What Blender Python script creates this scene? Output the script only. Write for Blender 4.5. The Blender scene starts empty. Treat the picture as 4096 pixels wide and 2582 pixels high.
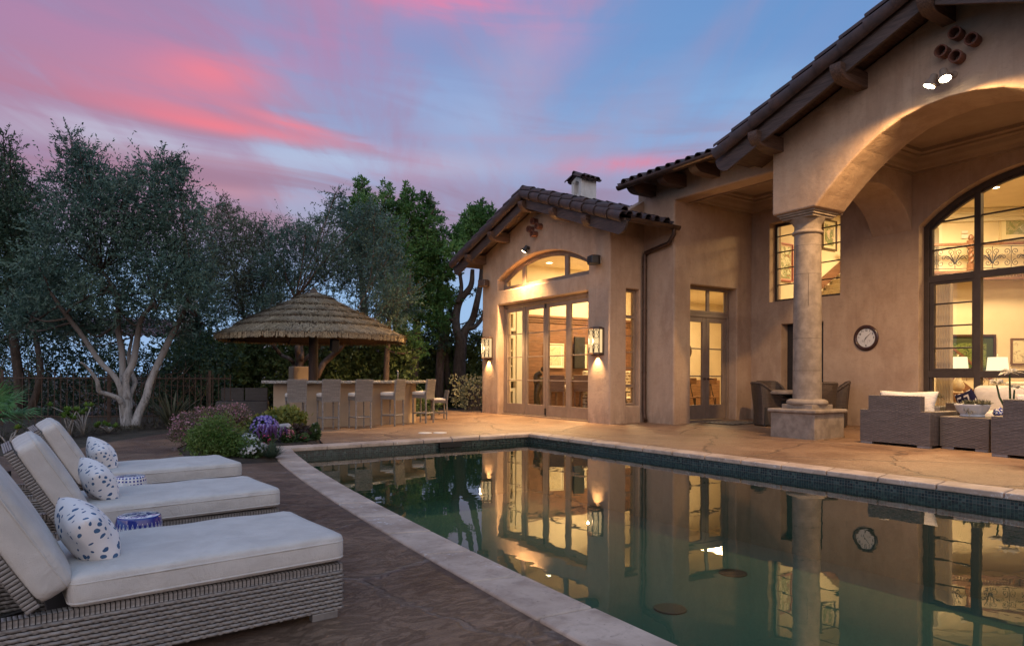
import bpy, bmesh, math, random
import numpy as np
from mathutils import Vector, Matrix
from mathutils.geometry import tessellate_polygon
R = math.radians
PI = math.pi
random.seed(7)
rng = np.random.default_rng(11)
S = bpy.context.scene
COL = S.collection
ORG = {}

# ---------------------------------------------------------------- camera model (metres, house axes: +Y along the facades, +X into the house)
FOC, CY, YAW, ROLL, CAMH = 2750.0, 1504.0, 0.571, 0.004, 1.1
FW = np.array([math.sin(YAW), math.cos(YAW), 0.0])
RT0 = np.array([math.cos(YAW), -math.sin(YAW), 0.0])
UP0 = np.array([0, 0, 1.0])
RT = RT0 * math.cos(ROLL) + UP0 * math.sin(ROLL)
UPV = UP0 * math.cos(ROLL) - RT0 * math.sin(ROLL)


def at(x, y, depth):
    """survey helper: the point of the place sighted at photo position x, y, `depth` metres out"""
    x *= 4096 / 2408
    y *= 4096 / 2408
    return np.array([0, 0, CAMH]) + depth * (FW + RT * (x - 2048) / FOC - UPV * (y - CY) / FOC)


def gz(x):
    """ground height: the patio falls 2 percent away from the house"""
    return 0.02 * max(0.0, x - 8.0)


# ---------------------------------------------------------------- objects
def thing(name, label, cat, loc=(0, 0, 0), rz=0.0, group=None, world=False):
    o = bpy.data.objects.new(name, None)
    COL.objects.link(o)
    o.empty_display_size = 0.2
    o.location = loc
    o.rotation_euler = (0, 0, rz)
    if world:
        ORG[o.name] = Vector(loc)
    tag(o, label, cat, group)
    return o


def tag(o, label=None, cat=None, group=None, kind=None):
    if label:
        o['label'] = label
    if cat:
        o['category'] = cat
    if group:
        o['group'] = group
    if kind:
        o['kind'] = kind
    return o


def copy_tree(o, parent=None):
    c = o.copy()
    COL.objects.link(c)
    if parent:
        c.parent = parent
    for ch in list(o.children):
        copy_tree(ch, c)
    return c


def link(me, name, mat, parent=None, smooth=False, bevel=0.0, seg=2):
    if mat is not None:
        me.materials.append(mat)
    o = bpy.data.objects.new(name, me)
    COL.objects.link(o)
    if parent is not None:
        o.parent = parent
        if parent.name in ORG:
            o.location = -ORG[parent.name]
    if smooth and len(me.polygons):
        me.polygons.foreach_set('use_smooth', [True] * len(me.polygons))
    if bevel:
        md = o.modifiers.new('bevel', 'BEVEL')
        md.width = bevel
        md.segments = seg
        md.limit_method = 'ANGLE'
        md.angle_limit = R(40)
    return o


def npmesh(name, V, F4):
    """mesh from an (n,3) array and an (m,4) array of quads"""
    V = np.asarray(V, dtype=np.float32)
    F4 = np.asarray(F4, dtype=np.int32)
    me = bpy.data.meshes.new(name)
    me.vertices.add(len(V))
    me.vertices.foreach_set('co', V.ravel())
    k = F4.shape[1]
    me.loops.add(F4.size)
    me.loops.foreach_set('vertex_index', F4.ravel())
    me.polygons.add(len(F4))
    me.polygons.foreach_set('loop_start', np.arange(0, F4.size, k, dtype=np.int32))
    me.polygons.foreach_set('loop_total', np.full(len(F4), k, dtype=np.int32))
    me.update(calc_edges=True)
    me.validate()
    return me


class MB:
    def __init__(s):
        s.v = []
        s.f = []

    def add(s, vs, fs):
        b = len(s.v)
        s.v += [tuple(map(float, p)) for p in vs]
        s.f += [tuple(b + i for i in f) for f in fs]
        return s

    def box(s, x0, x1, y0, y1, z0, z1, M=None):
        p = [(x, y, z) for z in (z0, z1) for y in (y0, y1) for x in (x0, x1)]
        if M is not None:
            p = [M @ Vector(q) for q in p]
        return s.add(p, [(0, 2, 3, 1), (4, 5, 7, 6), (0, 1, 5, 4), (2, 6, 7, 3), (0, 4, 6, 2), (1, 3, 7, 5)])

    def prism(s, poly, f, w0, w1):
        """2-D polygon (list of (u,v)) extruded from w0 to w1; f maps (u,v,w) to a point"""
        n = len(poly)
        vs = [f(u, v, w0) for u, v in poly] + [f(u, v, w1) for u, v in poly]
        tri = tessellate_polygon([[Vector((u, v, 0)) for u, v in poly]])
        fs = [tuple(t) for t in tri] + [tuple(n + i for i in reversed(t)) for t in tri]
        fs += [(i, (i + 1) % n, n + (i + 1) % n, n + i) for i in range(n)]
        return s.add(vs, fs)

    def slab(s, outline, holes, f, w0, w1):
        loops = [outline] + list(holes)
        flat = [p for lp in loops for p in lp]
        tri = tessellate_polygon([[Vector((u, v, 0)) for u, v in lp] for lp in loops])
        n = len(flat)
        vs = [f(u, v, w0) for u, v in flat] + [f(u, v, w1) for u, v in flat]
        fs = [tuple(t) for t in tri] + [tuple(n + i for i in reversed(t)) for t in tri]
        b = 0
        for lp in loops:
            m = len(lp)
            fs += [(b + i, b + (i + 1) % m, n + b + (i + 1) % m, n + b + i) for i in range(m)]
            b += m
        return s.add(vs, fs)

    def tube(s, path, rad, n=8, cap=True):
        path = [Vector(p) for p in path]
        if not hasattr(rad, '__len__'):
            rad = [rad] * len(path)
        b = len(s.v)
        prev = None
        for i, p in enumerate(path):
            d = (path[min(i + 1, len(path) - 1)] - path[max(i - 1, 0)])
            if d.length < 1e-9:
                d = Vector((0, 0, 1))
            d.normalize()
            if prev is None:
                a = Vector((0, 0, 1)) if abs(d.z) < 0.9 else Vector((1, 0, 0))
                u = d.cross(a).normalized()
            else:
                u = (prev - d * prev.dot(d))
                if u.length < 1e-6:
                    u = d.orthogonal()
                u.normalize()
            prev = u
            w = d.cross(u)
            for k in range(n):
                a = 2 * PI * k / n
                s.v.append(tuple(p + (u * math.cos(a) + w * math.sin(a)) * rad[i]))
        for i in range(len(path) - 1):
            for k in range(n):
                a, c = b + i * n + k, b + i * n + (k + 1) % n
                s.f.append((a, c, c + n, a + n))
        if cap:
            s.f.append(tuple(b + k for k in reversed(range(n))))
            e = b + (len(path) - 1) * n
            s.f.append(tuple(e + k for k in range(n)))
        return s

    def lathe(s, prof, c=(0, 0, 0), n=24, M=None):
        b = len(s.v)
        for r, z in prof:
            for k in range(n):
                a = 2 * PI * k / n
                p = Vector((r * math.cos(a), r * math.sin(a), z))
                if M is not None:
                    p = M @ p
                s.v.append((p.x + c[0], p.y + c[1], p.z + c[2]))
        for i in range(len(prof) - 1):
            for k in range(n):
                a, d = b + i * n + k, b + i * n + (k + 1) % n
                s.f.append((a, d, d + n, a + n))
        s.f.append(tuple(b + k for k in reversed(range(n))))
        e = b + (len(prof) - 1) * n
        s.f.append(tuple(e + k for k in range(n)))
        return s

    def np(s, V, F):
        b = len(s.v)
        s.v += [tuple(p) for p in np.asarray(V, float).tolist()]
        s.f += [tuple(int(i) + b for i in q) for q in np.asarray(F).tolist()]
        return s

    def build(s, name, mat, parent=None, smooth=False, bevel=0.0, seg=2, fix=True):
        me = bpy.data.meshes.new(name)
        me.from_pydata(s.v, [], s.f)
        if fix:
            bm = bmesh.new()
            bm.from_mesh(me)
            bmesh.ops.recalc_face_normals(bm, faces=bm.faces)
            bm.to_mesh(me)
            bm.free()
        me.update()
        return link(me, name, mat, parent, smooth, bevel, seg)


def smooth_by_angle(o, deg=40):
    o.data.polygons.foreach_set('use_smooth', [True] * len(o.data.polygons))
    try:
        o.data.set_sharp_from_angle(angle=R(deg))
    except Exception:
        pass
    return o


def mapX(X0):
    return lambda u, v, w: (X0 + w, u, v)


def mapY(Y0):
    return lambda u, v, w: (u, Y0 + w, v)


def bar(mb, p, q, wd, f, w0, w1):
    """straight bar p->q (2-D) of width wd in the plane, from depth w0 to w1"""
    d = Vector((q[0] - p[0], q[1] - p[1])).normalized()
    n = Vector((-d.y, d.x)) * wd / 2
    mb.prism([(p[0] + n.x, p[1] + n.y), (p[0] - n.x, p[1] - n.y), (q[0] - n.x, q[1] - n.y), (q[0] + n.x, q[1] + n.y)], f, w0, w1)


def inset(poly, d):
    """inward offset of a closed counter-clockwise polygon"""
    out = []
    n = len(poly)
    for i in range(n):
        a, b, c = Vector(poly[i - 1]), Vector(poly[i]), Vector(poly[(i + 1) % n])
        e1, e2 = (b - a).normalized(), (c - b).normalized()
        n1, n2 = Vector((-e1.y, e1.x)), Vector((-e2.y, e2.x))
        m = (n1 + n2)
        k = d / max(0.25, (1 + n1.dot(n2)) / 2) / 2
        out.append((b.x + m.x * k, b.y + m.y * k))
    return out


def band(mb, poly, d, f, w0, w1):
    """closed picture-frame band just inside a polygon"""
    q = inset(poly, d)
    n = len(poly)
    vs = [f(u, v, w) for w in (w0, w1) for lp in (poly, q) for u, v in lp]
    fs = []
    for i in range(n):
        j = (i + 1) % n
        fs += [(i, j, n + j, n + i), (2 * n + i, 3 * n + i, 3 * n + j, 2 * n + j), (i, 2 * n + i, 2 * n + j, j), (n + i, n + j, 3 * n + j, 3 * n + i)]
    mb.add(vs, fs)


def arc(y0, y1, z0, rise, n=20):
    """points of a circular segment from (y0,z0) up and over to (y1,z0)"""
    h = abs(y1 - y0) / 2
    c = (y0 + y1) / 2
    rad = (h * h + rise * rise) / (2 * rise)
    a = math.asin(min(1, h / rad))
    if rise > h:
        a = PI - a
    sg = 1 if y1 > y0 else -1
    return [(c + sg * rad * math.sin(-a + 2 * a * i / n), z0 + rise - rad + rad * math.cos(-a + 2 * a * i / n)) for i in range(n + 1)]


# ---------------------------------------------------------------- node materials
class NT:
    def __init__(s, tree):
        s.t = tree

    def n(s, typ, **kw):
        nd = s.t.nodes.new(typ)
        for k, v in kw.items():
            setattr(nd, k, v)
        return nd

    def set(s, sock, v):
        if hasattr(v, 'is_output') or isinstance(v, bpy.types.NodeSocket):
            s.t.links.new(v, sock)
        else:
            try:
                sock.default_value = v
            except Exception:
                sock.default_value = (v[0], v[1], v[2], 1.0) if len(v) == 3 else v

    def m(s, op, a, b=None, c=None, clamp=False):
        nd = s.n('ShaderNodeMath', operation=op)
        nd.use_clamp = clamp
        s.set(nd.inputs[0], a)
        if b is not None:
            s.set(nd.inputs[1], b)
        if c is not None:
            s.set(nd.inputs[2], c)
        return nd.outputs[0]

    def vm(s, op, a, b=None):
        nd = s.n('ShaderNodeVectorMath', operation=op)
        s.set(nd.inputs[0], a)
        if b is not None:
            if op == 'SCALE':
                s.set(nd.inputs[3], b)
            else:
                s.set(nd.inputs[1], b)
        return nd.outputs[1] if op in ('DOT_PRODUCT', 'LENGTH') else nd.outputs[0]

    def mix(s, fac, a, b, mode='MIX'):
        nd = s.n('ShaderNodeMix', data_type='RGBA', blend_type=mode)
        s.set(nd.inputs[0], fac)
        s.set(nd.inputs[6], a if not isinstance(a, tuple) else (*a[:3], 1))
        s.set(nd.inputs[7], b if not isinstance(b, tuple) else (*b[:3], 1))
        return nd.outputs[2]

    def ramp(s, x, *stops):
        nd = s.n('ShaderNodeValToRGB')
        s.set(nd.inputs[0], x)
        el = nd.color_ramp.elements
        while len(el) < len(stops):
            el.new(0.5)
        for e, (p, c) in zip(el, stops):
            e.position = p
            e.color = (*c, 1) if len(c) == 3 else c
        return nd.outputs[0]

    def step(s, x, lo, hi):
        """smooth 0..1 ramp"""
        nd = s.n('ShaderNodeMapRange', interpolation_type='SMOOTHSTEP')
        s.set(nd.inputs[0], x)
        nd.inputs[1].default_value = lo
        nd.inputs[2].default_value = hi
        return nd.outputs[0]

    def noise(s, vec=None, scale=5.0, detail=4.0, rough=0.5, dist=0.0, out=0):
        nd = s.n('ShaderNodeTexNoise')
        if vec is not None:
            s.set(nd.inputs['Vector'], vec)
        nd.inputs['Scale'].default_value = scale
        nd.inputs['Detail'].default_value = detail
        nd.inputs['Roughness'].default_value = rough
        nd.inputs['Distortion'].default_value = dist
        return nd.outputs[out]

    def voro(s, vec=None, scale=5.0, feature='F1', rnd=1.0, out=0, dims='3D'):
        nd = s.n('ShaderNodeTexVoronoi', feature=feature, voronoi_dimensions=dims)
        if vec is not None:
            s.set(nd.inputs['Vector'], vec)
        nd.inputs['Scale'].default_value = scale
        nd.inputs['Randomness'].default_value = rnd
        return nd.outputs[out]

    def pos(s):
        return s.n('ShaderNodeNewGeometry').outputs['Position']

    def obj(s):
        return s.n('ShaderNodeTexCoord').outputs['Object']

    def map(s, vec, scale=(1, 1, 1), rot=(0, 0, 0), loc=(0, 0, 0)):
        nd = s.n('ShaderNodeMapping')
        s.set(nd.inputs[0], vec)
        nd.inputs[1].default_value = loc
        nd.inputs[2].default_value = rot
        nd.inputs[3].default_value = scale
        return nd.outputs[0]

    def xyz(s, v):
        nd = s.n('ShaderNodeSeparateXYZ')
        s.set(nd.inputs[0], v)
        return nd.outputs

    def comb(s, x, y, z):
        nd = s.n('ShaderNodeCombineXYZ')
        for i, v in enumerate((x, y, z)):
            s.set(nd.inputs[i], v)
        return nd.outputs[0]

    def bump(s, h, strength=0.3, dist=0.02):
        nd = s.n('ShaderNodeBump')
        nd.inputs['Strength'].default_value = strength
        nd.inputs['Distance'].default_value = dist
        s.set(nd.inputs['Height'], h)
        return nd.outputs[0]


def mat(name):
    m = bpy.data.materials.new(name)
    m.use_nodes = True
    m.node_tree.nodes.clear()
    t = NT(m.node_tree)
    out = t.n('ShaderNodeOutputMaterial')
    return m, t, out


def pbr(t, out, color, rough=0.6, normal=None, metal=0.0, spec=0.5, **kw):
    b = t.n('ShaderNodeBsdfPrincipled')
    t.set(b.inputs['Base Color'], color if not isinstance(color, tuple) else (*color[:3], 1))
    t.set(b.inputs['Roughness'], rough)
    b.inputs['Metallic'].default_value = metal
    b.inputs['Specular IOR Level'].default_value = spec
    if normal is not None:
        t.set(b.inputs['Normal'], normal)
    for k, v in kw.items():
        t.set(b.inputs[k], v)
    t.t.links.new(b.outputs[0], out.inputs[0])
    return b


def simple(name, c1, c2=None, scale=6.0, rough=0.6, bump=0.0, bscale=60.0, metal=0.0, spec=0.5, obj=True, dist=0.01, **kw):
    m, t, out = mat(name)
    v = t.obj() if obj else t.pos()
    c = c1
    if c2 is not None:
        c = t.mix(t.step(t.noise(v, scale, 5, 0.6), 0.3, 0.7), c1, c2)
    nrm = t.bump(t.noise(v, bscale, 4, 0.6), bump, dist) if bump else None
    pbr(t, out, c, rough, nrm, metal, spec, **kw)
    return m


def emis(name, c, k):
    m, t, out = mat(name)
    e = t.n('ShaderNodeEmission')
    e.inputs[0].default_value = (*c, 1)
    e.inputs[1].default_value = k
    t.t.links.new(e.outputs[0], out.inputs[0])
    return m


MT = {}


def stucco():
    m, t, out = mat('stucco')
    p = t.pos()
    a = t.noise(p, 0.55, 6, 0.62, 0.4)
    b = t.noise(t.map(p, (1.6, 1.6, 0.7)), 2.2, 6, 0.65, 0.3)
    c = t.mix(t.step(a, 0.32, 0.7), (0.36, 0.245, 0.17), (0.48, 0.35, 0.25))
    c = t.mix(t.m('MULTIPLY', t.step(b, 0.38, 0.68), 0.55), c, (0.53, 0.395, 0.285))
    c = t.mix(t.m('MULTIPLY', t.step(t.noise(p, 9, 4, 0.6), 0.55, 0.75), 0.16), c, (0.16, 0.12, 0.09))
    tr = t.noise(t.map(p, (1, 1, 2.6)), 4.5, 7, 0.68, 2.2)
    c = t.mix(t.m('MULTIPLY', t.step(tr, 0.52, 0.7), 0.22), c, (0.20, 0.14, 0.10))
    zz = t.xyz(p)[2]
    dirt = t.m('MULTIPLY', t.m('SUBTRACT', 1.0, t.step(zz, 0.1, 0.65)), t.step(t.noise(t.map(p, (3, 3, 1)), 2.5, 5, 0.65), 0.35, 0.65))
    c = t.mix(t.m('MULTIPLY', dirt, 0.4), c, (0.15, 0.105, 0.075))
    streak = t.m('MULTIPLY', t.step(t.noise(t.map(p, (5, 5, 0.22)), 2.0, 4, 0.6), 0.56, 0.72), 0.16)
    c = t.mix(streak, c, (0.17, 0.125, 0.095))
    h = t.m('ADD', t.m('ADD', t.noise(p, 3.0, 5, 0.55), t.m('MULTIPLY', tr, 0.35)), t.m('MULTIPLY', t.noise(p, 70, 4, 0.65), 0.16))
    pbr(t, out, c, 0.85, t.bump(h, 0.42, 0.035), spec=0.25)
    return m


def flagstone(name, dark, light, grout, sc=0.85, gw=0.035, emb=0.6):
    """stamped concrete: irregular slabs with tooled joints, worn and blotchy"""
    m, t, out = mat(name)
    p = t.pos()
    w = t.vm('SCALE', t.vm('SUBTRACT', t.noise(p, 1.7, 4, 0.6, out=1), (0.5, 0.5, 0.5)), 0.55)
    q = t.vm('MULTIPLY', t.vm('ADD', p, w), (1, 1, 0))
    e = t.voro(q, sc, 'DISTANCE_TO_EDGE', dims='2D')
    cell = t.voro(q, sc, 'F1', out=1, dims='2D')
    joint = t.m('SUBTRACT', 1.0, t.step(e, gw * 0.35, gw))
    n1 = t.noise(p, 1.1, 7, 0.66, 0.8)
    n2 = t.noise(t.map(p, (1, 2.2, 1), rot=(0, 0, 0.5)), 5.0, 7, 0.7, 1.2)
    c = t.mix(t.step(n1, 0.3, 0.72), dark, light)
    c = t.mix(t.m('MULTIPLY', t.xyz(cell)[0], 0.35), c, tuple(x * 0.62 for x in dark))
    c = t.mix(t.m('MULTIPLY', t.step(n2, 0.5, 0.78), 0.5), c, tuple(min(1, x * 1.35) for x in light))
    sp = t.m('MULTIPLY', t.step(t.noise(p, 26, 6, 0.75), 0.63, 0.74), t.step(t.noise(p, 0.8, 3, 0.5), 0.48, 0.62))
    c = t.mix(t.m('MULTIPLY', sp, 0.55), c, (0.5, 0.46, 0.44))
    c = t.mix(t.m('MULTIPLY', joint, 0.75), c, grout)
    h = t.m('ADD', t.m('MULTIPLY', n2, 0.6), t.m('MULTIPLY', t.noise(p, 9, 7, 0.7, 0.6), 0.5))
    h = t.m('SUBTRACT', h, t.m('MULTIPLY', joint, 0.55))
    rid = t.m('ABSOLUTE', t.m('SUBTRACT', t.noise(t.map(p, (1, 1.7, 1), rot=(0, 0, 0.9)), 3.2, 8, 0.72, 1.6), 0.5))
    rg = t.m('SUBTRACT', 1.0, t.step(rid, 0.0, 0.035))
    c = t.mix(t.m('MULTIPLY', rg, 0.4 * emb), c, tuple(x * 0.5 for x in dark))
    h = t.m('SUBTRACT', h, t.m('MULTIPLY', rg, 0.35 * emb))
    r = t.m('ADD', 0.30, t.m('MULTIPLY', n1, 0.35))
    pbr(t, out, c, r, t.bump(h, 0.6 + 0.7 * emb, 0.03 + 0.13 * emb), spec=0.5)
    return m


def wood(name, c1, c2, axis=0, rough=0.6):
    m, t, out = mat(name)
    sc = [9, 9, 9]
    sc[axis] = 0.8
    v = t.map(t.obj(), tuple(sc))
    n = t.noise(v, 2.6, 6, 0.6, 1.5)
    pbr(t, out, t.mix(t.step(n, 0.3, 0.7), c1, c2), rough, t.bump(n, 0.25, 0.01))
    return m


def glass(name, tint=(1, 1, 1), base=0.05, rough=0.0, power=5.0, gain=0.95, ripple=None):
    """thin pane / water skin: clear straight through, mirror at a grazing angle"""
    m, t, out = mat(name)
    lw = t.n('ShaderNodeLayerWeight')
    lw.inputs[0].default_value = 0.5
    f = lw.outputs['Facing']
    k = t.m('ADD', base, t.m('MULTIPLY', t.m('POWER', f, power), gain), clamp=True)
    tr = t.n('ShaderNodeBsdfTransparent')
    tr.inputs[0].default_value = (*tint, 1)
    gl = t.n('ShaderNodeBsdfGlossy')
    gl.inputs['Roughness'].default_value = rough
    if ripple is not None:
        nr = ripple(t)
        t.set(gl.inputs['Normal'], nr)
    mx = t.n('ShaderNodeMixShader')
    t.set(mx.inputs[0], k)
    t.t.links.new(tr.outputs[0], mx.inputs[1])
    t.t.links.new(gl.outputs[0], mx.inputs[2])
    t.t.links.new(mx.outputs[0], out.inputs[0])
    return m


def leafmat(name, c1, c2, c3=None, scale=0.9, trans=0.25):
    m, t, out = mat(name)
    v = t.pos()
    c = t.mix(t.step(t.noise(v, scale, 3, 0.6), 0.35, 0.68), c1, c2)
    if c3:
        c = t.mix(t.m('MULTIPLY', t.step(t.noise(v, scale * 9, 3, 0.7), 0.5, 0.7), 0.7), c, c3)
    d = t.n('ShaderNodeBsdfPrincipled')
    t.set(d.inputs['Base Color'], c)
    d.inputs['Roughness'].default_value = 0.55
    d.inputs['Specular IOR Level'].default_value = 0.35
    tl = t.n('ShaderNodeBsdfTranslucent')
    t.set(tl.inputs[0], c)
    mx = t.n('ShaderNodeMixShader')
    mx.inputs[0].default_value = trans
    t.t.links.new(d.outputs[0], mx.inputs[1])
    t.t.links.new(tl.outputs[0], mx.inputs[2])
    t.t.links.new(mx.outputs[0], out.inputs[0])
    return m


MT['stucco'] = stucco()
MT['deck'] = flagstone('deck_concrete', (0.125, 0.070, 0.041), (0.30, 0.192, 0.122), (0.22, 0.165, 0.13), 0.75, 0.026, 0.45)
MT['patio'] = flagstone('patio_concrete', (0.18, 0.10, 0.056), (0.34, 0.215, 0.128), (0.10, 0.062, 0.04), 0.62, 0.02, 0.1)
MT['soil'] = simple('soil', (0.02, 0.014, 0.01), (0.055, 0.038, 0.026), 6, 0.95, 0.8, 22, obj=False, dist=0.06)
MT['ground'] = simple('leaf_litter', (0.03, 0.024, 0.016), (0.075, 0.06, 0.04), 3.5, 0.95, 0.9, 14, obj=False, dist=0.08)


def coping_mat():
    m, t, out = mat('coping_stone')
    p = t.pos()
    n = t.noise(p, 2.5, 6, 0.65, 0.3)
    c = t.mix(t.step(n, 0.3, 0.7), (0.34, 0.25, 0.19), (0.56, 0.44, 0.35))
    pit = t.step(t.noise(p, 48, 4, 0.7), 0.62, 0.72)
    c = t.mix(t.m('MULTIPLY', pit, 0.75), c, (0.10, 0.075, 0.06))
    sp = t.m('MULTIPLY', t.step(t.noise(p, 19, 6, 0.75), 0.56, 0.66), t.step(t.noise(p, 1.3, 3, 0.6), 0.5, 0.6))
    c = t.mix(t.m('MULTIPLY', t.step(t.noise(p, 7, 5, .7, .8), .5, .72), .45), c, (0.17, 0.125, 0.1))
    c = t.mix(t.m('MULTIPLY', sp, 0.85), c, (0.68, 0.66, 0.65))
    pbr(t, out, c, 0.6, t.bump(t.m('SUBTRACT', n, pit), 0.25, 0.01), spec=0.35)
    return m


MT['coping'] = coping_mat()


def mosaic():
    m, t, out = mat('pool_mosaic')
    u = t.n('ShaderNodeUVMap').outputs[0]
    s = t.xyz(u)
    sc = 1 / 0.032
    fx = t.m('FRACT', t.m('MULTIPLY', s[0], sc))
    fy = t.m('FRACT', t.m('MULTIPLY', s[1], sc))
    ex = t.m('MINIMUM', t.m('MINIMUM', fx, t.m('SUBTRACT', 1.0, fx)), t.m('MINIMUM', fy, t.m('SUBTRACT', 1.0, fy)))
    g = t.m('LESS_THAN', ex, 0.09)
    cell = t.comb(t.m('FLOOR', t.m('MULTIPLY', s[0], sc)), t.m('FLOOR', t.m('MULTIPLY', s[1], sc)), 0.0)
    wn = t.n('ShaderNodeTexWhiteNoise', noise_dimensions='2D')
    t.set(wn.inputs['Vector'], cell)
    r = wn.outputs[0]
    c = t.ramp(r, (0.0, (0.003, 0.006, 0.007)), (0.35, (0.006, 0.020, 0.023)), (0.7, (0.014, 0.042, 0.043)), (1.0, (0.06, 0.095, 0.085)))
    c = t.mix(g, c, (0.075, 0.082, 0.07))
    pbr(t, out, c, t.m('ADD', 0.12, t.m('MULTIPLY', g, 0.5)), spec=0.6)
    return m


MT['mosaic'] = mosaic()
MT['plaster'] = simple('pool_plaster', (0.020, 0.048, 0.034), (0.044, 0.088, 0.058), 90, 0.8, 0.0, obj=False)
MT['drain'] = simple('drain_plastic', (0.003, 0.003, 0.003), (0.006, 0.005, 0.005), 30, 0.5)


def ripples(t):
    p = t.pos()
    h = t.m('ADD', t.noise(t.map(p, (0.7, 1.3, 1)), 1.6, 2, 0.5), t.m('MULTIPLY', t.noise(p, 5, 2, 0.5), 0.18))
    return t.bump(h, 0.02, 0.1)


MT['water'] = glass('pool_water', (0.76, 0.95, 0.88), 0.035, 0.008, 4.7, 0.95, ripples)
MT['glass'] = glass('window_glass', (0.97, 0.98, 0.97), 0.05)
MT['bronze'] = simple('bronze_frame', (0.042, 0.03, 0.023), (0.062, 0.045, 0.035), 4, 0.5, 0.05, 50)
MT['taupe'] = simple('taupe_paint', (0.22, 0.16, 0.118), (0.27, 0.2, 0.15), 5, 0.45, 0.04, 40)
MT['iron'] = simple('black_iron', (0.012, 0.011, 0.011), (0.025, 0.021, 0.02), 20, 0.5, 0.1, 90)
MT['rust'] = simple('rusted_iron', (0.05, 0.03, 0.022), (0.09, 0.06, 0.045), 14, 0.8, 0.2, 60)
MT['copper'] = simple('aged_copper', (0.055, 0.033, 0.024), (0.095, 0.058, 0.042), 7, 0.42, 0.05, 40, metal=0.5)
MT['timberX'] = wood('timber_end', (0.055, 0.031, 0.022), (0.13, 0.078, 0.056), 0)
MT['timberY'] = wood('timber_rake', (0.038, 0.023, 0.018), (0.09, 0.057, 0.045), 1)


def tilemat():
    m, t, out = mat('clay_roof_tile')
    v = t.pos()
    big = t.voro(t.map(v, (4, 4, 4)), 1.0, 'F1', out=1)
    n = t.noise(v, 5, 5, 0.65)
    c = t.mix(t.step(n, 0.3, 0.7), (0.042, 0.027, 0.025), (0.092, 0.055, 0.047))
    c = t.mix(t.m('MULTIPLY', t.xyz(big)[0], 0.6), c, (0.05, 0.042, 0.046))
    pbr(t, out, c, 0.7, t.bump(t.noise(v, 40, 4, 0.6), 0.2, 0.01), spec=0.4)
    return m


MT['tile'] = tilemat()
MT['terracotta'] = simple('terracotta', (0.12, 0.048, 0.032), (0.19, 0.08, 0.052), 9, 0.8, 0.15, 50)
MT['limestone'] = simple('cast_limestone', (0.20, 0.158, 0.122), (0.32, 0.26, 0.205), 6, 0.85, 0.5, 45, obj=False)
MT['white_stucco'] = simple('white_stucco', (0.5, 0.5, 0.48), (0.62, 0.62, 0.6), 5, 0.85, 0.2, 60)
MT['crown'] = simple('cornice_plaster', (0.33, 0.235, 0.165), (0.39, 0.285, 0.205), 2, 0.8, 0.05, 50)
MT['blackplastic'] = simple('black_plastic', (0.014, 0.015, 0.017), (0.022, 0.022, 0.024), 12, 0.45, 0.08, 120)
MT['brownmetal'] = simple('brown_metal', (0.07, 0.042, 0.03), (0.1, 0.063, 0.046), 12, 0.45, 0.05, 60)
MT['whiteplastic'] = simple('white_plastic', (0.7, 0.68, 0.64), (0.78, 0.76, 0.72), 8, 0.4)
MT['bulb'] = emis('flood_bulb', (1.0, 0.80, 0.50), 26)
MT['can'] = emis('downlight_glow', (1.0, 0.78, 0.45), 14)
MT['lampglow'] = emis('lantern_glow', (1.0, 0.68, 0.33), 0.9)
MT['lampcore'] = emis('lantern_core', (1.0, 0.80, 0.52), 11)
MT['shade'] = emis('lamp_shade_glow', (1.0, 0.80, 0.47), 1.25)


def wicker_mat(name, c1, c2):
    m, t, out = mat(name)
    v = t.obj()
    n = t.noise(t.map(v, (3, 3, 90)), 1.0, 3, 0.6)
    n2 = t.noise(v, 26, 3, 0.6)
    c = t.mix(t.step(n, 0.3, 0.7), c1, c2)
    c = t.mix(t.m('MULTIPLY', t.step(n2, 0.45, 0.75), 0.4), c, tuple(x * 1.3 for x in c2))
    pbr(t, out, c, 0.5, None, spec=0.5)
    return m


MT['wicker'] = wicker_mat('grey_wicker', (0.15, 0.135, 0.122), (0.26, 0.238, 0.218))
MT['wicker_brown'] = wicker_mat('brown_wicker', (0.05, 0.034, 0.025), (0.095, 0.066, 0.048))
MT['wicker_lounge'] = wicker_mat('taupe_wicker', (0.11, 0.09, 0.077), (0.19, 0.158, 0.138))
MT['wicker_dark'] = wicker_mat('dark_wicker', (0.05, 0.05, 0.052), (0.085, 0.085, 0.088))
MT['core'] = simple('shade_core', (0.03, 0.026, 0.023), None, rough=0.8)  # dark fill behind the weave, its colour stands for shade in the slits
MT['footmetal'] = simple('brushed_foot', (0.26, 0.25, 0.24), (0.33, 0.32, 0.31), 20, 0.35, metal=0.6)
MT['tanmetal'] = simple('tan_painted_metal', (0.22, 0.165, 0.12), (0.27, 0.2, 0.15), 9, 0.6)


def cloth(name, c1, c2, sc=7):
    m, t, out = mat(name)
    v = t.obj()
    c = t.mix(t.step(t.noise(v, sc, 5, 0.6, 0.4), 0.3, 0.75), c1, c2)
    st = t.m('MULTIPLY', t.step(t.noise(v, 3.1, 5, 0.7), 0.56, 0.75), 0.3)
    c = t.mix(st, c, tuple(x * 0.72 for x in c1))
    cr = t.noise(t.map(v, (2.2, 7, 2)), 2.4, 5, 0.6, 1.4)
    w = t.m('ADD', t.m('ADD', t.noise(v, 420, 2, 0.5), t.m('MULTIPLY', t.noise(v, 5, 4, 0.55), 2.2)), t.m('MULTIPLY', cr, 4.0))
    pbr(t, out, c, 0.9, t.bump(w, 0.42, 0.016), spec=0.15, **{'Sheen Weight': 0.15})
    return m


MT['canvas'] = cloth('cream_canvas', (0.52, 0.495, 0.465), (0.62, 0.595, 0.56))
MT['offwhite'] = cloth('offwhite_cloth', (0.66, 0.61, 0.54), (0.74, 0.69, 0.62))


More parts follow.
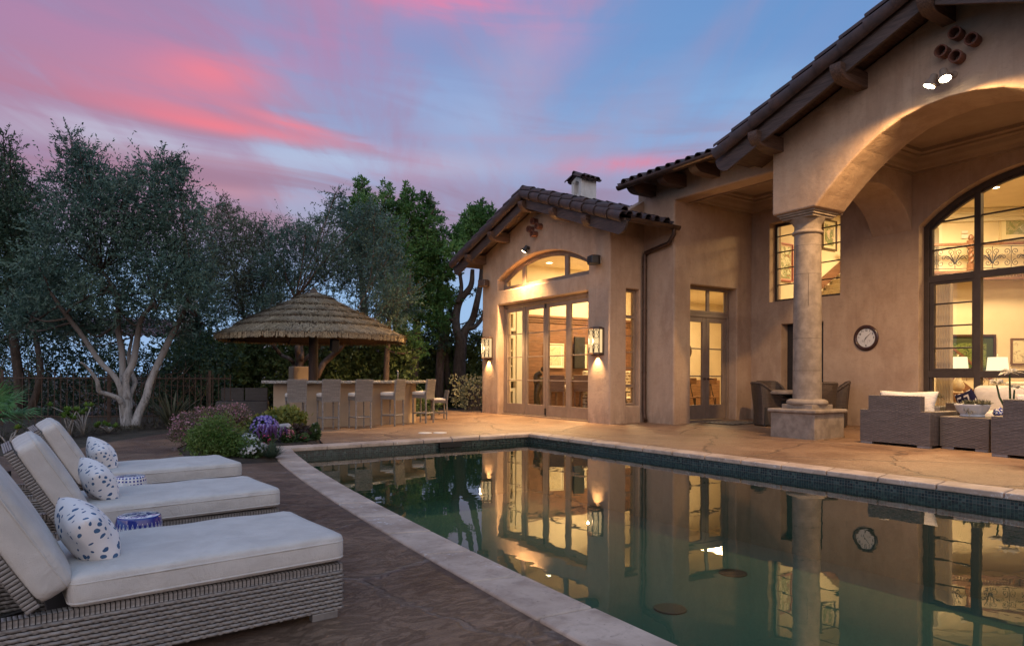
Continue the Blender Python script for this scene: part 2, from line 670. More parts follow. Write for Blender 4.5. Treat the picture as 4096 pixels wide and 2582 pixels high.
def spotted():
    m, t, out = mat('spotted_cloth')
    v = t.obj()
    w = t.vm('SCALE', t.vm('SUBTRACT', t.noise(v, 16, 2, 0.5, out=1), (0.5, 0.5, 0.5)), 0.028)
    q = t.map(t.vm('ADD', v, w), (1.0, 1.25, 0.72), rot=(0.3, 0.5, 0.2))
    d = t.voro(q, 32, 'F1', 0.9)
    k = t.xyz(t.voro(q, 32, 'F1', 0.85, out=1))[0]
    sp = t.m('LESS_THAN', d, t.m('ADD', 0.21, t.m('MULTIPLY', k, 0.16)))
    c = t.mix(sp, (0.74, 0.71, 0.70), t.mix(k, (0.035, 0.085, 0.19), (0.075, 0.15, 0.27)))
    pbr(t, out, c, 0.9, t.bump(t.noise(v, 8, 4, 0.6), 0.3, 0.02), spec=0.1)
    return m


MT['spots'] = spotted()


def porcelain(kind):
    m, t, out = mat('blue_white_porcelain_' + kind)
    v = t.obj()
    s = t.xyz(v)
    ang = t.m('ARCTAN2', s[1], s[0])
    rad = t.m('SQRT', t.m('ADD', t.m('MULTIPLY', s[0], s[0]), t.m('MULTIPLY', s[1], s[1])))
    z = s[2]
    top = t.m('GREATER_THAN', z, 0.3775)
    white = (0.72, 0.73, 0.74)
    blue = t.mix(t.noise(v, 40, 3, 0.6), (0.006, 0.012, 0.16), (0.02, 0.045, 0.32))
    if kind == 'petal':
        lob = t.m('ABSOLUTE', t.m('SINE', t.m('MULTIPLY', ang, 15)))
        edge = t.m('SUBTRACT', 0.338, t.m('MULTIPLY', lob, 0.03))
        bandm = t.m('GREATER_THAN', z, edge)
        line = t.m('LESS_THAN', t.m('ABSOLUTE', t.m('SUBTRACT', z, t.m('ADD', edge, 0.012))), 0.0025)
        hill = t.m('LESS_THAN', z, t.m('ADD', 0.165, t.m('MULTIPLY', t.noise(t.comb(t.m('MULTIPLY', ang, 1.6), 0.0, t.m('MULTIPLY', z, 9)), 2.2, 4, 0.6), 0.21)))
        side = t.m('MAXIMUM', t.m('MULTIPLY', bandm, t.m('SUBTRACT', 1.0, line)), t.m('MULTIPLY', hill, t.m('GREATER_THAN', t.noise(v, 30, 3, 0.6), 0.46)))
    else:
        key = t.m('MULTIPLY', t.m('GREATER_THAN', t.m('FRACT', t.m('MULTIPLY', ang, 4.4)), 0.45), t.m('GREATER_THAN', t.m('FRACT', t.m('MULTIPLY', z, 42)), 0.4))
        bandm = t.m('GREATER_THAN', z, t.m('SUBTRACT', 0.345, t.m('MULTIPLY', t.m('GREATER_THAN', t.m('SINE', t.m('MULTIPLY', ang, 4)), -0.1), 0.05)))
        du = t.m('SUBTRACT', t.m('FRACT', t.m('MULTIPLY', ang, 3.2)), 0.5)
        dz = t.m('SUBTRACT', t.m('FRACT', t.m('MULTIPLY', z, 21)), 0.5)
        dot = t.m('LESS_THAN', t.m('ADD', t.m('MULTIPLY', du, du), t.m('MULTIPLY', dz, dz)), 0.05)
        line = t.m('LESS_THAN', t.m('ABSOLUTE', t.m('SUBTRACT', z, 0.262)), 0.003)
        side = t.m('MAXIMUM', t.m('MAXIMUM', t.m('MULTIPLY', key, bandm), line), t.m('MULTIPLY', dot, t.m('SUBTRACT', 1.0, bandm)))
    orn = t.m('MULTIPLY', t.m('GREATER_THAN', t.noise(t.map(v, (1, 1.6, 1)), 19, 5, 0.62, 1.3), 0.49), t.m('LESS_THAN', rad, 0.094))
    rim = t.m('LESS_THAN', t.m('ABSOLUTE', t.m('SUBTRACT', rad, 0.1)), 0.0016)
    pat = t.m('ADD', t.m('MULTIPLY', top, t.m('MAXIMUM', orn, rim)), t.m('MULTIPLY', t.m('SUBTRACT', 1.0, top), side), clamp=True)
    pbr(t, out, t.mix(pat, white, blue), 0.12, spec=0.6, **{'Coat Weight': 0.4})
    return m


MT['petal'] = porcelain('petal')
MT['key'] = porcelain('key')
MT['straw'] = None


def strawmat():
    m, t, out = mat('thatch_straw')
    v = t.pos()
    n = t.noise(v, 55, 2, 0.6)
    c = t.mix(t.step(n, 0.3, 0.7), (0.14, 0.105, 0.062), (0.54, 0.44, 0.28))
    c = t.mix(t.m('MULTIPLY', t.step(t.noise(v, 2.1, 3, 0.6), 0.4, 0.7), 0.35), c, (0.22, 0.21, 0.18))
    pbr(t, out, c, 0.8, spec=0.2)
    return m


MT['straw'] = strawmat()
MT['strawshade'] = simple('thatch_shade', (0.045, 0.03, 0.02), (0.1, 0.07, 0.045), 40, 0.9, 0.5, 60)  # darker copy of the straw, shade under and between layers put into colour
MT['post'] = wood('post_wood', (0.035, 0.02, 0.014), (0.07, 0.042, 0.03), 2)
MT['bar_stucco'] = simple('bar_stucco', (0.33, 0.25, 0.17), (0.40, 0.31, 0.22), 2.2, 0.85, 0.2, 70, obj=False)
MT['granite'] = simple('granite', (0.2, 0.19, 0.165), (0.45, 0.43, 0.39), 38, 0.5, 0.9, 26, obj=False, dist=0.03)
# ================================================================ the setting
def struct(o):
    o['kind'] = 'structure'
    return o


yi = np.array([10.48, 9.4, 8.31, 7.45, 6.6, 5.55, 3.98, 3.06, 2.03, 0, -3])
xi = np.array([2.76, 2.58, 2.43, 2.34, 2.26, 2.18, 2.09, 2.06, 2.05, 2.09, 2.45])
yo = np.array([10.82, 8.96, 7.6, 6.11, 5.25, 4.68, 3.43, 2.54, 0, -3])
xo = np.array([2.52, 2.24, 2.07, 1.95, 1.9, 1.86, 1.80, 1.765, 1.78, 2.12])
PI_ = np.polyfit(yi, xi, 5)
PO_ = np.polyfit(yo, xo, 5)
ys = np.linspace(10.48, -3, 40)
left_in = [(float(np.polyval(PI_, y)), float(y)) for y in ys]
left_out = [(float(np.polyval(PO_, y)), float(y)) for y in np.linspace(10.82, -3.2, 40)]
FARL, FARR, NEARR = (2.76, 10.48), (7.3, 10.75), (7.62, -3.0)
left_in[0] = FARL
pool = [FARR] + left_in + [NEARR]                         # counter-clockwise
OFR, ONR = (7.64, 11.09), (7.96, -3.2)

# ground sheet, open under the pool and the deck
mb = MB()
GX0, GX1, GY0, GY1 = -6.0, 7.9, -4.0, 11.0
B = 400
hole = [(left_out[0][0] + .1, left_out[0][1] + .1)] + [(x + .1, y) for x, y in left_out[1:]] + [(7.8, -3.2), (7.5, 10.95)]
mb.slab([(-B, -B), (B, -B), (B, B), (-B, B)], [hole], lambda u, v, w: (u, v, w), -0.06, -0.035)
g = struct(mb.build('ground', MT['ground']))

# patio: level by the pool, then rising two percent to the house
mb = MB()


def sheet(mb, poly, z=lambda x, y: 0.0):
    tri = tessellate_polygon([[Vector((u, v, 0)) for u, v in poly]])
    mb.add([(u, v, z(u, v)) for u, v in poly], [tuple(t) for t in tri])


sheet(mb, [(3.45, 11.02), OFR, ONR, (8.0, -3.2), (8.0, 20.2), (6.6, 20.0), (5.2, 18.2), (3.2, 16.4), (2.2, 15.3), (2.6, 13.7), (3.9, 13.1)])
sheet(mb, [(8.0, -3.2), (20, -3.2), (20, 20), (10.6, 18.6), (8.0, 20.2)], lambda x, y: 0.02 * (x - 8))
bmesh_patio = mb.build('patio', MT['patio'])
struct(bmesh_patio)

# dark stamped deck on the lounger side
mb = MB()
bed = [(1.3, 10.2), (1.42, 9.42), (1.68, 9.02), (2.235, 8.95), (2.52, 10.80), (3.42, 11.02), (3.86, 12.6), (3.7, 13.1), (2.5, 13.65), (1.75, 12.6), (1.35, 11.4)]
lo = [p for p in left_out if p[1] < 8.93]
sheet(mb, [(2.235, 8.95)] + lo + [(-6, -3.2), (-6, 9.5), (-1.2, 11.2), (0.06, 11.95), (0.49, 12.93), (1.21, 13.97), (2.05, 15.09), (2.2, 15.3), (2.6, 13.7), (2.5, 13.65), (1.75, 12.6), (1.35, 11.4), (1.3, 10.2), (1.42, 9.42), (1.68, 9.02)])
struct(mb.build('deck', MT['deck']))
mb = MB()
n = len(bed)
cx, cy = np.mean(bed, axis=0)
vs = [(x, y, -.02) for x, y in bed] + [(cx + (x - cx) * .9, cy + (y - cy) * .9, .03) for x, y in bed] + [(cx, cy, .05)]
mb.add(vs, [(i, (i + 1) % n, n + (i + 1) % n, n + i) for i in range(n)] + [(n + i, n + (i + 1) % n, 2 * n) for i in range(n)])
struct(mb.build('flower_bed_soil', MT['soil']))

# coping stones
mb = MB()


def resample(a, b, step):
    """two matching polylines cut into equal stones"""
    a, b = np.array(a), np.array(b)
    d = np.r_[0, np.cumsum(np.hypot(*np.diff(a, axis=0).T))]
    k = max(1, int(round(d[-1] / step)))
    return d, k


def stones(a, b, step, zt=0.016):
    a, b = np.array(a, float), np.array(b, float)
    d = np.r_[0, np.cumsum(np.hypot(*np.diff(a, axis=0).T))]
    e = np.r_[0, np.cumsum(np.hypot(*np.diff(b, axis=0).T))]
    k = max(1, int(round(d[-1] / step)))
    P = lambda c, L, t: (np.interp(t * L[-1], L, c[:, 0]), np.interp(t * L[-1], L, c[:, 1]))
    for i in range(k):
        g = 0.0065 / d[-1]
        sub = np.linspace(i / k + g, (i + 1) / k - g, 4)
        vs = []
        dz = random.uniform(-.002, .002)
        for t in sub:
            p, q = P(a, d, t), P(b, e, t)
            vs += [(p[0], p[1], -.045), (p[0], p[1], zt + dz), (q[0], q[1], zt + dz), (q[0], q[1], -.045)]
        fs = []
        for j in range(3):
            for m in range(4):
                fs.append((4 * j + m, 4 * j + (m + 1) % 4, 4 * j + 4 + (m + 1) % 4, 4 * j + 4 + m))
        fs += [(3, 2, 1, 0), (12, 13, 14, 15)]
        mb.add(vs, fs)


ov = 0.03
stones([(x + ov, y) for x, y in left_in], left_out, 0.62)
stones([(FARL[0] + .03, FARL[1] - ov), (FARR[0] - ov, FARR[1] - ov)], [(2.56, 10.80), OFR], 0.56)
stones([(FARR[0] - ov, FARR[1] - ov), (NEARR[0] - ov, NEARR[1])], [OFR, ONR], 0.60)
struct(mb.build('pool_coping', MT['coping'], bevel=0.014, seg=3))

# pool shell with a mosaic water line
pl = pool + [pool[0]]
V, F, UV = [], [], []
s = 0
for i in range(len(pl) - 1):
    a, b = np.array(pl[i]), np.array(pl[i + 1])
    L = np.hypot(*(b - a))
    for z0, z1 in ((-0.045, -0.30),):
        k = len(V)
        V += [(*a, z0), (*b, z0), (*b, z1), (*a, z1)]
        UV += [(s, z0), (s + L, z0), (s + L, z1), (s, z1)]
        F.append((k, k + 1, k + 2, k + 3))
    s += L
me = bpy.data.meshes.new('pool_wall')
me.from_pydata(V, [], F)
uv = me.uv_layers.new(name='UVMap')
for i, q in enumerate(UV):
    uv.data[i].uv = q
struct(link(me, 'pool_wall', MT['mosaic']))
mb = MB()
np_ = len(pool)
mb.add([(x, y, -.30) for x, y in pool] + [(x, y, -1.05) for x, y in pool], [(i, (i + 1) % np_, np_ + (i + 1) % np_, np_ + i) for i in range(np_)])
struct(mb.build('pool_side', MT['plaster']))
mb = MB()
sheet(mb, pool, lambda x, y: -1.05)
struct(mb.build('pool_floor', MT['plaster']))
mb = MB()
sheet(mb, pool, lambda x, y: -0.135)
struct(mb.build('pool_water', MT['water']))

# ================================================================ the house
HL = (11.5, 10.0, 0.0)
house = thing('house', 'tan stucco villa with clay tile roofs, arched windows and lit rooms', 'house', HL, world=True)
X1, YC, YL, XM, YM, XB = 10.05, 11.64, 17.25, 11.06, 10.70, 13.64
H = house
RIDGE_Y, RIDGE_Z, SL = 14.35, 5.62, 0.335     # wing roof

# --- wing wall with door opening and arched light
fX1 = mapX(X1)
arc1 = arc(12.40, 16.41, 3.78, 0.50, 22)
out = [(YC, -.1), (12.42, -.1), (12.42, 3.085), (16.38, 3.085), (16.38, -.1), (YL, -.1), (YL, 4.55), (14.4, 5.5), (YC, 4.55)]
hole = [(12.40, 3.47)] + arc1 + [(16.41, 3.47)]
mb = MB()
mb.slab(out, [hole], fX1, 0, 0.42)
mb.build('wall', MT['stucco'], H, bevel=0.03, seg=3)
# wing side wall facing the camera
fS = mapY(YC)
mb = MB()
mb.slab([(X1 + .04, -.1), (XM + .12, -.1), (XM + .12, 5.2), (X1 + .04, 4.57)], [[(X1 + .48, .44), (10.93, .44), (10.93, 3.09), (X1 + .48, 3.09)]], fS, 0.001, 0.30)
mb.build('wall', MT['stucco'], H, bevel=0.02, seg=2)
# main wall return with porch header
fM = mapX(XM)
mb = MB()
mb.slab([(YC + .2, -.1), (YC + .2, 5.56), (7.795, 5.56), (7.795, 4.95), (YM, 4.95), (YM, -.1)], [], fM, 0, .45)
mb.build('wall', MT['stucco'], H, bevel=0.035, seg=3)
# porch end wall with the french doors
fD = mapY(YM - .002)
mb = MB()
mb.slab([(XM + .04, -.1), (11.58, -.1), (11.58, 3.16), (13.12, 3.16), (13.12, -.1), (XB, -.1), (XB, 5.3), (XM + .46, 5.3), (XM + .46, 4.952), (XM + .04, 4.952)], [], fD, 0, .36)
mb.build('wall', MT['stucco'], H, bevel=0.025, seg=3)
# porch back wall
fB = mapX(XB)
arc2 = arc(2.90, 6.86, 4.0, 0.79, 26)
mb = MB()
mb.slab([(YM + .4, -.1), (9.88, -.1), (9.88, 2.31), (8.84, 2.31), (8.84, -.1), (-1, -.1), (-1, 5.5), (YM + .4, 5.5)][::-1],
        [[(8.46, 2.84), (10.2, 2.84), (10.2, 4.66), (8.46, 4.66)], [(2.90, .22)] + [(6.86, .22)] + arc2[::-1]], fB, 0, .40)
mb.build('wall', MT['stucco'], H, bevel=0.02, seg=2)
# gable wall over the porch arch
XG, GT = 10.5, 0.84
fG = mapX(XG)
GC, SPR = 4.88, 3.97
ah = [(2.08, 0), (1.92, .17), (1.7, .38), (1.48, .57), (1.26, .73), (.98, .90), (.68, 1.03), (.34, 1.105), (0, 1.13)]
aL = [(GC + a, SPR + b) for a, b in ah]
aR = [(GC - a, SPR + b) for a, b in ah[::-1]][1:]
mb = MB()
mb.slab([(7.80, SPR)] + [(7.80, 5.30), (GC, 6.42), (1.96, 5.30), (1.96, SPR)] + aR[::-1] + aL[::-1], [], fG, 0, GT)
mb.build('wall', MT['stucco'], H, bevel=0.03, seg=3)
# transverse arch from the column to the back wall
fT = mapY(6.98)
at_ = arc(XG + GT, XB, 3.93, 0.74, 18)
mb = MB()
mb.slab([(XG + GT, 5.3)] + at_ + [(XB, 5.3)], [], fT, 0.004, 0.80)
mb.build('wall', MT['stucco'], H, bevel=0.02, seg=2)
# porch ceiling and crown mouldings
mb = MB()
mb.box(XG + GT, XB, -1, 6.98, 5.36, 5.5).box(XM + .45, XB, 7.79, YM, 5.30, 5.45)
mb.build('porch_ceiling', MT['crown'], H)
prof = [(0, -.36), (.035, -.36), (.035, -.31), (.07, -.30), (.09, -.25), (.15, -.2), (.18, -.13), (.25, -.11), (.25, -.075), (.32, -.06), (.32, 0), (0, 0)]


def crown(p, q, nrm, zt):
    """moulding along p->q; nrm points into the room"""
    m_ = MB()
    d = Vector((q[0] - p[0], q[1] - p[1]))
    L = d.length
    d.normalize()
    f = lambda u, v, w: (p[0] + d.x * w + nrm[0] * u, p[1] + d.y * w + nrm[1] * u, zt + v)
    m_.prism(prof, f, 0, L)
    return m_.build('cornice', MT['crown'], H)


crown((XM + .452, YM - .003), (XB, YM), (0, -1), 5.299)
crown((XB, 7.8), (XB, YM), (-1, 0), 5.297)
crown((XB, -1), (XB, 6.98), (-1, 0), 5.358)
crown((XG + GT + .004, 6.98), (XB, 6.98), (0, -1), 5.356)
crown((XM + .45, 7.8), (XM + .45, YM), (1, 0), 5.295)
# recessed porch downlight (unlit)
mb = MB()
mb.lathe([(.10, 0), (.10, -.012), (.075, -.014), (.07, 0.03), (.0, .03)], (12.25, 8.75, 5.302), 20)
mb.build('recessed_light', MT['brownmetal'], H, smooth=False)

# --- the stone column
PX, PY, PB = 10.92, 7.38, gz(10.5) - .02
col = MB()
prof_c = [(.238, .70), (.236, 1.2), (.230, 2.4), (.222, 3.62)]
col.lathe(prof_c, (PX, PY, 0), 40)
colo = col.build('column', MT['limestone'], H)
smooth_by_angle(colo, 35)
mb = MB()
mb.lathe([(.24, .60), (.29, .605), (.335, .63), (.345, .66), (.335, .695), (.29, .72), (.24, .725)], (PX, PY, 0), 40)
smooth_by_angle(mb.build('base_ring', MT['limestone'], colo), 50)
mb = MB()
mb.box(PX - .43, PX + .43, PY - .43, PY + .43, PB, .49)
mb.box(PX - .30, PX + .30, PY - .30, PY + .30, .545, .63)
mb.build('pedestal', MT['limestone'], colo, bevel=.012)
mb = MB()
mb.box(PX - .475, PX + .475, PY - .475, PY + .475, .488, .555)
mb.build('pedestal_cap', MT['limestone'], colo, bevel=.028, seg=4)
mb = MB()
mb.lathe([(.222, 3.60), (.25, 3.61), (.262, 3.635), (.25, 3.66), (.222, 3.67), (.222, 3.76), (.235, 3.78), (.245, 3.80), (.29, 3.85), (.30, 3.87)], (PX, PY, 0), 40)
for r_, z0, z1 in ((.30, 3.865, 3.90), (.335, 3.90, 3.935), (.365, 3.935, 3.975)):
    mb.box(PX - r_, PX + r_, PY - r_, PY + r_, z0, z1)
smooth_by_angle(mb.build('capital', MT['limestone'], colo, bevel=.008), 35)
# drum joints of the shaft
mb = MB()
zj = [.70, 1.22, 1.78, 2.34, 2.9, 3.4, 3.62]
for i in range(1, 6):
    r_ = np.interp(zj[i], [.7, 3.62], [.238, .222])
    mb.lathe([(r_ - .004, zj[i] - .004), (r_ + .0012, zj[i] - .003), (r_ + .0012, zj[i] + .003), (r_ - .004, zj[i] + .004)], (PX, PY, 0), 40)
for i in range(6):
    for a in ((2.6, 5.6, 4.2)[i % 3], (2.6, 5.6, 4.2)[i % 3] + 2.2):
        r_ = .2345
        x_, y_ = PX + r_ * math.cos(a + 1.2), PY + r_ * math.sin(a + 1.2)
        mb.tube([(x_, y_, zj[i]), (PX + (r_ - .006) * math.cos(a + 1.2), PY + (r_ - .006) * math.sin(a + 1.2), zj[i + 1])], .004, 4)
mb.build('mortar_joint', simple('mortar', (0.1, 0.078, 0.06), None, rough=.95), colo)

# --- roofs of barrel tile
TILE = MB()


def tile_field(o, du, dv, nu, nv, pu=0.27, pv=0.42, keep=None):
    """o: eave corner, du: unit vector along the eave, dv: unit vector up the slope"""
    o, du, dv = Vector(o), Vector(du).normalized(), Vector(dv).normalized()
    nn = du.cross(dv)
    if nn.z < 0:
        nn = -nn
    K = 8
    for i in range(nu):
        for j in range(nv):
            if keep and not keep(i, j):
                continue
            jit = random.uniform(-.012, .012)
            for (off, r0, r1, sgn, l0, l1) in ((0.0, .098, .082, 1, .03, .0), (pu / 2, .075, .085, -1, 0.055, 0.035)):
                a0 = o + du * (i * pu + off + jit) + dv * (j * pv + random.uniform(-.015, .015))
                vs = []
                for (t, rr, lift) in ((0, r0, l0), (pv * 1.12, r1, l1)):
                    for k in range(K + 1):
                        a = PI * k / K
                        vs.append(a0 + dv * t + du * (rr * math.cos(a)) + nn * (lift + sgn * rr * math.sin(a) * .92))
                # inner thickness at the exposed edge
                for k in range(K + 1):
                    a = PI * k / K
                    vs.append(a0 + du * ((r0 - .016) * math.cos(a)) + nn * (l0 + sgn * (r0 - .016) * math.sin(a) * .92))
                for k in range(K + 1):
                    a = PI * k / K
                    vs.append(a0 + dv * .12 + du * ((r0 - .016) * math.cos(a)) + nn * (l0 + sgn * (r0 - .016) * math.sin(a) * .92))
                q = K + 1
                fs = []
                for k in range(K):
                    fs += [(k, k + 1, q + k + 1, q + k), (k, 2 * q + k, 2 * q + k + 1, k + 1), (2 * q + k, 3 * q + k, 3 * q + k + 1, 2 * q + k + 1)]
                TILE.add(vs, fs)


def tile_row(p, q, r=.11, step=.40, lift=.02, up=Vector((0, 0, 1)), half=1.0):
    """a run of overlapping barrel tiles (ridge or rake) from the low end p to the high end q"""
    p, q = Vector(p), Vector(q)
    d = (q - p)
    L = d.length
    d.normalize()
    s_ = d.cross(up).normalized()
    u_ = s_.cross(d)
    k_ = max(1, int(L / step))
    K = 10
    for i in range(k_):
        a0 = p + d * (i * L / k_)
        vs = []
        for t, rr, lf in ((0, r, lift), (L / k_ * 1.14, r * .86, 0)):
            for k in range(K + 1):
                a = PI * k / K * half + PI * (1 - half) / 2
                vs.append(a0 + d * t + s_ * rr * math.cos(a) + u_ * (lf + rr * math.sin(a)))
        for k in range(K + 1):
            a = PI * k / K * half + PI * (1 - half) / 2
            vs.append(a0 + s_ * (r - .018) * math.cos(a) + u_ * (lift + (r - .018) * math.sin(a)))
        qn = K + 1
        fs = []
        for k in range(K):
            fs += [(k, k + 1, qn + k + 1, qn + k), (k, 2 * qn + k, 2 * qn + k + 1, k + 1)]
        TILE.add(vs, fs)


ang = math.atan(SL)
ca, sa = math.cos(ang), math.sin(ang)
RX = 9.52                                  # wing rake
EYR, EYL = 10.62, 18.05                    # wing eaves
zr = lambda y: RIDGE_Z - SL * abs(y - RIDGE_Y)
nvr = int((RIDGE_Y - EYR) / ca / .42)
tile_field((RX + .14, EYR, zr(EYR) + .03), (1, 0, 0), (0, ca, sa), 16, nvr, keep=lambda i, j: RX + .14 + .27 * i < 10.95 or EYR + .42 * ca * j > 11.8)
tile_field((RX + .14, EYL, zr(EYL) + .03), (1, 0, 0), (0, -ca, sa), 16, nvr)
tile_row((RX, EYR - .02, zr(EYR) - .0), (RX, RIDGE_Y, zr(RIDGE_Y) + .04), .125, .40, .02, Vector((-1, 0, .25)))
tile_row((RX, EYL + .02, zr(EYL) - .0), (RX, RIDGE_Y, zr(RIDGE_Y) + .04), .125, .40, .02, Vector((-1, 0, .25)))
tile_row((RX - .02, RIDGE_Y, RIDGE_Z + .10), (RX + 5, RIDGE_Y, RIDGE_Z + .10), .14, .42)
# cap course lying on the rake edge
tile_row((RX + .02, EYR, zr(EYR) + .10), (RX + .02, RIDGE_Y, zr(RIDGE_Y) + .15), .10, .42, .03)
tile_row((RX + .02, EYL, zr(EYL) + .10), (RX + .02, RIDGE_Y, zr(RIDGE_Y) + .15), .10, .42, .03)
# main roof above the porch header
MEX, MEZ = 10.30, 5.36
MS = .36
ma = math.atan(MS)
tile_field((MEX, 7.98, MEZ), (0, 1, 0), (math.cos(ma), 0, math.sin(ma)), 14, 12)
# porch gable roof
GX, GS, GRZ = 9.86, .385, 6.52
ga = math.atan(GS)
GE = 8.50
zg = lambda y: GRZ - GS * abs(y - GC)
nvg = int((GE - GC) / math.cos(ga) / .42)
tile_field((GX + .14, GE, zg(GE) + .03), (1, 0, 0), (0, -math.cos(ga), math.sin(ga)), 14, nvg)
tile_field((GX + .14, 2 * GC - GE, zg(GE) + .03), (1, 0, 0), (0, math.cos(ga), math.sin(ga)), 14, nvg)
for e_ in (GE, 2 * GC - GE):
    tile_row((GX, e_, zg(e_)), (GX, GC, zg(GC) + .04), .12, .42, .02, Vector((-1, 0, .25)))
    tile_row((GX + .02, e_, zg(e_) + .10), (GX + .02, GC, zg(GC) + .15), .10, .42, .03)
# small roof behind the wing
tile_field((12.5, 21.2, 6.10), (0, 1, 0), (math.cos(ma), 0, math.sin(ma)), 11, 3)
roof = TILE.build('roof', MT['tile'], H, fix=False)
smooth_by_angle(roof, 50)
# roof decks under the tiles
def roofslab(pts, t=.05):
    mb = MB()
    mb.add([(*p[:2], p[2]) for p in pts] + [(*p[:2], p[2] - t) for p in pts], [(0, 1, 2, 3), (7, 6, 5, 4), (0, 4, 5, 1), (1, 5, 6, 2), (2, 6, 7, 3), (3, 7, 4, 0)])
    mb.build('roof_deck', MT['timberX'], H)


e0 = .05
roofslab([(RX + .06, EYR + e0, zr(EYR + e0) - .02), (XM + .01, EYR + e0, zr(EYR + e0) - .02), (XM + .01, 11.75, zr(11.75) - .02), (RX + .06, 11.75, zr(11.75) - .02)])
roofslab([(RX + .06, 11.75, zr(11.75) - .02), (13.5, 11.75, zr(11.75) - .02), (13.5, RIDGE_Y, RIDGE_Z - .02), (RX + .06, RIDGE_Y, RIDGE_Z - .02)])
roofslab([(RX + .06, EYL - e0, zr(EYL - e0) - .02), (13.5, EYL - e0, zr(EYL - e0) - .02), (13.5, RIDGE_Y + .002, RIDGE_Z - .021), (RX + .06, RIDGE_Y + .002, RIDGE_Z - .021)])
roofslab([(MEX + .05, 7.9, MEZ - .02), (MEX + .05, 11.6, MEZ - .02), (16, 11.6, MEZ - .02 + MS * 5.65), (16, 7.9, MEZ - .02 + MS * 5.65)])
roofslab([(GX + .06, GE - e0, zg(GE - e0) - .02), (15, GE - e0, zg(GE - e0) - .02), (15, GC, GRZ - .02), (GX + .06, GC, GRZ - .02)])
roofslab([(GX + .06, 2 * GC - GE + e0, zg(GE - e0) - .02), (15, 2 * GC - GE + e0, zg(GE - e0) - .02), (15, GC - .002, GRZ - .021), (GX + .06, GC - .002, GRZ - .021)])
roofslab([(12.55, 21.1, 6.07), (12.55, 24.2, 6.07), (15, 24.2, 6.95), (15, 21.1, 6.95)])
# attic closing walls and the hidden body of the house
mb = MB()
mb.box(14.15, 15.5, 21.3, 23.9, -.1, 6.3)
mb.build('wall', MT['stucco'], H)
mb = MB()
mb.box(11.5, 13.6, 10.9, 11.6, 5.3, 5.66)
mb.build('wall', MT['stucco'], H)


# --- timber: rake boards, outlookers, rafter tails
def outlooker(x0, x1, y, ztop, w=.18, h=.25, name='outlooker'):
    """roof timber with a quarter-round nose at x0"""
    m_ = MB()
    pts = [(x1, ztop), (x0, ztop)]
    r_ = h * .95
    for k in range(1, 9):
        a = PI / 2 * k / 8
        pts.append((x0 + r_ * (1 - math.cos(a)), ztop - .01 - r_ * math.sin(a)))
    pts += [(x0 + r_, ztop - h), (x1, ztop - h)]
    m_.prism(pts, lambda u, v, w_: (u, y - w / 2 + w_, v), 0, w)
    return m_.build(name, MT['timberX'], H, bevel=.006)


for y_ in (RIDGE_Y, 13.05, 11.82, 15.85, 17.12):
    outlooker(RX - .10, X1 + .1, y_, zr(y_) - .15, h=.23)
for y_ in (GC, 6.15, 7.66, 2 * GC - 6.15):
    outlooker(GX - .10, XG + .1, y_, zg(y_) - .16, h=.24)
for y_ in (11.35, 10.45, 9.55, 8.65, 7.95):
    outlooker(MEX + .02, XM + .1, y_, MEZ + MS * .35 - .09, .2, .24, 'rafter_tail')


def rake(x, ye, yr, z, m_name='rake_board'):
    m_ = MB()
    sg = 1 if yr > ye else -1
    h = .24
    pts = [(yr, z(yr) - .06), (ye, z(ye) - .06)]
    for k in range(1, 7):
        a = PI / 2 * k / 6
        pts.append((ye + sg * .26 * (1 - math.cos(a)), z(ye) - .06 - h * math.sin(a)))
    pts.append((yr, z(yr) - .06 - h))
    m_.prism(pts, lambda u, v, w: (x + w, u, v), 0, .055)
    return m_.build(m_name, MT['timberY'], H, bevel=.004)


rake(RX + .03, EYR - .06, RIDGE_Y - .1, zr)
rake(RX + .03, EYL + .06, RIDGE_Y + .1, zr)
rake(GX + .03, GE + .06, GC + .1, zg)
rake(GX + .03, 2 * GC - GE - .06, GC - .1, zg)


def gutter(p, q, r=.075):
    p, q = Vector(p), Vector(q)
    d = (q - p).normalized()
    s_ = d.cross(Vector((0, 0, 1))).normalized()
    m_ = MB()
    pr = [(r, .015), (r, 0)] + [(r * math.cos(a), -r * math.sin(a)) for a in np.linspace(.2, PI - .2, 7)] + [(-r, 0), (-r, .015)]
    ring = pr + [(x * .88, y * .88 + .004) for x, y in pr[::-1]]
    m_.prism(ring, lambda u, v, w: tuple(p + s_ * u + Vector((0, 0, v)) + (q - p) * w), 0, 1)
    return m_.build('gutter', MT['copper'], H)


gutter((RX + .12, EYR - .03, zr(EYR) - .01), (XM + .02, EYR - .03, zr(EYR) - .03))
gutter((MEX - .04, 11.62, MEZ - .05), (MEX - .04, 7.95, MEZ + .0))
gutter((12.44, 24.1, 6.05), (12.44, 21.2, 6.07))
# downspout in the corner beside the side window
mb = MB()
zz = zr(EYR) - .06
mb.tube([(XM - .12, EYR - .03, zz + .02), (XM - .12, EYR - .03, zz - .14), (XM - .10, EYR + .15, zz - .3), (XM - .06, YC - .12, zz - .40), (XM - .06, YC - .09, zz - .52), (XM - .06, YC - .09, .32), (XM - .06, YC - .11, .16), (XM - .12, YC - .2, .10)], .047, 12)
for z_ in (1.2, 2.6, 3.6):
    mb.tube([(XM - .06, YC - .09, z_ - .02), (XM - .06, YC - .09, z_ + .02)], .055, 12)
smooth_by_angle(mb.build('downspout', MT['copper'], H), 40)

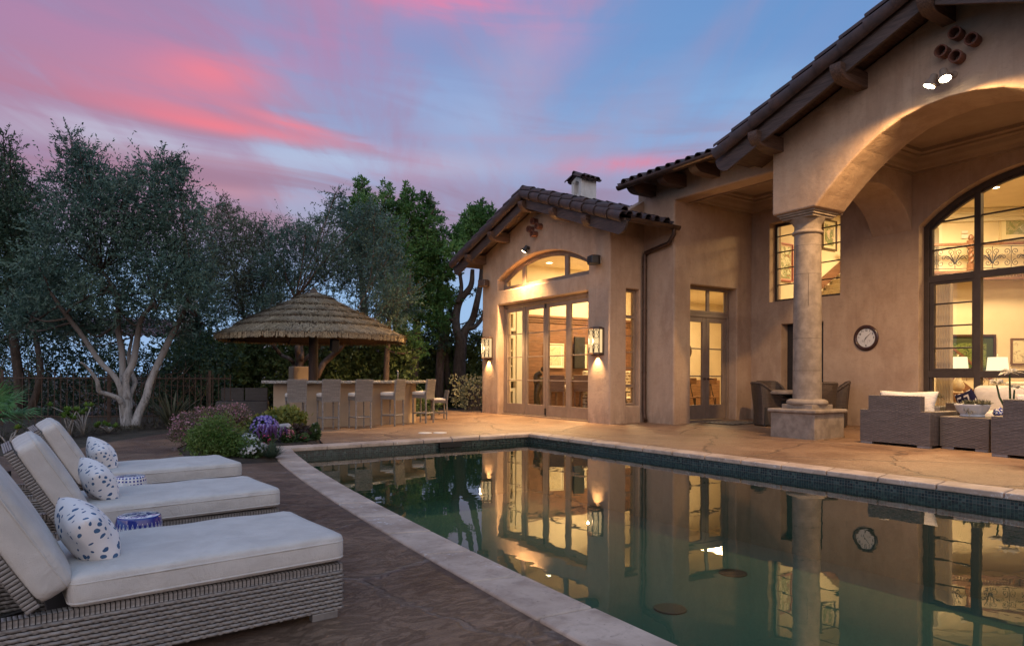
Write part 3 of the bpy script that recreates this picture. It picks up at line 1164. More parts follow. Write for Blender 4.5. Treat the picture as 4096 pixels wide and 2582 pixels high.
# --- chimney on the wing ridge
mb = MB()
cx0, cx1, cy0, cy1 = 11.50, 12.02, 14.50, 14.94
nich = [(cy0 + .12, 6.02), (cy1 - .12, 6.02)] + [(cy1 - .22 + .10 * math.cos(a), 6.28 + .10 * math.sin(a)) for a in np.linspace(0, PI, 9)]
mb.slab([(cy0, 5.3), (cy1, 5.3), (cy1, 6.40), ((cy0 + cy1) / 2, 6.53), (cy0, 6.40)], [nich], mapX(cx0), 0, .12)
mb.box(cx0 + .12, cx1, cy0, cy1, 5.3, 6.41)
chim = mb.build('chimney', MT['white_stucco'], H, bevel=.015)
TILE = MB()
cm = (cy0 + cy1) / 2
for sg in (-1, 1):
    d_ = Vector((0, -sg * .89, .45))
    tile_field((cx0 - .04, cm + sg * .33, 6.37), (1, 0, 0), d_, 4, 1, .16, .31)
tile_row((cx0 - .1, cm, 6.55), (cx1 + .1, cm, 6.55), .075, .3)
smooth_by_angle(TILE.build('chimney_cap', MT['tile'], chim, fix=False), 50)

# --- clay vent pipes
for (x_, pts, rr) in ((XG, ((4.74, 5.91), (4.53, 5.74), (4.92, 5.73), (4.73, 5.58)), .088), (X1, ((14.5, 5.06), (14.3, 4.9), (14.67, 4.89), (14.51, 4.74)), .085)):
    for (y_, z_) in pts:
        mb = MB()
        M_ = Matrix.Rotation(-PI / 2, 4, 'Y')
        mb.lathe([(rr * .72, -.02), (rr * .72, .15), (rr * .8, .165), (rr, .16), (rr, .11), (rr * .9, .10), (rr * .9, -.02)], (x_, y_, z_), 22, M_)
        smooth_by_angle(mb.build('vent_pipe', MT['terracotta'], H), 40)

# ---------------------------------------------------------------- windows and doors
FRM, GLS = MT['bronze'], MT['glass']


def pane(f, poly, w, parent, name='pane'):
    m_ = MB()
    tri = tessellate_polygon([[Vector((u, v, 0)) for u, v in poly]])
    m_.add([f(u, v, w) for u, v in poly], [tuple(t) for t in tri])
    return m_.build(name, GLS, parent, fix=False)


# arched light over the folding doors
w0 = .20
po = [(12.41, 3.48), (16.40, 3.48)] + [(y, z - .005) for y, z in arc1[::-1]]
mb = MB()
band(mb, po, .085, fX1, w0, w0 + .07)
band(mb, inset(po, .087), .035, fX1, w0 + .02, w0 + .06)
for y_ in (13.5, 15.4):
    zt = 3.78 - .1 + .5 - (abs(y_ - 14.4) / 2) ** 2 * .5
    bar(mb, (y_, 3.5), (y_, zt), .15, fX1, w0 + .004, w0 + .066)
win = mb.build('arched_window', MT['taupe'], H, bevel=.006)
pane(fX1, inset(po, .10), w0 + .035, win)

# folding doors: four leaves
mb = MB()
mb.box(X1 + .19, X1 + .33, 12.422, 16.378, 2.985, 3.082)
mb.box(X1 + .19, X1 + .33, 16.31, 16.378, .03, 2.984)
mb.box(X1 + .19, X1 + .33, 12.422, 12.47, .03, 2.984)
mb.box(X1 + .12, X1 + .42, 12.425, 16.375, -.05, .072)
mb.build('door_frame', MT['taupe'], H, bevel=.006)
ya, yb = 12.47, 16.31
wl = (yb - ya) / 4
for i in range(4):
    y0, y1 = ya + i * wl + .006, ya + (i + 1) * wl - .006
    m_ = MB()
    wF = .20 + (.02 if i in (1, 2) else .0)
    x0, x1 = wF, wF + .055
    f = fX1
    m_.prism([(y0, .08), (y0 + .105, .08), (y0 + .105, 2.97), (y0, 2.97)], f, x0, x1)
    m_.prism([(y1 - .105, .08), (y1, .08), (y1, 2.97), (y1 - .105, 2.97)], f, x0, x1)
    m_.prism([(y0 + .105, .08), (y1 - .105, .08), (y1 - .105, .36), (y0 + .105, .36)], f, x0 + .001, x1 - .001)
    m_.prism([(y0 + .105, 2.865), (y1 - .105, 2.865), (y1 - .105, 2.97), (y0 + .105, 2.97)], f, x0 + .001, x1 - .001)
    for z_ in (.99, 1.62, 2.25):
        m_.prism([(y0 + .105, z_ - .012), (y1 - .105, z_ - .012), (y1 - .105, z_ + .012), (y0 + .105, z_ + .012)], f, x0 + .012, x1 - .012)
    leaf = m_.build('folding_door', MT['taupe'], H, bevel=.005)
    pane(f, [(y0 + .1, .34), (y1 - .1, .34), (y1 - .1, 2.88), (y0 + .1, 2.88)], x0 + .028, leaf)
    if i == 1:
        m_ = MB()
        m_.prism([(y1 - .02, .11), (y1 + .025, .11), (y1 + .025, .28), (y1 - .02, .28)], f, x0 - .03, x0 - .002)
        m_.build('bolt', MT['iron'], leaf)
        m_ = MB()
        m_.prism([(y1 - .02, 2.85), (y1 + .025, 2.85), (y1 + .025, 2.96), (y1 - .02, 2.96)], f, x0 - .03, x0 - .002)
        m_.build('bolt', MT['iron'], leaf)


def casement(f, u0, u1, v0, v1, w, fw, rows=(), cols=(), mw=.025, d=.06, mtl=None, name='window', heavy=()):
    m_ = MB()
    band(m_, [(u0, v0), (u1, v0), (u1, v1), (u0, v1)], fw, f, w, w + d)
    for v in heavy:
        bar(m_, (u0 + fw, v), (u1 - fw, v), fw * 1.25, f, w + .002, w + d - .002)
    for v in rows:
        bar(m_, (u0 + fw, v), (u1 - fw, v), mw, f, w + .012, w + d - .012)
    for c in cols:
        bar(m_, (c, v0 + fw), (c, v1 - fw), mw, f, w + .008, w + d - .008)
    o = m_.build(name, mtl or FRM, H, bevel=.004)
    pane(f, [(u0 + fw * .8, v0 + fw * .8), (u1 - fw * .8, v0 + fw * .8), (u1 - fw * .8, v1 - fw * .8), (u0 + fw * .8, v1 - fw * .8)], w + d / 2, o)
    return o


casement(fS, X1 + .485, 10.925, .445, 3.085, .13, .055, rows=(1.3, 1.66, 2.03), heavy=(2.47, .89), mtl=MT['taupe'])
# upper stair window
casement(fB, 8.465, 10.195, 2.845, 4.655, .20, .06, rows=(3.24, 3.62, 4.0, 4.37), cols=(9.33,))
# big arched window
po = [(2.905, .225), (6.855, .225)] + [(y, z - .005) for y, z in arc2[::-1]]
mb = MB()
band(mb, po, .10, fB, .18, .30)
band(mb, inset(po, .102), .05, fB, .20, .28)
zarc = lambda y: 4.79 - .005 - (abs(y - 4.88) / 1.98) ** 2 * .72
for y_ in (5.93, 3.83):
    bar(mb, (y_, .3), (y_, zarc(y_) - .08), .11, fB, .182, .298)
for z_ in (2.98, 1.17):
    bar(mb, (2.98, z_), (6.78, z_), .13, fB, .184, .296)
for ya_, yb_ in ((5.98, 6.72), (3.04, 3.78)):
    band(mb, [(ya_, 1.235), (yb_, 1.235), (yb_, 2.915), (ya_, 2.915)], .045, fB, .20, .27)
    for z_ in (1.66, 2.08, 2.5):
        bar(mb, (ya_ + .04, z_), (yb_ - .04, z_), .028, fB, .21, .26)
    for z_ in (3.53, 4.05):
        bar(mb, (ya_ - .02, z_), (yb_ if z_ < 4 else (yb_ - .16 if yb_ > 5 else yb_), z_), .03, fB, .21, .26)
bar(mb, (5.20, 3.04), (5.20, zarc(5.20) - .08), .035, fB, .21, .26)
bar(mb, (4.56, 3.04), (4.56, zarc(4.56) - .08), .035, fB, .21, .26)
for z_ in (3.53, 4.05):
    bar(mb, (3.88, z_), (5.88, z_), .03, fB, .212, .258)
win = mb.build('arched_window', FRM, H, bevel=.006)
pane(fB, inset(po, .09), .235, win)
# dark service door in the back wall
mb = MB()
mb.box(XB + .22, XB + .27, 8.85, 9.87, .05, 2.30)
for z_ in (1.1, 1.62):
    mb.box(XB + .20, XB + .225, 8.95, 9.77, z_ - .02, z_ + .02)
dk = mb.build('door', MT['iron'], H, bevel=.004)
mb = MB()
mb.tube([(XB + .22, 8.98, 1.05), (XB + .14, 8.98, 1.05), (XB + .14, 9.1, 1.05)], .012, 8)
mb.build('handle', MT['footmetal'], dk)
# french doors with a transom light
wD = .22
casement(fD, 11.60, 13.10, 2.56, 3.15, wD, .06, cols=(12.40,), mw=.09, mtl=MT['taupe'], name='transom_window')
mb = MB()
mb.prism([(11.585, .06), (11.655, .06), (11.655, 2.555), (11.585, 2.555)], fD, wD, wD + .12)
mb.prism([(13.045, .06), (13.115, .06), (13.115, 2.555), (13.045, 2.555)], fD, wD, wD + .12)
mb.prism([(11.655, 2.475), (13.045, 2.475), (13.045, 2.555), (11.655, 2.555)], fD, wD, wD + .12)
mb.prism([(11.585, -.05), (13.115, -.05), (13.115, .115), (11.585, .115)], fD, wD - .16, wD + .13)
mb.build('door_frame', MT['taupe'], H, bevel=.006)
for i, (a_, b_) in enumerate(((11.665, 12.345), (12.355, 13.035))):
    m_ = MB()
    st = .115
    m_.prism([(a_, .125), (a_ + st, .125), (a_ + st, 2.47), (a_, 2.47)], fD, wD + .02, wD + .075)
    m_.prism([(b_ - st, .125), (b_, .125), (b_, 2.47), (b_ - st, 2.47)], fD, wD + .02, wD + .075)
    m_.prism([(a_ + st, .125), (b_ - st, .125), (b_ - st, .46), (a_ + st, .46)], fD, wD + .021, wD + .074)
    m_.prism([(a_ + st, 2.36), (b_ - st, 2.36), (b_ - st, 2.47), (a_ + st, 2.47)], fD, wD + .021, wD + .074)
    for z_ in (1.12, 1.75):
        m_.prism([(a_ + st, z_ - .014), (b_ - st, z_ - .014), (b_ - st, z_ + .014), (a_ + st, z_ + .014)], fD, wD + .03, wD + .065)
    dr = m_.build('french_door', MT['taupe'], H, bevel=.005)
    pane(fD, [(a_ + st - .01, .45), (b_ - st + .01, .45), (b_ - st + .01, 2.37), (a_ + st - .01, 2.37)], wD + .048, dr)
    m_ = MB()
    hx = b_ - .055 if i == 0 else a_ + .055
    m_.tube([fD(hx, 1.06, wD + .02), fD(hx, 1.06, wD - .04), fD(hx + (-.1 if i == 0 else .1), 1.065, wD - .045)], .011, 8)
    m_.lathe([(.03, 0), (.03, .01), (.012, .014)], fD(hx, 1.06, wD + .006), 12, Matrix.Rotation(PI / 2, 4, 'X'))
    m_.build('handle', MT['brownmetal'], dr)

# ---------------------------------------------------------------- rooms behind the glass
CREAM = simple('cream_paint', (0.70, 0.60, 0.42), (0.76, 0.66, 0.48), 1.5, 0.7)
TRIM = simple('white_trim', (0.72, 0.66, 0.52), None, rough=.5)
PANEL = wood('mahogany_panel', (0.14, 0.066, 0.038), (0.25, 0.125, 0.075), 0, .4)
CARPET = simple('oak_floor', (0.22, 0.13, 0.07), (0.32, 0.2, 0.11), 4, .45)


def room(poly, z0, z1, wallm=CREAM):
    m_ = MB()
    n_ = len(poly)
    m_.add([(x, y, z0) for x, y in poly] + [(x, y, z1) for x, y in poly], [(i, (i + 1) % n_, n_ + (i + 1) % n_, n_ + i) for i in range(n_) if poly[i][2:] != ('open',)])
    return m_


def room_shell(poly, z0, z1, open_edges, name='interior_wall'):
    m_ = MB()
    n_ = len(poly)
    m_.add([(x, y, z0) for x, y in poly] + [(x, y, z1) for x, y in poly], [(i, (i + 1) % n_, n_ + (i + 1) % n_, n_ + i) for i in range(n_) if i not in open_edges])
    m_.build(name, CREAM, H, fix=False)
    m_ = MB()
    sheet(m_, poly, lambda x, y: z0)
    m_.build('interior_floor', CARPET, H, fix=False)
    m_ = MB()
    sheet(m_, poly, lambda x, y: z1)
    m_.build('interior_ceiling', CREAM, H, fix=False)


# wing room
A = [(10.47, 11.95), (10.47, 17.0), (16.6, 17.0), (16.6, 16.6), (11.95, 11.95)]
room_shell(A, .08, 4.42, (0, 4))
mb = MB()
mb.box(10.472, 10.49, 11.95, 12.42, .08, 4.42).box(10.472, 10.49, 16.39, 17.0, .08, 4.42).box(10.472, 10.49, 12.42, 16.39, 3.09, 3.46)
mb.build('interior_wall', CREAM, H)
mb = MB()
mb.box(11.30, 16.4, 16.93, 16.995, .08, 2.72)
mb.box(11.28, 16.4, 16.88, 16.992, 2.72, 2.78).box(11.28, 16.4, 16.85, 16.992, 2.78, 2.86).box(11.28, 16.4, 16.80, 16.992, 2.86, 2.93)
for z_ in np.arange(.4, 2.7, .29):
    mb.box(11.30, 16.4, 16.922, 16.93, z_, z_ + .275)
mb.build('wood_panelling', PANEL, H, bevel=.004)
mb = MB()
for a_, b_, z0, z1 in ((10.52, 10.98, .1, .75), (10.52, 10.98, .95, 2.30), (10.52, 10.98, 2.42, 3.0)):
    band(mb, [(a_, z0), (b_, z0), (b_, z1), (a_, z1)], .09, mapY(16.90), 0, .08)
mb.box(11.02, 11.26, 16.9, 16.99, .1, 3.05)
for z_ in (1.4, 1.85):
    mb.box(10.6, 10.9, 16.92, 16.96, z_ - .02, z_ + .02)
wr = mb.build('window', TRIM, H, bevel=.006)
m_ = MB()
m_.box(10.55, 10.96, 16.985, 16.992, .15, 2.95)
m_.build('pane', simple('night_glass', (0.05, 0.04, 0.03), None, rough=.08), wr)
# stair hall and kitchen behind the french doors
room_shell([(11.52, 11.07), (16.9, 11.07), (16.9, 14.3), (14.7, 14.3)], .1, 3.3, (0,))
mb = MB()
mb.box(11.3, 11.585, 11.07, 11.09, .1, 3.3).box(13.11, 16.9, 11.07, 11.09, .1, 3.3).box(11.585, 13.11, 11.07, 11.09, 3.16, 3.3)
mb.build('interior_wall', CREAM, H)
# tall living room
DG = (.75, -.66)
Cq = [(14.05, 10.6), (17.2, 10.6), (22.2, 6.2), (22.2, 0.5), (14.05, 0.5)]
room_shell(Cq, .1, 5.42, (4,))
mb = MB()
mb.slab([(10.6, .1), (.5, .1), (.5, 5.42), (10.6, 5.42)], [[(8.46, 2.84), (10.2, 2.84), (10.2, 4.66), (8.46, 4.66)], [(2.90, .22)] + [(6.86, .22)] + arc2[::-1]], mapX(14.05), 0, .02)
mb.build('interior_wall', CREAM, H)
# ================================================================ woven furniture
def weave(mb, o, u, v, w, h, pv=.0135, su=.034, amp=.0045, sides=4, across=4, plain=False):
    """real woven relief on a rectangle: strands run along u, going over and under stakes"""
    o, u, v = np.array(o, float), np.array(u, float), np.array(v, float)
    u /= np.linalg.norm(u)
    v /= np.linalg.norm(v)
    nn = np.cross(u, v)
    rows = max(2, int(round(h / pv)))
    cols = max(2, int(round(w / su)))
    if across == 4:
        ty = np.array([0.0, .1, .3, .5, .7, .9])
    else:
        ty = np.array([0.0, .09, .5, .91])
    hy = np.sqrt(np.clip(1 - ((ty - .5) / .42) ** 2, 0, 1))
    Vy = ((np.arange(rows)[:, None] + ty[None]) * (h / rows)).ravel()
    Vy = np.append(Vy, h)
    Hy = np.append(np.tile(hy, rows), 0)
    Ry = np.append(np.repeat(np.arange(rows), len(ty)), rows)
    Ux = np.linspace(0, w, cols * sides + 1)
    q = Ux * cols / w
    if plain:
        D = amp * (Hy[:, None] - .4) + 0 * Ux[None]
    else:
        over = .5 + .5 * np.tanh(1.9 * np.cos(np.pi * q[None] + np.pi * Ry[:, None]))
        strand = amp * (.20 + .80 * over - 1.0 * (1 - Hy[:, None]))
        fx = np.abs((q % 1.0) - 0.0)
        fx = np.minimum(fx, 1 - fx)
        stake = amp * (.62 * np.sqrt(np.clip(1 - (fx / .26) ** 2, 0, 1)) - .2)
        D = np.maximum(np.maximum(strand, stake[None]), -.62 * amp)
    D[:, 0] = -.3 * amp
    D[:, -1] = -.3 * amp
    P = o[None, None] + Ux[None, :, None] * u + Vy[:, None, None] * v + D[..., None] * nn
    ny, nx = P.shape[:2]
    idx = np.arange(ny * nx).reshape(ny, nx)
    k_ = len(ty)
    rows_ = np.arange(ny - 1)
    idx_ = rows_[(rows_ % k_ != 0) & (rows_ % k_ != k_ - 1)]      # open slits between the strands
    F = np.stack([idx[idx_][:, :-1], idx[idx_][:, 1:], idx[idx_ + 1][:, 1:], idx[idx_ + 1][:, :-1]], -1).reshape(-1, 4)
    mb.np(P.reshape(-1, 3), F)


def wbox(mb, core, x0, x1, y0, y1, z0, z1, faces='xXyYZ', pv=.0135, su=.034, amp=.0045, vert=False, **k):
    """box skinned with weave on the named faces"""
    core.box(x0 + .006, x1 - .006, y0 + .006, y1 - .006, z0 + .006, z1 - .006)
    def W(o, u, v, w, h):
        if vert:
            weave(mb, np.array(o) + np.array(u) * w, v, -np.array(u, float), h, w, pv, su, amp, **k)
        else:
            weave(mb, o, u, v, w, h, pv, su, amp, **k)
    dx, dy, dz = x1 - x0, y1 - y0, z1 - z0
    if 'x' in faces:
        W((x0, y1, z0), (0, -1, 0), (0, 0, 1), dy, dz)
    if 'X' in faces:
        W((x1, y0, z0), (0, 1, 0), (0, 0, 1), dy, dz)
    if 'y' in faces:
        W((x0, y0, z0), (1, 0, 0), (0, 0, 1), dx, dz)
    if 'Y' in faces:
        W((x1, y1, z0), (-1, 0, 0), (0, 0, 1), dx, dz)
    if 'Z' in faces:
        W((x0, y0, z1), (1, 0, 0), (0, 1, 0), dx, dy)


def wound(mb, p, q, r, n=10, pitch=.012):
    """a rail wrapped round with strand"""
    p, q = Vector(p), Vector(q)
    L = (q - p).length
    k = max(2, int(L / pitch))
    path, rad = [], []
    for i in range(k):
        for t, f in ((.08, .80), (.32, 1.0), (.68, 1.0), (.92, .80)):
            path.append(p + (q - p) * ((i + t) / k))
            rad.append(r * f)
    mb.tube(path, rad, n)


def cushion(L, W, T, rad=.05, puff=.03, nx=36, ny=18, nz=6, wr=.006, seed=0):
    """soft rounded box with slight creases, centred, top at +T/2; returns (V, F)"""
    r_ = np.random.default_rng(seed)
    ph = r_.uniform(0, 6.28, (5, 3))
    fr = r_.uniform(2, 9, (5, 3))

    def warp(P):
        hx, hy, hz = L / 2, W / 2, T / 2
        q = np.clip(P, [-hx + rad, -hy + rad, -hz + rad * .8], [hx - rad, hy - rad, hz - rad * .8])
        d = P - q
        n_ = np.linalg.norm(d, axis=1, keepdims=True)
        n_[n_ == 0] = 1
        lim = np.minimum(n_, rad)
        big = (np.abs(d).max(1, keepdims=True))
        out_ = q + d / n_ * np.where(n_ > 0, big, 0)
        fx = 1 - (out_[:, 0] / hx) ** 2
        fy = 1 - (out_[:, 1] / hy) ** 2
        out_[:, 2] += np.sign(out_[:, 2]) * puff * np.clip(fx, 0, 1) ** .5 * np.clip(fy, 0, 1) ** .5 * np.clip(np.abs(out_[:, 2]) / hz, 0, 1)
        wv = sum(np.sin(out_[:, 0] * fr[i, 0] * 2 + out_[:, 1] * fr[i, 1] * 2 + ph[i, 0]) for i in range(5)) * wr / 5
        out_[:, 2] += wv * np.clip(out_[:, 2] / hz, 0, 1)
        out_[:, 1] += wv * .6 * np.sign(out_[:, 1])
        return out_
    Vs, Fs = [], []
    b = 0

    def face(fix, sg, a, c, na, nc):
        nonlocal b
        e = lambda n_: np.sin(np.linspace(-PI / 2, PI / 2, n_ + 1)) * .35 + np.linspace(-1, 1, n_ + 1) * .65
        A_, C_ = np.meshgrid(e(na), e(nc), indexing='ij')
        P = np.zeros((A_.size, 3))
        dims = (L / 2, W / 2, T / 2)
        P[:, fix] = sg * dims[fix]
        P[:, a] = A_.ravel() * dims[a]
        P[:, c] = C_.ravel() * dims[c]
        idx = np.arange(A_.size).reshape(na + 1, nc + 1) + b
        F = np.stack([idx[:-1, :-1], idx[1:, :-1], idx[1:, 1:], idx[:-1, 1:]], -1).reshape(-1, 4)
        if sg < 0:
            F = F[:, ::-1]
        Vs.append(warp(P))
        Fs.append(F)
        b += A_.size
    face(2, 1, 0, 1, nx, ny)
    face(2, -1, 0, 1, nx, ny)
    face(0, 1, 1, 2, ny, nz)
    face(0, -1, 1, 2, ny, nz)
    face(1, 1, 2, 0, nz, nx)
    face(1, -1, 2, 0, nz, nx)
    return np.concatenate(Vs), np.concatenate(Fs)


def weld(o, d=.0008):
    bm = bmesh.new()
    bm.from_mesh(o.data)
    bmesh.ops.remove_doubles(bm, verts=bm.verts, dist=d)
    bmesh.ops.recalc_face_normals(bm, faces=bm.faces)
    bm.to_mesh(o.data)
    bm.free()
    o.data.polygons.foreach_set('use_smooth', [True] * len(o.data.polygons))
    return o


def soft(name, mtl, parent, L, W, T, M=None, **k):
    V, F = cushion(L, W, T, **k)
    if M is not None:
        V = np.array([tuple(M @ Vector(p)) for p in V])
    return weld(link(npmesh(name, V, F), name, mtl, parent))


def seam(mb, L, W, z, rad, M=None, r=.0035):
    pts = []
    for sx, sy, a0 in ((1, 1, 0), (-1, 1, 1), (-1, -1, 2), (1, -1, 3)):
        for k in range(5):
            a = PI / 2 * (a0 + k / 4)
            pts.append(Vector((sx * (L / 2 - rad) + rad * .92 * math.cos(a), sy * (W / 2 - rad) + rad * .92 * math.sin(a), z)))
    pts.append(pts[0])
    if M is not None:
        pts = [M @ p for p in pts]
    mb.tube(pts, r, 6, cap=False)


def pillow_mesh(name, w, h, t, mtl, parent=None, n=26, pinch=.10, seed=0):
    """square scatter pillow with drawn-out corners, lying in its own XY plane"""
    r_ = np.random.default_rng(seed)
    e = np.linspace(-1, 1, n)
    A_, B_ = np.meshgrid(e, e, indexing='ij')
    k = 1 - pinch * (1 - np.abs(A_ * B_)) * np.maximum(np.abs(A_), np.abs(B_)) ** 4
    X, Y = A_ * w / 2 * k, B_ * h / 2 * k
    prof_ = (np.clip(1 - A_ ** 2, 0, 1) ** .42) * (np.clip(1 - B_ ** 2, 0, 1) ** .42)
    wr = sum(np.sin(A_ * r_.uniform(2, 6) + B_ * r_.uniform(2, 6) + r_.uniform(0, 6)) for _ in range(4)) * .05
    Z = t / 2 * prof_ * (1 + wr)
    V = np.concatenate([np.stack([X, Y, Z], -1).reshape(-1, 3), np.stack([X, Y, -Z], -1).reshape(-1, 3)])
    idx = np.arange(n * n).reshape(n, n)
    F = np.stack([idx[:-1, :-1], idx[1:, :-1], idx[1:, 1:], idx[:-1, 1:]], -1).reshape(-1, 4)
    F = np.concatenate([F, F[:, ::-1] + n * n])
    return weld(link(npmesh(name, V, F), name, mtl, parent), .0012)


def scatter_leaves(n_, centre, rad, size, rs, shell=.55, flat=.35, asp=.5):
    """n_ small leaf quads in an ellipsoid; returns V, F"""
    d = rs.normal(size=(n_, 3))
    d /= np.linalg.norm(d, axis=1, keepdims=True)
    r_ = rs.uniform(shell, 1, (n_, 1)) ** (1 / 2.0) * np.exp(rs.normal(0, .13, (n_, 1)))
    r_ *= 1 + .16 * np.sin(d[:, :1] * 9 + 2) * np.sin(d[:, 1:2] * 8) + .1 * np.sin(d[:, 2:] * 11)
    P = np.array(centre) + d * r_ * np.array(rad)
    ax = rs.normal(size=(n_, 3)) + d * .8 + np.array([0, 0, .3])
    ax /= np.linalg.norm(ax, axis=1, keepdims=True)
    sd = np.cross(ax, rs.normal(size=(n_, 3)))
    sd /= np.linalg.norm(sd, axis=1, keepdims=True)
    L = size * rs.uniform(.6, 1.25, (n_, 1))
    V = np.stack([P, P + ax * L * .5 + sd * L * asp * .5, P + ax * L, P + ax * L * .5 - sd * L * asp * .5], 1)
    return V.reshape(-1, 3), np.arange(4 * n_).reshape(n_, 4)



# ---------------------------------------------------------------- chaise loungers (local: foot end at +x, near side at y = 0)
def make_chaise():
    t = thing('chaise_lounger', 'x', 'sun lounger')
    Ls, Wd, zb, zt = 1.10, .70, .036, .245
    XE = -1.75
    mb, core = MB(), MB()
    wbox(mb, core, XE, 0, 0, .045, zb, zt - .03, 'yYX', pv=.0180, su=.031, amp=.0088, sides=6)
    wbox(mb, core, XE, 0, Wd - .045, Wd, zb, zt - .03, 'yYX', pv=.0180, su=.031, amp=.0088, sides=6)
    wbox(mb, core, -.045, 0, .046, Wd - .046, zb, zt - .03, 'xX', pv=.0180, su=.031, amp=.0088, sides=6)
    # wrapped top rails
    for y_ in (0, Wd - .045):
        weave(mb, (XE, y_ - .002, zt - .03), (0, 0, 1), (1, 0, 0), .03, -XE, .0165, .05, .0035, plain=True)
        mb2 = (XE, y_ - .002, zt)
        P = np.array(mb2)
        weave(mb, (0.0, y_ - .002, zt), (0, 1, 0), (-1, 0, 0), .05, -XE, .0165, .05, .0035, plain=True)
        core.box(XE, -.004, y_ + .004, y_ + .041, zt - .03, zt - .006)
        weave(mb, (0, y_ + .047, zt - .03), (0, 0, 1), (-1, 0, 0), .03, -XE, .0165, .05, .0035, plain=True)
    weave(mb, (.002, Wd, zt - .03), (0, 0, 1), (0, -1, 0), .03, Wd, .0165, .05, .0035, plain=True)
    f_ = mb.build('frame', MT['wicker'], t, smooth=True, fix=False)
    core.box(-1.10, -.05, .05, Wd - .05, .15, .17)
    core.build('shade_core', MT['core'], f_)
    for (a_, b_) in ((-.14, 0.004), (-.14, Wd - .05), (-1.6, .004), (-1.6, Wd - .05)):
        m_ = MB().box(a_, a_ + .12, b_, b_ + .045, 0, .034)
        m_.build('foot', MT['footmetal'], t, bevel=.003)
    # seat cushion
    zc = zt + .005
    M_ = Matrix.Translation((-.525, Wd / 2, zc + .062)) @ Matrix.Rotation(R(-.6), 4, 'Y')
    sc_ = soft('seat_cushion', MT['canvas'], t, 1.07, Wd + .03, .122, M_, rad=.042, puff=.010, wr=.005, seed=3)
    sm = MB()
    seam(sm, 1.072, Wd + .034, .030, .045, M_, .0042)
    seam(sm, 1.072, Wd + .034, -.042, .045, M_, .0042)
    sm.build('piping', MT['canvas'], sc_, smooth=True)
    # reclined back
    ang_ = R(60)
    BL = .50
    Mb = Matrix.Translation((-1.18, Wd / 2, zt + .005)) @ Matrix.Rotation(ang_, 4, 'Y')      # local -x runs up the back
    mb, core = MB(), MB()
    pts = [(0, 0), (-BL, 0)]
    for y_ in (-Wd / 2 + .005, Wd / 2 - .05):
        core.box(-BL + .004, 0, y_ + .006, y_ + .039, .006, .039, Mb)
        for (o_, u_, v_) in (((0, y_, 0), (0, 0, 1), (-1, 0, 0)), ((0, y_, .045), (0, 1, 0), (-1, 0, 0)), ((0, y_ + .045, .045), (0, 0, -1), (-1, 0, 0)), ((0, y_ + .045, 0), (0, -1, 0), (-1, 0, 0))):
            tmp = MB()
            weave(tmp, o_, u_, v_, .045, BL, .0165, .05, .0035, plain=True)
            mb.add([Mb @ Vector(p) for p in tmp.v], tmp.f)
    for (o_, u_, v_) in (((-BL, -Wd / 2 + .05, 0), (0, 1, 0), (0, 0, 1)), ((-BL, -Wd / 2 + .05, .045), (0, 1, 0), (1, 0, 0))):
        tmp = MB()
        weave(tmp, o_, u_, v_, Wd - .1, .045, .012, .04, .004)
        mb.add([Mb @ Vector(p) for p in tmp.v], tmp.f)
    tmp = MB()
    weave(tmp, (-BL + .01, Wd / 2 - .05, .012), (0, -1, 0), (1, 0, 0), Wd - .1, BL - .02, .013, .036, .004)
    mb.add([Mb @ Vector(p) for p in tmp.v], tmp.f)
    br = mb.build('backrest', MT['wicker'], t, smooth=True, fix=False)
    core.box(-BL + .02, -.01, -Wd / 2 + .05, Wd / 2 - .05, .016, .03, Mb)
    core.build('shade_core', MT['core'], br)
    m_ = MB()
    for y_ in (.06, Wd - .06):
        m_.tube([(-1.21 - .36 * math.cos(ang_), y_, zt + .36 * math.sin(ang_) - .03), (-1.38, y_, .06), (-1.12, y_, .1)], .012, 8)
    m_.tube([(-1.38, .05, .06), (-1.38, Wd - .05, .06)], .012, 8)
    m_.build('support_bar', MT['iron'], t)
    # tail of the frame under the back
    mb, core = MB(), MB()
    wbox(mb, core, -1.75, -1.705, .046, Wd - .046, zb, zt - .03, 'xXZ', pv=.0180, su=.031, amp=.0088, sides=6)
    tl = mb.build('frame', MT['wicker'], t, smooth=True, fix=False)
    core.build('shade_core', MT['core'], tl)
    Mc = Mb @ Matrix.Translation((-BL / 2 - .0, 0, .046 + .064))
    bc = soft('back_cushion', MT['canvas'], t, BL + .0, Wd + .02, .125, Mc, rad=.045, puff=.02, wr=.006, seed=8)
    sm = MB()
    seam(sm, BL + .002, Wd + .024, .033, .045, Mc, .0042)
    sm.build('piping', MT['canvas'], bc, smooth=True)
    return t


CH = [((1.05, 3.06), 'cream cushioned grey wicker lounger nearest the camera, whole woven side in view'),
      ((1.135, 4.53), 'middle of three cream cushioned wicker loungers, between the two porcelain stools'),
      ((1.20, 6.03), 'cream cushioned wicker lounger farthest from the camera, beside the flower bed')]
proto = make_chaise()
CA = R(5.0)
for i, ((x, y), lab) in enumerate(CH):
    o = proto if i == 0 else copy_tree(proto)
    o.location = (x, y, 0)
    o.rotation_euler = (0, 0, CA)
    tag(o, lab, 'sun lounger', 'sun loungers beside the pool')

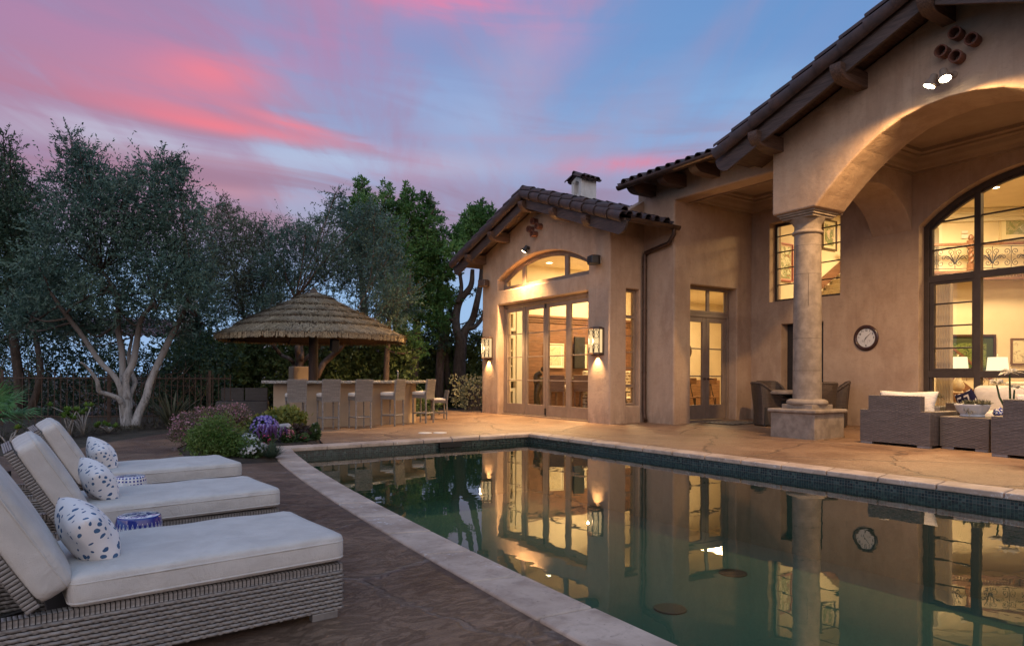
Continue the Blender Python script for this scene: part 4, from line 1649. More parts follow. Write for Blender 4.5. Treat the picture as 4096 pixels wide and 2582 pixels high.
# spotted pillows leaning where seat meets back
PIL = ['white pillow with blue spots on the nearest lounger', 'white pillow with blue spots on the middle lounger', 'white pillow with blue spots on the farthest lounger']
for i, ((x, y), _) in enumerate(CH):
    t = thing('pillow', PIL[i], 'pillow', group='spotted pillows on the loungers')
    pc = pillow_mesh('pillow_cover', .245, .29, .165, MT['spots'], t, pinch=.04, seed=20 + i)
    Mw = Matrix.Translation((x, y, 0)) @ Matrix.Rotation(CA, 4, 'Z')
    pos = Mw @ Vector((-.97, .27 + .02 * i, .47))
    t.location = pos
    t.rotation_euler = (Matrix.Rotation(CA + R(6 - 5 * i), 4, 'Z') @ Matrix.Rotation(R(60), 4, 'Y') @ Matrix.Rotation(R(14 + 5 * i), 4, 'Z')).to_euler()

# porcelain garden stools
def garden_stool(kind, loc, label):
    t = thing('garden_stool', label, 'garden stool', loc, random.uniform(0, 6), group='porcelain stools between the loungers')
    pr = [(.088, 0), (.094, .008), (.094, .03), (.108, .09), (.118, .19), (.116, .27), (.108, .34), (.103, .368), (.1, .376), (.094, .380), (.05, .3815)]
    m_ = MB().lathe(pr, n=48)
    smooth_by_angle(m_.build('stool_body', MT[kind], t), 60)
    return t


garden_stool('petal', (.30, 4.02, 0), 'blue and white porcelain stool with petal rim, beside the nearest lounger')
garden_stool('key', (.36, 5.60, 0), 'blue and white porcelain stool with fretwork and dots, past the middle lounger')


# ---------------------------------------------------------------- bar stools (local: back at y=0, facing +y, centred on x)
def make_stool():
    t = thing('bar_stool', 'x', 'bar stool')
    w, d = .375, .39
    k = dict(pv=.0175, su=.036, amp=.0052, sides=4, across=3)
    mb, core = MB(), MB()
    for sx in (-1, 1):
        x_ = sx * (w / 2 - .022)
        wound(mb, (x_, .022, 0), (x_, .022, .60), .021, 8, .02)
        wound(mb, (x_, d - .022, 0), (x_, d - .022, .60), .021, 8, .02)
    legs = mb
    legs_names = []
    for sx in (-1, 1):
        for y_ in (.022, d - .022):
            m_ = MB()
            x_ = sx * (w / 2 - .022)
            wound(m_, (x_, y_, 0), (x_, y_, .585), .022, 8, .02)
            m_.build('leg', MT['wicker'], t, smooth=True)
    mb = MB()
    wbox(mb, core, -w / 2, w / 2, .045, d, .585, .665, 'xXYyZ', **k)
    se = mb.build('seat', MT['wicker'], t, smooth=True, fix=False)
    core.build('shade_core', MT['core'], se)
    mb, core = MB(), MB()
    wbox(mb, MB(), -w / 2, w / 2, 0, .046, .56, 1.02, 'xXyYZ', **k)
    core.box(-w / 2 + .02, w / 2 - .02, .020, .028, .57, 1.0)
    Mx = lambda p: (p[0] * (1 + .03 * (p[2] - .56)), p[1] - .10 * max(0, p[2] - .66) - .05 * max(0, p[2] - .85), p[2])
    for q in (mb, core):
        q.v = [Mx(p) for p in q.v]
    bk = mb.build('backrest', MT['wicker'], t, smooth=True, fix=False)
    core.build('shade_core', MT['core'], bk)
    m_ = MB()
    for sx in (-1, 1):
        x_ = sx * (w / 2 - .022)
        wound(m_, (x_, .03, .235), (x_, d - .03, .235), .017, 8, .02)
    wound(m_, (-w / 2 + .03, .022, .235), (w / 2 - .03, .022, .235), .017, 8, .02)
    wound(m_, (-w / 2 + .03, d - .022, .235), (w / 2 - .03, d - .022, .235), .017, 8, .02)
    m_.build('footrest', MT['wicker'], t, smooth=True)
    soft('cushion', MT['offwhite'], t, w + .015, d - .05, .065, Matrix.Translation((0, .055 + (d - .05) / 2, .70)), rad=.03, puff=.018, nx=12, ny=12, nz=4, seed=5)
    return t


ST = [((3.82, 13.90), -8, 'grey wicker bar stool half hidden behind the round leafy bush'),
      ((4.46, 13.73), 0, 'grey wicker bar stool whose back shows the cushion edge, second from the bush'),
      ((5.13, 13.66), 4, 'grey wicker bar stool seen squarely from behind at the bar centre'),
      ((6.10, 14.05), 33, 'wicker bar stool turned sideways with its white seat showing, beside the bar corner'),
      ((7.06, 14.50), 33, 'warm lit wicker bar stool at the bar end nearest the house')]
proto = make_stool()
for i, ((x, y), a, lab) in enumerate(ST):
    o = proto if i == 0 else copy_tree(proto)
    o.location = (x, y, gz(x))
    o.rotation_euler = (0, 0, R(a))
    tag(o, lab, 'bar stool', 'bar stools along the outdoor bar')
# one more stool round the corner, mostly hidden
o = copy_tree(proto)
o.location = (8.05, 15.62, gz(8.05))
o.rotation_euler = (0, 0, R(75))
o.scale = (.95, .95, .72)
tag(o, 'low wicker stool mostly hidden behind the warm lit bar stool', 'bar stool')

# ---------------------------------------------------------------- the outdoor bar
t = thing('outdoor_bar', 'curved tan stucco bar with a rough edged granite counter', 'bar', (5.2, 15.0, 0), world=True)
front = [(3.62, 15.0), (3.95, 14.68), (4.6, 14.5), (5.4, 14.47), (6.1, 14.62), (6.75, 14.95), (7.02, 15.2)]
back = [(6.85, 15.75), (6.0, 15.3), (5.3, 15.12), (4.6, 15.14), (4.1, 15.35), (3.85, 15.6)]
mb = MB().prism(front + back, lambda u, v, w: (u, v, w), -.02, .93)
mb.build('counter_base', MT['bar_stucco'], t, bevel=.02, seg=3)
mb = MB()
top = [(3.36, 14.92), (3.6, 14.62), (4.0, 14.38), (4.6, 14.2), (5.4, 14.16), (6.2, 14.34), (6.95, 14.68), (7.5, 15.1), (7.35, 15.55), (6.9, 15.95), (6.0, 15.5), (5.3, 15.32), (4.6, 15.34), (4.2, 15.55), (3.8, 15.8), (3.52, 15.55)]
fine = []
for i in range(len(top)):
    a, b = np.array(top[i]), np.array(top[(i + 1) % len(top)])
    for k in np.linspace(0, 1, 12, endpoint=False):
        p = a + (b - a) * k
        fine.append(tuple(p + rng.normal(0, .006, 2)))
n = len(fine)
mb.add([(x, y, .99) for x, y in fine] + [(x + rng.normal(0, .006), y - .006 + rng.normal(0, .006), .962) for x, y in fine] + [(x, y + .008, .932) for x, y in fine],
       [(i, (i + 1) % n, n + (i + 1) % n, n + i) for i in range(n)] + [(n + i, n + (i + 1) % n, 2 * n + (i + 1) % n, 2 * n + i) for i in range(n)])
tri = tessellate_polygon([[Vector((u, v, 0)) for u, v in fine]])
mb.f += [tuple(q) for q in tri] + [tuple(2 * n + i for i in reversed(q)) for q in tri]
mb.build('countertop', MT['granite'], t)

# storage settee behind the bar
t = thing('garden_settee', 'dark woven garden settee behind the left end of the bar', 'settee', (3.28, 16.45, 0), R(-16))
mb, core = MB(), MB()
k = dict(pv=.022, su=.045, amp=.0052, sides=4, across=3)
wbox(mb, core, -.55, .55, 0, .62, .08, .50, 'xXyYZ', **k)
mb.build('seat_box', MT['wicker_dark'], t, smooth=True, fix=False)
core.build('shade_core', MT['core'], t)
mb, core = MB(), MB()
wbox(mb, core, -.50, .0, .50, .60, .50, .80, 'xXyYZ', **k)
wbox(mb, core, .03, .52, .50, .60, .50, .80, 'xXyYZ', **k)
mb.build('backrest', MT['wicker_dark'], t, smooth=True, fix=False)
m_ = MB()
for x_ in (-.5, .5):
    for y_ in (.05, .57):
        MB().box(x_ - .03, x_ + .03, y_ - .03, y_ + .03, 0, .08).build('foot', MT['iron'], t)


# ---------------------------------------------------------------- thatched shade
HX, HY = 4.77, 16.0
t = thing('thatched_umbrella', 'thatched straw umbrella in seven layers on a dark post', 'thatched umbrella', (HX, HY, 0))
mb = MB().tube([(0, 0, 0), (0, 0, 2.6)], [.115, .105], 16)
smooth_by_angle(mb.build('post', MT['post'], t))
NS = 8
prof_h = [(0.12, 2.97), (.45, 2.84), (.78, 2.66), (1.12, 2.50), (1.45, 2.35), (1.74, 2.19), (2.14, 1.96)]


def rad_at(a, r):
    """softened octagon"""
    s_ = PI / NS * 2
    b = ((a + s_ / 2) % s_) - s_ / 2
    return r * (1.0 - .5 * (1 - math.cos(b) / math.cos(s_ / 2) * 1.0) - .02)


def octo(a, r):
    s_ = 2 * PI / NS
    b = ((a) % s_) - s_ / 2
    oc = math.cos(s_ / 2) / math.cos(b)
    return r * (.5 + .5 * oc) * (1.0 + .02 * math.sin(a * 3 + 1))


def straws(mb_, r0, z0, r1, z1, n_, ln, wd, hang=.0):
    sl = math.hypot(r1 - r0, z1 - z0)
    dr, dz = (r1 - r0) / sl, (z1 - z0) / sl
    V = np.zeros((n_, 4, 3))
    a = rng.uniform(0, 2 * PI, n_)
    s0 = rng.uniform(-.12, .92, n_) * sl
    L = ln * rng.uniform(.6, 1.15, n_)
    ov_ = np.minimum(s0 + L, sl + rng.uniform(-.02, .06, n_) + hang) - s0
    L = np.maximum(ov_, .05)
    da = rng.normal(0, .05, n_)
    lift0 = rng.uniform(.0, .03, n_)
    lift1 = rng.uniform(.0, .05, n_) + np.where(rng.uniform(size=n_) > .9, .035, 0)
    for i in range(n_):
        for k, (s_, lf) in enumerate(((s0[i], lift0[i]), (s0[i] + L[i], lift1[i]))):
            rr = r0 + dr * s_
            aa = a[i] + (da[i] if k else 0)
            rr2 = octo(aa, max(.03, rr)) - dz * lf
            zz_ = z0 + dz * s_ + dr * lf
            tx, ty = -math.sin(aa), math.cos(aa)
            h_ = wd * (.5 if k == 0 else .32)
            c_ = (rr2 * math.cos(aa), rr2 * math.sin(aa), zz_)
            q = (2, 3) if k else (1, 0)
            V[i, q[0]] = (c_[0] + tx * h_, c_[1] + ty * h_, c_[2])
            V[i, q[1]] = (c_[0] - tx * h_, c_[1] - ty * h_, c_[2])
    F = np.arange(n_ * 4).reshape(n_, 4)
    return V.reshape(-1, 3), F


for i in range(6):
    r0, z0 = prof_h[i]
    r1, z1 = prof_h[i + 1]
    th = .055
    K = 72
    mb = MB()
    rings = []
    ex = .055
    for (rr, zz_) in ((max(.05, r0 - .1), z0 + .05), (r0, z0 + .0), (r1 + ex, z1 + .02), (r1 + ex - .02, z1 + .02 - th), (max(.05, r0 - .05), z0 - th)):
        b = len(mb.v)
        for k in range(K):
            a = 2 * PI * k / K
            r_ = octo(a, rr)
            mb.v.append((r_ * math.cos(a), r_ * math.sin(a), zz_ + .012 * math.sin(9 * a + i)))
        rings.append(b)
    for q in range(4):
        for k in range(K):
            mb.f.append((rings[q] + k, rings[q] + (k + 1) % K, rings[q + 1] + (k + 1) % K, rings[q + 1] + k))
    ly = mb.build('thatch_layer', MT['strawshade'], t, smooth=True)
    V, F = straws(None, r0 - .05, z0 + .035, r1 + ex, z1 + .025, int(1100 + 3400 * (r1 / 2.2)), .32, .018)
    link(npmesh('thatch', V, F), 'straw', MT['straw'], ly)
    # ragged cut edge, coloured dark for the shadow line except at the eave
    n_ = int(2600 * r1 / 2.2)
    a = rng.uniform(0, 2 * PI, n_)
    V = np.zeros((n_, 4, 3))
    rr = np.array([octo(q, r1 + ex - .01) for q in a]) + rng.normal(0, .012, n_)
    ln_ = rng.uniform(.5, 1.1, n_) * (.06 if i < 5 else .10)
    for k, (s_, dz_, dr_) in enumerate(((-1, 0.02, 0), (1, 0.02, 0), (1, -1, .0), (-1, -1, .0))):
        w_ = .009
        V[:, k, 0] = (rr + dr_) * np.cos(a) - np.sin(a) * s_ * w_
        V[:, k, 1] = (rr + dr_) * np.sin(a) + np.cos(a) * s_ * w_
        V[:, k, 2] = z1 + .018 + (ln_ * dz_ if dz_ < 0 else .02)
    link(npmesh('thatch', V.reshape(-1, 3), np.arange(n_ * 4).reshape(n_, 4)), 'cut_edge', MT['strawshade'] if i < 5 else MT['straw'], ly)
mb = MB().lathe([(.19, 2.93), (.17, 2.985), (.15, 3.02), (.09, 3.05), (.05, 3.12), (.02, 3.14)], n=20)
mb.build('finial_cap', MT['strawshade'], t, smooth=True)
mb = MB()
for k in range(NS):
    a = 2 * PI * k / NS
    d_ = Vector((math.cos(a), math.sin(a), 0))
    mb.tube([d_ * .1 + Vector((0, 0, 2.84)), d_ * 2.15 + Vector((0, 0, 1.93))], .035, 6)
mb.build('rafter', MT['post'], t)
mb = MB().box(-.09, .09, -.16, .0, 1.62, 1.9, Matrix.Translation((.26, -.28, 0)) @ Matrix.Rotation(R(12), 4, 'X'))
o = mb.build('outdoor_speaker', MT['blackplastic'], bevel=.02)
o.location = (HX, HY, .08)
tag(o, 'dark speaker hanging under the thatched umbrella', 'speaker')

# ================================================================ porch furniture
def make_dining():
    t = thing('dining_chair', 'x', 'dining chair')
    k = dict(pv=.0165, su=.036, amp=.0052, sides=4, across=3)
    w, d, zt = .60, .62, .90
    mb, core = MB(), MB()
    # curved tub back: local back at y=0, facing +y
    segs = []
    A_ = [(-w / 2, .42), (-w / 2 + .005, .14), (-w / 2 + .06, .035), (-.12, 0), (.12, 0), (w / 2 - .06, .035), (w / 2 - .005, .14), (w / 2, .42)]
    top = [.58, .80, .89, .90, .90, .89, .80, .58]
    for i in range(len(A_) - 1):
        p, q = np.array(A_[i]), np.array(A_[i + 1])
        L = np.hypot(*(q - p))
        u_ = (*(q - p) / L, 0)
        hz_ = min(top[i], top[i + 1])
        tmp = MB()
        weave(tmp, (*p, .03), u_, (0, 0, 1), L, 1.0, pv=.0165, su=max(.03, L / max(1, round(L / .04))), amp=.0052, sides=4, across=3)
        weave(tmp, (*(q + np.array((-u_[1], u_[0])) * .05), .03), (-u_[0], -u_[1], 0), (0, 0, 1), L, 1.0, pv=.0165, su=max(.03, L / max(1, round(L / .04))), amp=.0052, sides=4, across=3)
        n_ = len(tmp.v)
        vs = []
        for (x, y, z) in tmp.v:
            f_ = np.clip(((x - p[0]) * u_[0] + (y - p[1]) * u_[1]) / L, 0, 1)
            hh = top[i] + (top[i + 1] - top[i]) * f_
            z2 = .03 + (z - .03) * (hh - .03)
            tp = 1 + .16 * max(0, z2 - .3)
            vs.append((x * (.88 + .14 * z2), y - .10 * max(0, z2 - .35), z2))
        mb.add(vs, tmp.f)
        # rim
        a0 = (p[0] * (.88 + .14 * top[i]), p[1] - .10 * max(0, top[i] - .35) + .02, top[i])
        b0 = (q[0] * (.88 + .14 * top[i + 1]), q[1] - .10 * max(0, top[i + 1] - .35) + .02, top[i + 1])
        wound(mb, a0, b0, .03, 8, .022)
    bk = mb.build('backrest', MT['wicker_brown'], t, smooth=True, fix=False)
    mb = MB()
    weave(mb, (-w / 2 * .9, d - .02, .03), (1, 0, 0), (0, 0, 1), w * .9, .40, **k)
    for sx in (-1, 1):
        wound(mb, (sx * w / 2 * .96, .40, .56), (sx * w / 2 * .95, d, .56), .035, 8, .022)
        weave(mb, (sx * w / 2 * .94, .40 if sx > 0 else d, .03), (0, sx, 0), (0, 0, 1), d - .40, .53, **k)
    core.box(-w / 2 * .88, w / 2 * .88, .07, d - .03, .03, .40)
    for sx in (-1, 1):
        core.box(sx * w / 2 * .93 - .01, sx * w / 2 * .93 + .01, .40, d - .01, .03, .55)
    se = mb.build('seat_frame', MT['wicker_brown'], t, smooth=True, fix=False)
    core.build('shade_core', MT['core'], se)
    for sx in (-1, 1):
        for y_ in (.08, d - .06):
            MB().tube([(sx * w * .38, y_, 0), (sx * w * .38, y_, .06)], .022, 8).build('foot', MT['iron'], t)
    soft('cushion', simple('charcoal_cloth', (.04, .035, .03), None, rough=.9), t, .48, .48, .07, Matrix.Translation((0, .33, .435)), rad=.03, puff=.015, nx=10, ny=10, nz=4, seed=4)
    return t


DT = (12.75, 8.95)
DN = [((12.13, 9.38), -118, 'brown wicker tub chair left of the column, seen side on'),
      ((13.10, 9.86), 159, 'brown wicker tub chair facing out behind the round table'),
      ((12.36, 7.93), -18, 'brown wicker tub chair right of the column, seen from behind'),
      ((13.26, 8.06), 35, 'brown wicker tub chair half hidden beside the clock wall')]
proto = make_dining()
for i, ((x, y), a, lab) in enumerate(DN):
    o = proto if i == 0 else copy_tree(proto)
    o.location = (x, y, gz(x))
    o.rotation_euler = (0, 0, R(a))
    tag(o, lab, 'dining chair', 'wicker chairs round the porch table')
t = thing('round_table', 'round stone topped dining table behind the column', 'table', (*DT, gz(DT[0])))
MB().lathe([(.60, .66), (.615, .68), (.615, .72), (.60, .735), (.3, .736)], n=48).build('table_top', MT['limestone'], t)
smooth_by_angle(MB().lathe([(.26, 0), (.24, .04), (.1, .1), (.08, .4), (.12, .6), (.3, .655)], n=24).build('pedestal_base', MT['iron'], t))


t = thing('potted_herb', 'small leafy plant on the round dining table', 'plant', (12.92, 8.72, gz(12.75) + .737))
MB().lathe([(.05, 0), (.07, .07), (.06, .07), (0, .06)], n=16).build('pot', MT['limestone'], t)
V, F = scatter_leaves(260, (0, 0, .13), (.12, .12, .08), .05, np.random.default_rng(2), .3)
link(npmesh('herb', V, F), 'foliage', leafmat('herb_leaf', (.05, .08, .035), (.09, .13, .06)), t)
t = thing('bar_tap', 'thin chrome tap standing on the bar counter', 'tap', (6.35, 14.75, .992))
MB().tube([(0, 0, 0), (0, 0, .2), (0, .03, .23), (0, .09, .22)], .013, 8).build('spout', MT['footmetal'], t, smooth=True)


# lounge armchairs (local: back along y=0, facing +y)
def make_lounge():
    t = thing('lounge_armchair', 'x', 'armchair')
    k = dict(pv=.0185, su=.05, amp=.006, sides=4, across=3)
    w, d = 1.10, .74
    za, zb, zt = .04, .54, .77
    mb, core = MB(), MB()
    wbox(mb, core, -w / 2, w / 2, 0, .12, za, zb, 'xyXZ', **k)
    wbox(mb, core, -w / 2 + .14, w / 2 - .14, 0, .12, zb - .02, zt, 'xXyYZ', **k)
    bk = mb.build('backrest', MT['wicker_lounge'], t, smooth=True, fix=False)
    core.build('shade_core', MT['core'], bk)
    for sx in (-1, 1):
        mb, core = MB(), MB()
        a_, b_ = (-w / 2, -w / 2 + .15) if sx < 0 else (w / 2 - .15, w / 2)
        wbox(mb, core, a_, b_, .121, d, za, zb, 'xXYZ', **k)
        am = mb.build('armrest', MT['wicker_lounge'], t, smooth=True, fix=False)
        core.build('shade_core', MT['core'], am)
    mb, core = MB(), MB()
    wbox(mb, core, -w / 2 + .151, w / 2 - .151, .121, d - .01, za, .28, 'YZ', **k)
    se = mb.build('seat_frame', MT['wicker_lounge'], t, smooth=True, fix=False)
    core.build('shade_core', MT['core'], se)
    for sx in (-1, 1):
        for y_ in (.01, d - .07):
            x_ = sx * (w / 2 - .10)
            MB().box(x_ - .095, x_ + .095, y_, y_ + .06, 0, .038).build('foot', MT['footmetal'], t, bevel=.003)
    soft('seat_cushion', MT['offwhite'], t, w - .31, d - .14, .15, Matrix.Translation((0, .43, .36)), rad=.05, puff=.03, nx=16, ny=14, nz=5, seed=6)
    return t


AC = [((10.68, 5.74), -93.0, 'grey wicker armchair seen from behind, beside the wicker side table'),
      ((10.42, 3.76), -93.0, 'grey wicker armchair cut off at the picture edge')]
proto = make_lounge()
for i, ((x, y), a, lab) in enumerate(AC):
    o = proto if i == 0 else copy_tree(proto)
    o.location = (x, y, gz(x))
    o.rotation_euler = (0, 0, R(a))
    tag(o, lab, 'armchair', 'wicker armchairs in front of the arched window')
    p = thing('pillow', ('white pillow peeping over the wicker armchair beside the side table', 'white pillow in the armchair at the picture edge')[i], 'pillow', group='white pillows in the armchairs')
    pillow_mesh('pillow_cover', .84, .50, .16, MT['offwhite'], p, seed=40 + i, n=22)
    p.location = (x + .28, y - .06, gz(x) + .60)
    p.rotation_euler = (R(90 - 14), 0, R(-82))

t = thing('wicker_side_table', 'square grey wicker side table holding the planter bowl', 'side table', (10.84, 4.82, gz(10.8)), R(-93))
mb, core = MB(), MB()
wbox(mb, core, -.33, .33, 0, .60, .04, .475, 'xXyYZ', pv=.0185, su=.05, amp=.006, sides=4, across=3)
mb.build('woven_box', MT['wicker_lounge'], t, smooth=True, fix=False)
core.build('shade_core', MT['core'], t)
for sx in (-1, 1):
    for y_ in (.02, .52):
        MB().box(sx * .23 - .085, sx * .23 + .085, y_, y_ + .06, 0, .038).build('foot', MT['footmetal'], t, bevel=.003)

# sofa with its back to the arched window
t = thing('wicker_sofa', 'wicker sofa with cream cushions under the arched window', 'sofa', (13.25, 4.62, gz(13.2)), R(90))
k = dict(pv=.0185, su=.05, amp=.006, sides=4, across=3)
mb, core = MB(), MB()
wbox(mb, core, -1.15, 1.15, 0, .14, .04, .62, 'xXyYZ', **k)
wbox(mb, core, -1.0, 1.0, .15, .88, .04, .28, 'YZ', **k)
sf = mb.build('sofa_frame', MT['wicker_brown'], t, smooth=True, fix=False)
core.build('shade_core', MT['core'], sf)
for a_, b_ in ((-1.15, -.97), (.97, 1.15)):
    mb, core = MB(), MB()
    wbox(mb, core, a_, b_, .141, .90, .04, .58, 'xXYZ', **k)
    am = mb.build('armrest', MT['wicker_brown'], t, smooth=True, fix=False)
    core.build('shade_core', MT['core'], am)
for x_ in (-.48, .48):
    soft('seat_cushion', MT['offwhite'], t, .94, .70, .16, Matrix.Translation((x_, .52, .365)), rad=.05, puff=.03, nx=14, ny=12, nz=5, seed=9)
    soft('back_cushion', MT['offwhite'], t, .94, .46, .2, Matrix.Translation((x_, .27, .64)) @ Matrix.Rotation(R(78), 4, 'X'), rad=.07, puff=.05, nx=14, ny=12, nz=5, seed=10)

# navy pillow with a pale key pattern
def navy():
    m, t_, out = mat('navy_key_cloth')
    s = t_.xyz(t_.obj())
    a = t_.m('ABSOLUTE', t_.m('ADD', s[0], s[1]))
    b = t_.m('ABSOLUTE', t_.m('SUBTRACT', s[0], s[1]))
    q = t_.m('MAXIMUM', t_.m('ABSOLUTE', s[0]), t_.m('ABSOLUTE', s[1]))
    st = t_.m('MULTIPLY', t_.m('GREATER_THAN', t_.m('FRACT', t_.m('MULTIPLY', q, 13.0)), .62), t_.m('GREATER_THAN', q, .07))
    st = t_.m('MULTIPLY', st, t_.m('GREATER_THAN', t_.m('FRACT', t_.m('MULTIPLY', t_.m('ADD', s[0], t_.m('MULTIPLY', s[1], .35)), 5.2)), .38))
    pbr(t_, out, t_.mix(st, (.016, .016, .045), (.55, .52, .5)), .85, spec=.1)
    return m


t = thing('pillow', 'navy pillow with a white key pattern on the sofa', 'pillow', (12.55, 5.50, .67), 0)
pillow_mesh('pillow_cover', .46, .44, .15, navy(), t, seed=51, n=22)
t.rotation_euler = (Matrix.Rotation(R(62), 4, 'Z') @ Matrix.Rotation(R(72), 4, 'X') @ Matrix.Rotation(R(-16), 4, 'Z')).to_euler()

# end table with blue pot
t = thing('end_table', 'low wicker end table under the blue plant pot', 'end table', (12.9, 6.32, gz(12.9)), R(10))
mb, core = MB(), MB()
wbox(mb, core, -.26, .26, -.26, .26, .03, .50, 'xXyYZ', **k)
mb.build('woven_box', MT['wicker'], t, smooth=True, fix=False)
core.build('shade_core', MT['core'], t)


def blade_cluster(n_, length, width, droop, spread, rs, base=(0, 0, 0), r0=.0, up=.5, seg=4):
    """long leaves fanning from a base: returns V, F"""
    V, F = [], []
    for i in range(n_):
        a = rs.uniform(0, 2 * PI)
        el = rs.uniform(up, PI / 2 * .98)
        L = length * rs.uniform(.6, 1.1)
        d = np.array([math.cos(a) * math.cos(el), math.sin(a) * math.cos(el), math.sin(el)])
        p = np.array(base) + np.array([math.cos(a), math.sin(a), 0]) * r0 * rs.uniform(0, 1)
        side = np.cross(d, [0, 0, 1.0])
        side /= max(1e-6, np.linalg.norm(side))
        b = len(V)
        for s_ in range(seg + 1):
            f_ = s_ / seg
            w_ = width * (1 - f_ ** 2.2) * (.55 + .45 * min(1, f_ * 4))
            q = p + d * L * f_ + np.array([0, 0, -droop * L * f_ ** 2])
            q[:2] += d[:2] * droop * L * f_ ** 2 * .4 * spread
            V += [q - side * w_ / 2, q + side * w_ / 2]
        for s_ in range(seg):
            F.append((b + 2 * s_, b + 2 * s_ + 1, b + 2 * s_ + 3, b + 2 * s_ + 2))
    return np.array(V), np.array(F)


GREEN = {
    'succ': leafmat('succulent_leaf', (.06, .085, .05), (.13, .16, .09), None, 12, .1),
    'succ_grey': leafmat('grey_succulent_leaf', (.11, .12, .075), (.22, .21, .14), (.2, .13, .09), 9, .1),
    'lime': leafmat('lime_leaf', (.10, .20, .035), (.22, .34, .07), None, 8, .3),
}


rs = np.random.default_rng(5)
t = thing('potted_plant', 'leafy plant in a blue pot beside the arched window', 'potted plant', (12.9, 6.32, gz(12.9) + .503))
smooth_by_angle(MB().lathe([(.10, 0), (.135, .22), (.15, .225), (.15, .25), (.13, .25), (.125, .2), (0, .2)], n=28).build('pot', simple('blue_glaze', (.006, .05, .10), (.012, .075, .14), 9, .2), t), 40)
V, F = blade_cluster(90, .24, .045, .9, 1, rs, (0, 0, .2), .1, .2)
link(npmesh('foliage', V, F), 'foliage', GREEN['succ'], t)

t = thing('planter_bowl', 'white oval bowl of succulents on the wicker side table', 'planter', (11.12, 4.83, gz(10.8) + .483))
m_ = MB()
prb = [(.145, 0), (.15, .012), (.14, .03), (.185, .09), (.205, .15), (.215, .165), (.212, .18), (.195, .175), (.18, .13), (0, .12)]
m_.lathe(prb, n=36)
m_.v = [(x * .85, y * 1.1, z) for x, y, z in m_.v]
smooth_by_angle(m_.build('bowl', simple('white_glaze', (.55, .55, .54), (.64, .64, .63), 6, .25), t), 40)
Vs, Fs = [], []
b = 0
for k_ in range(15):
    c = (rs.uniform(-.13, .13), rs.uniform(-.2, .2), .16 + rs.uniform(0, .03))
    V, F = blade_cluster(26, .10, .026, .15, 1, rs, c, .0, .15, 3)
    Vs.append(V)
    Fs.append(F + b)
    b += len(V)
for k_ in range(3):
    V, F = blade_cluster(9, .08, .012, .3, 1, rs, (-.20, .02 - .05 * k_, .09), .0, -1.2, 3)
    Vs.append(V)
    Fs.append(F + b)
    b += len(V)
link(npmesh('foliage', np.concatenate(Vs), np.concatenate(Fs)), 'foliage', GREEN['succ_grey'], t)

t = thing('ginger_jar', 'small lidded blue and white jar behind the planter bowl', 'jar', (11.32, 4.55, gz(10.8) + .483))
smooth_by_angle(MB().lathe([(.05, 0), (.085, .03), (.095, .06), (.08, .09), (.085, .095), (.07, .115), (.02, .125), (.015, .14), (0, .145)], n=28).build('jar_body', MT['petal'], t), 50)

# white amaryllis on a coffee table beyond the armchairs
t = thing('coffee_table', 'low wicker table between the armchairs and the sofa', 'coffee table', (11.85, 4.70, gz(11.8)))
mb, core = MB(), MB()
wbox(mb, core, -.3, .3, -.4, .4, .04, .40, 'xXyYZ', **k)
mb.build('woven_box', MT['wicker'], t, smooth=True, fix=False)
core.build('shade_core', MT['core'], t)
t = thing('flowering_plant', 'tall white flowers on thick stems rising above the armchair', 'flowers', (11.85, 4.62, gz(11.8) + .403))
smooth_by_angle(MB().lathe([(.09, 0), (.12, .12), (.12, .13), (.1, .12), (0, .11)], n=24).build('pot', simple('white_pot', (.6, .6, .58), None, rough=.3), t))
m_ = MB()
HEADS = [((0, .02, .70), .15), ((-.03, .18, .55), .13), ((.03, -.03, .48), .11)]
for (c, r_) in HEADS:
    m_.tube([(c[0] * .2, c[1] * .2, .1), (c[0] * .7, c[1] * .8, c[2] * .6), (c[0], c[1], c[2] - .03)], [.018, .015, .012], 8)
m_.build('stem', leafmat('stem_green', (.05, .09, .025), (.08, .13, .04)), t, smooth=True)
Vs, Fs, b = [], [], 0
for (c, r_) in HEADS:
    for bl in range(4):
        a = bl * PI / 2 + .4
        cc = np.array(c) + np.array([math.cos(a), math.sin(a), .1]) * r_ * .35
        V, F = blade_cluster(14, r_ * .85, r_ * .5, .5, 1.2, rs, cc, 0, .05, 4)
        Vs.append(V)
        Fs.append(F + b)
        b += len(V)
link(npmesh('flower', np.concatenate(Vs), np.concatenate(Fs)), 'flower', leafmat('white_petal', (.7, .68, .62), (.78, .76, .7), None, 8, .35), t)

# door mat
def matm():
    m, t_, out = mat('door_mat')
    v = t_.obj()
    d = t_.vm('LENGTH', t_.map(v, (1, 1.5, 0)))
    g_ = t_.m('GREATER_THAN', t_.m('FRACT', t_.m('MULTIPLY', d, 9)), .5)
    pbr(t_, out, t_.mix(g_, (.16, .12, .08), (.32, .26, .18)), .95, t_.bump(t_.noise(v, 200, 3, .6), .5, .01))
    return m


m_ = MB().box(-.62, .62, -.4, .4, 0, .014)
o = m_.build('door_mat', matm(), bevel=.004)
o.location = (12.45, 10.15, gz(12.4) + .006)
tag(o, 'woven door mat on the porch before the french doors', 'door mat')

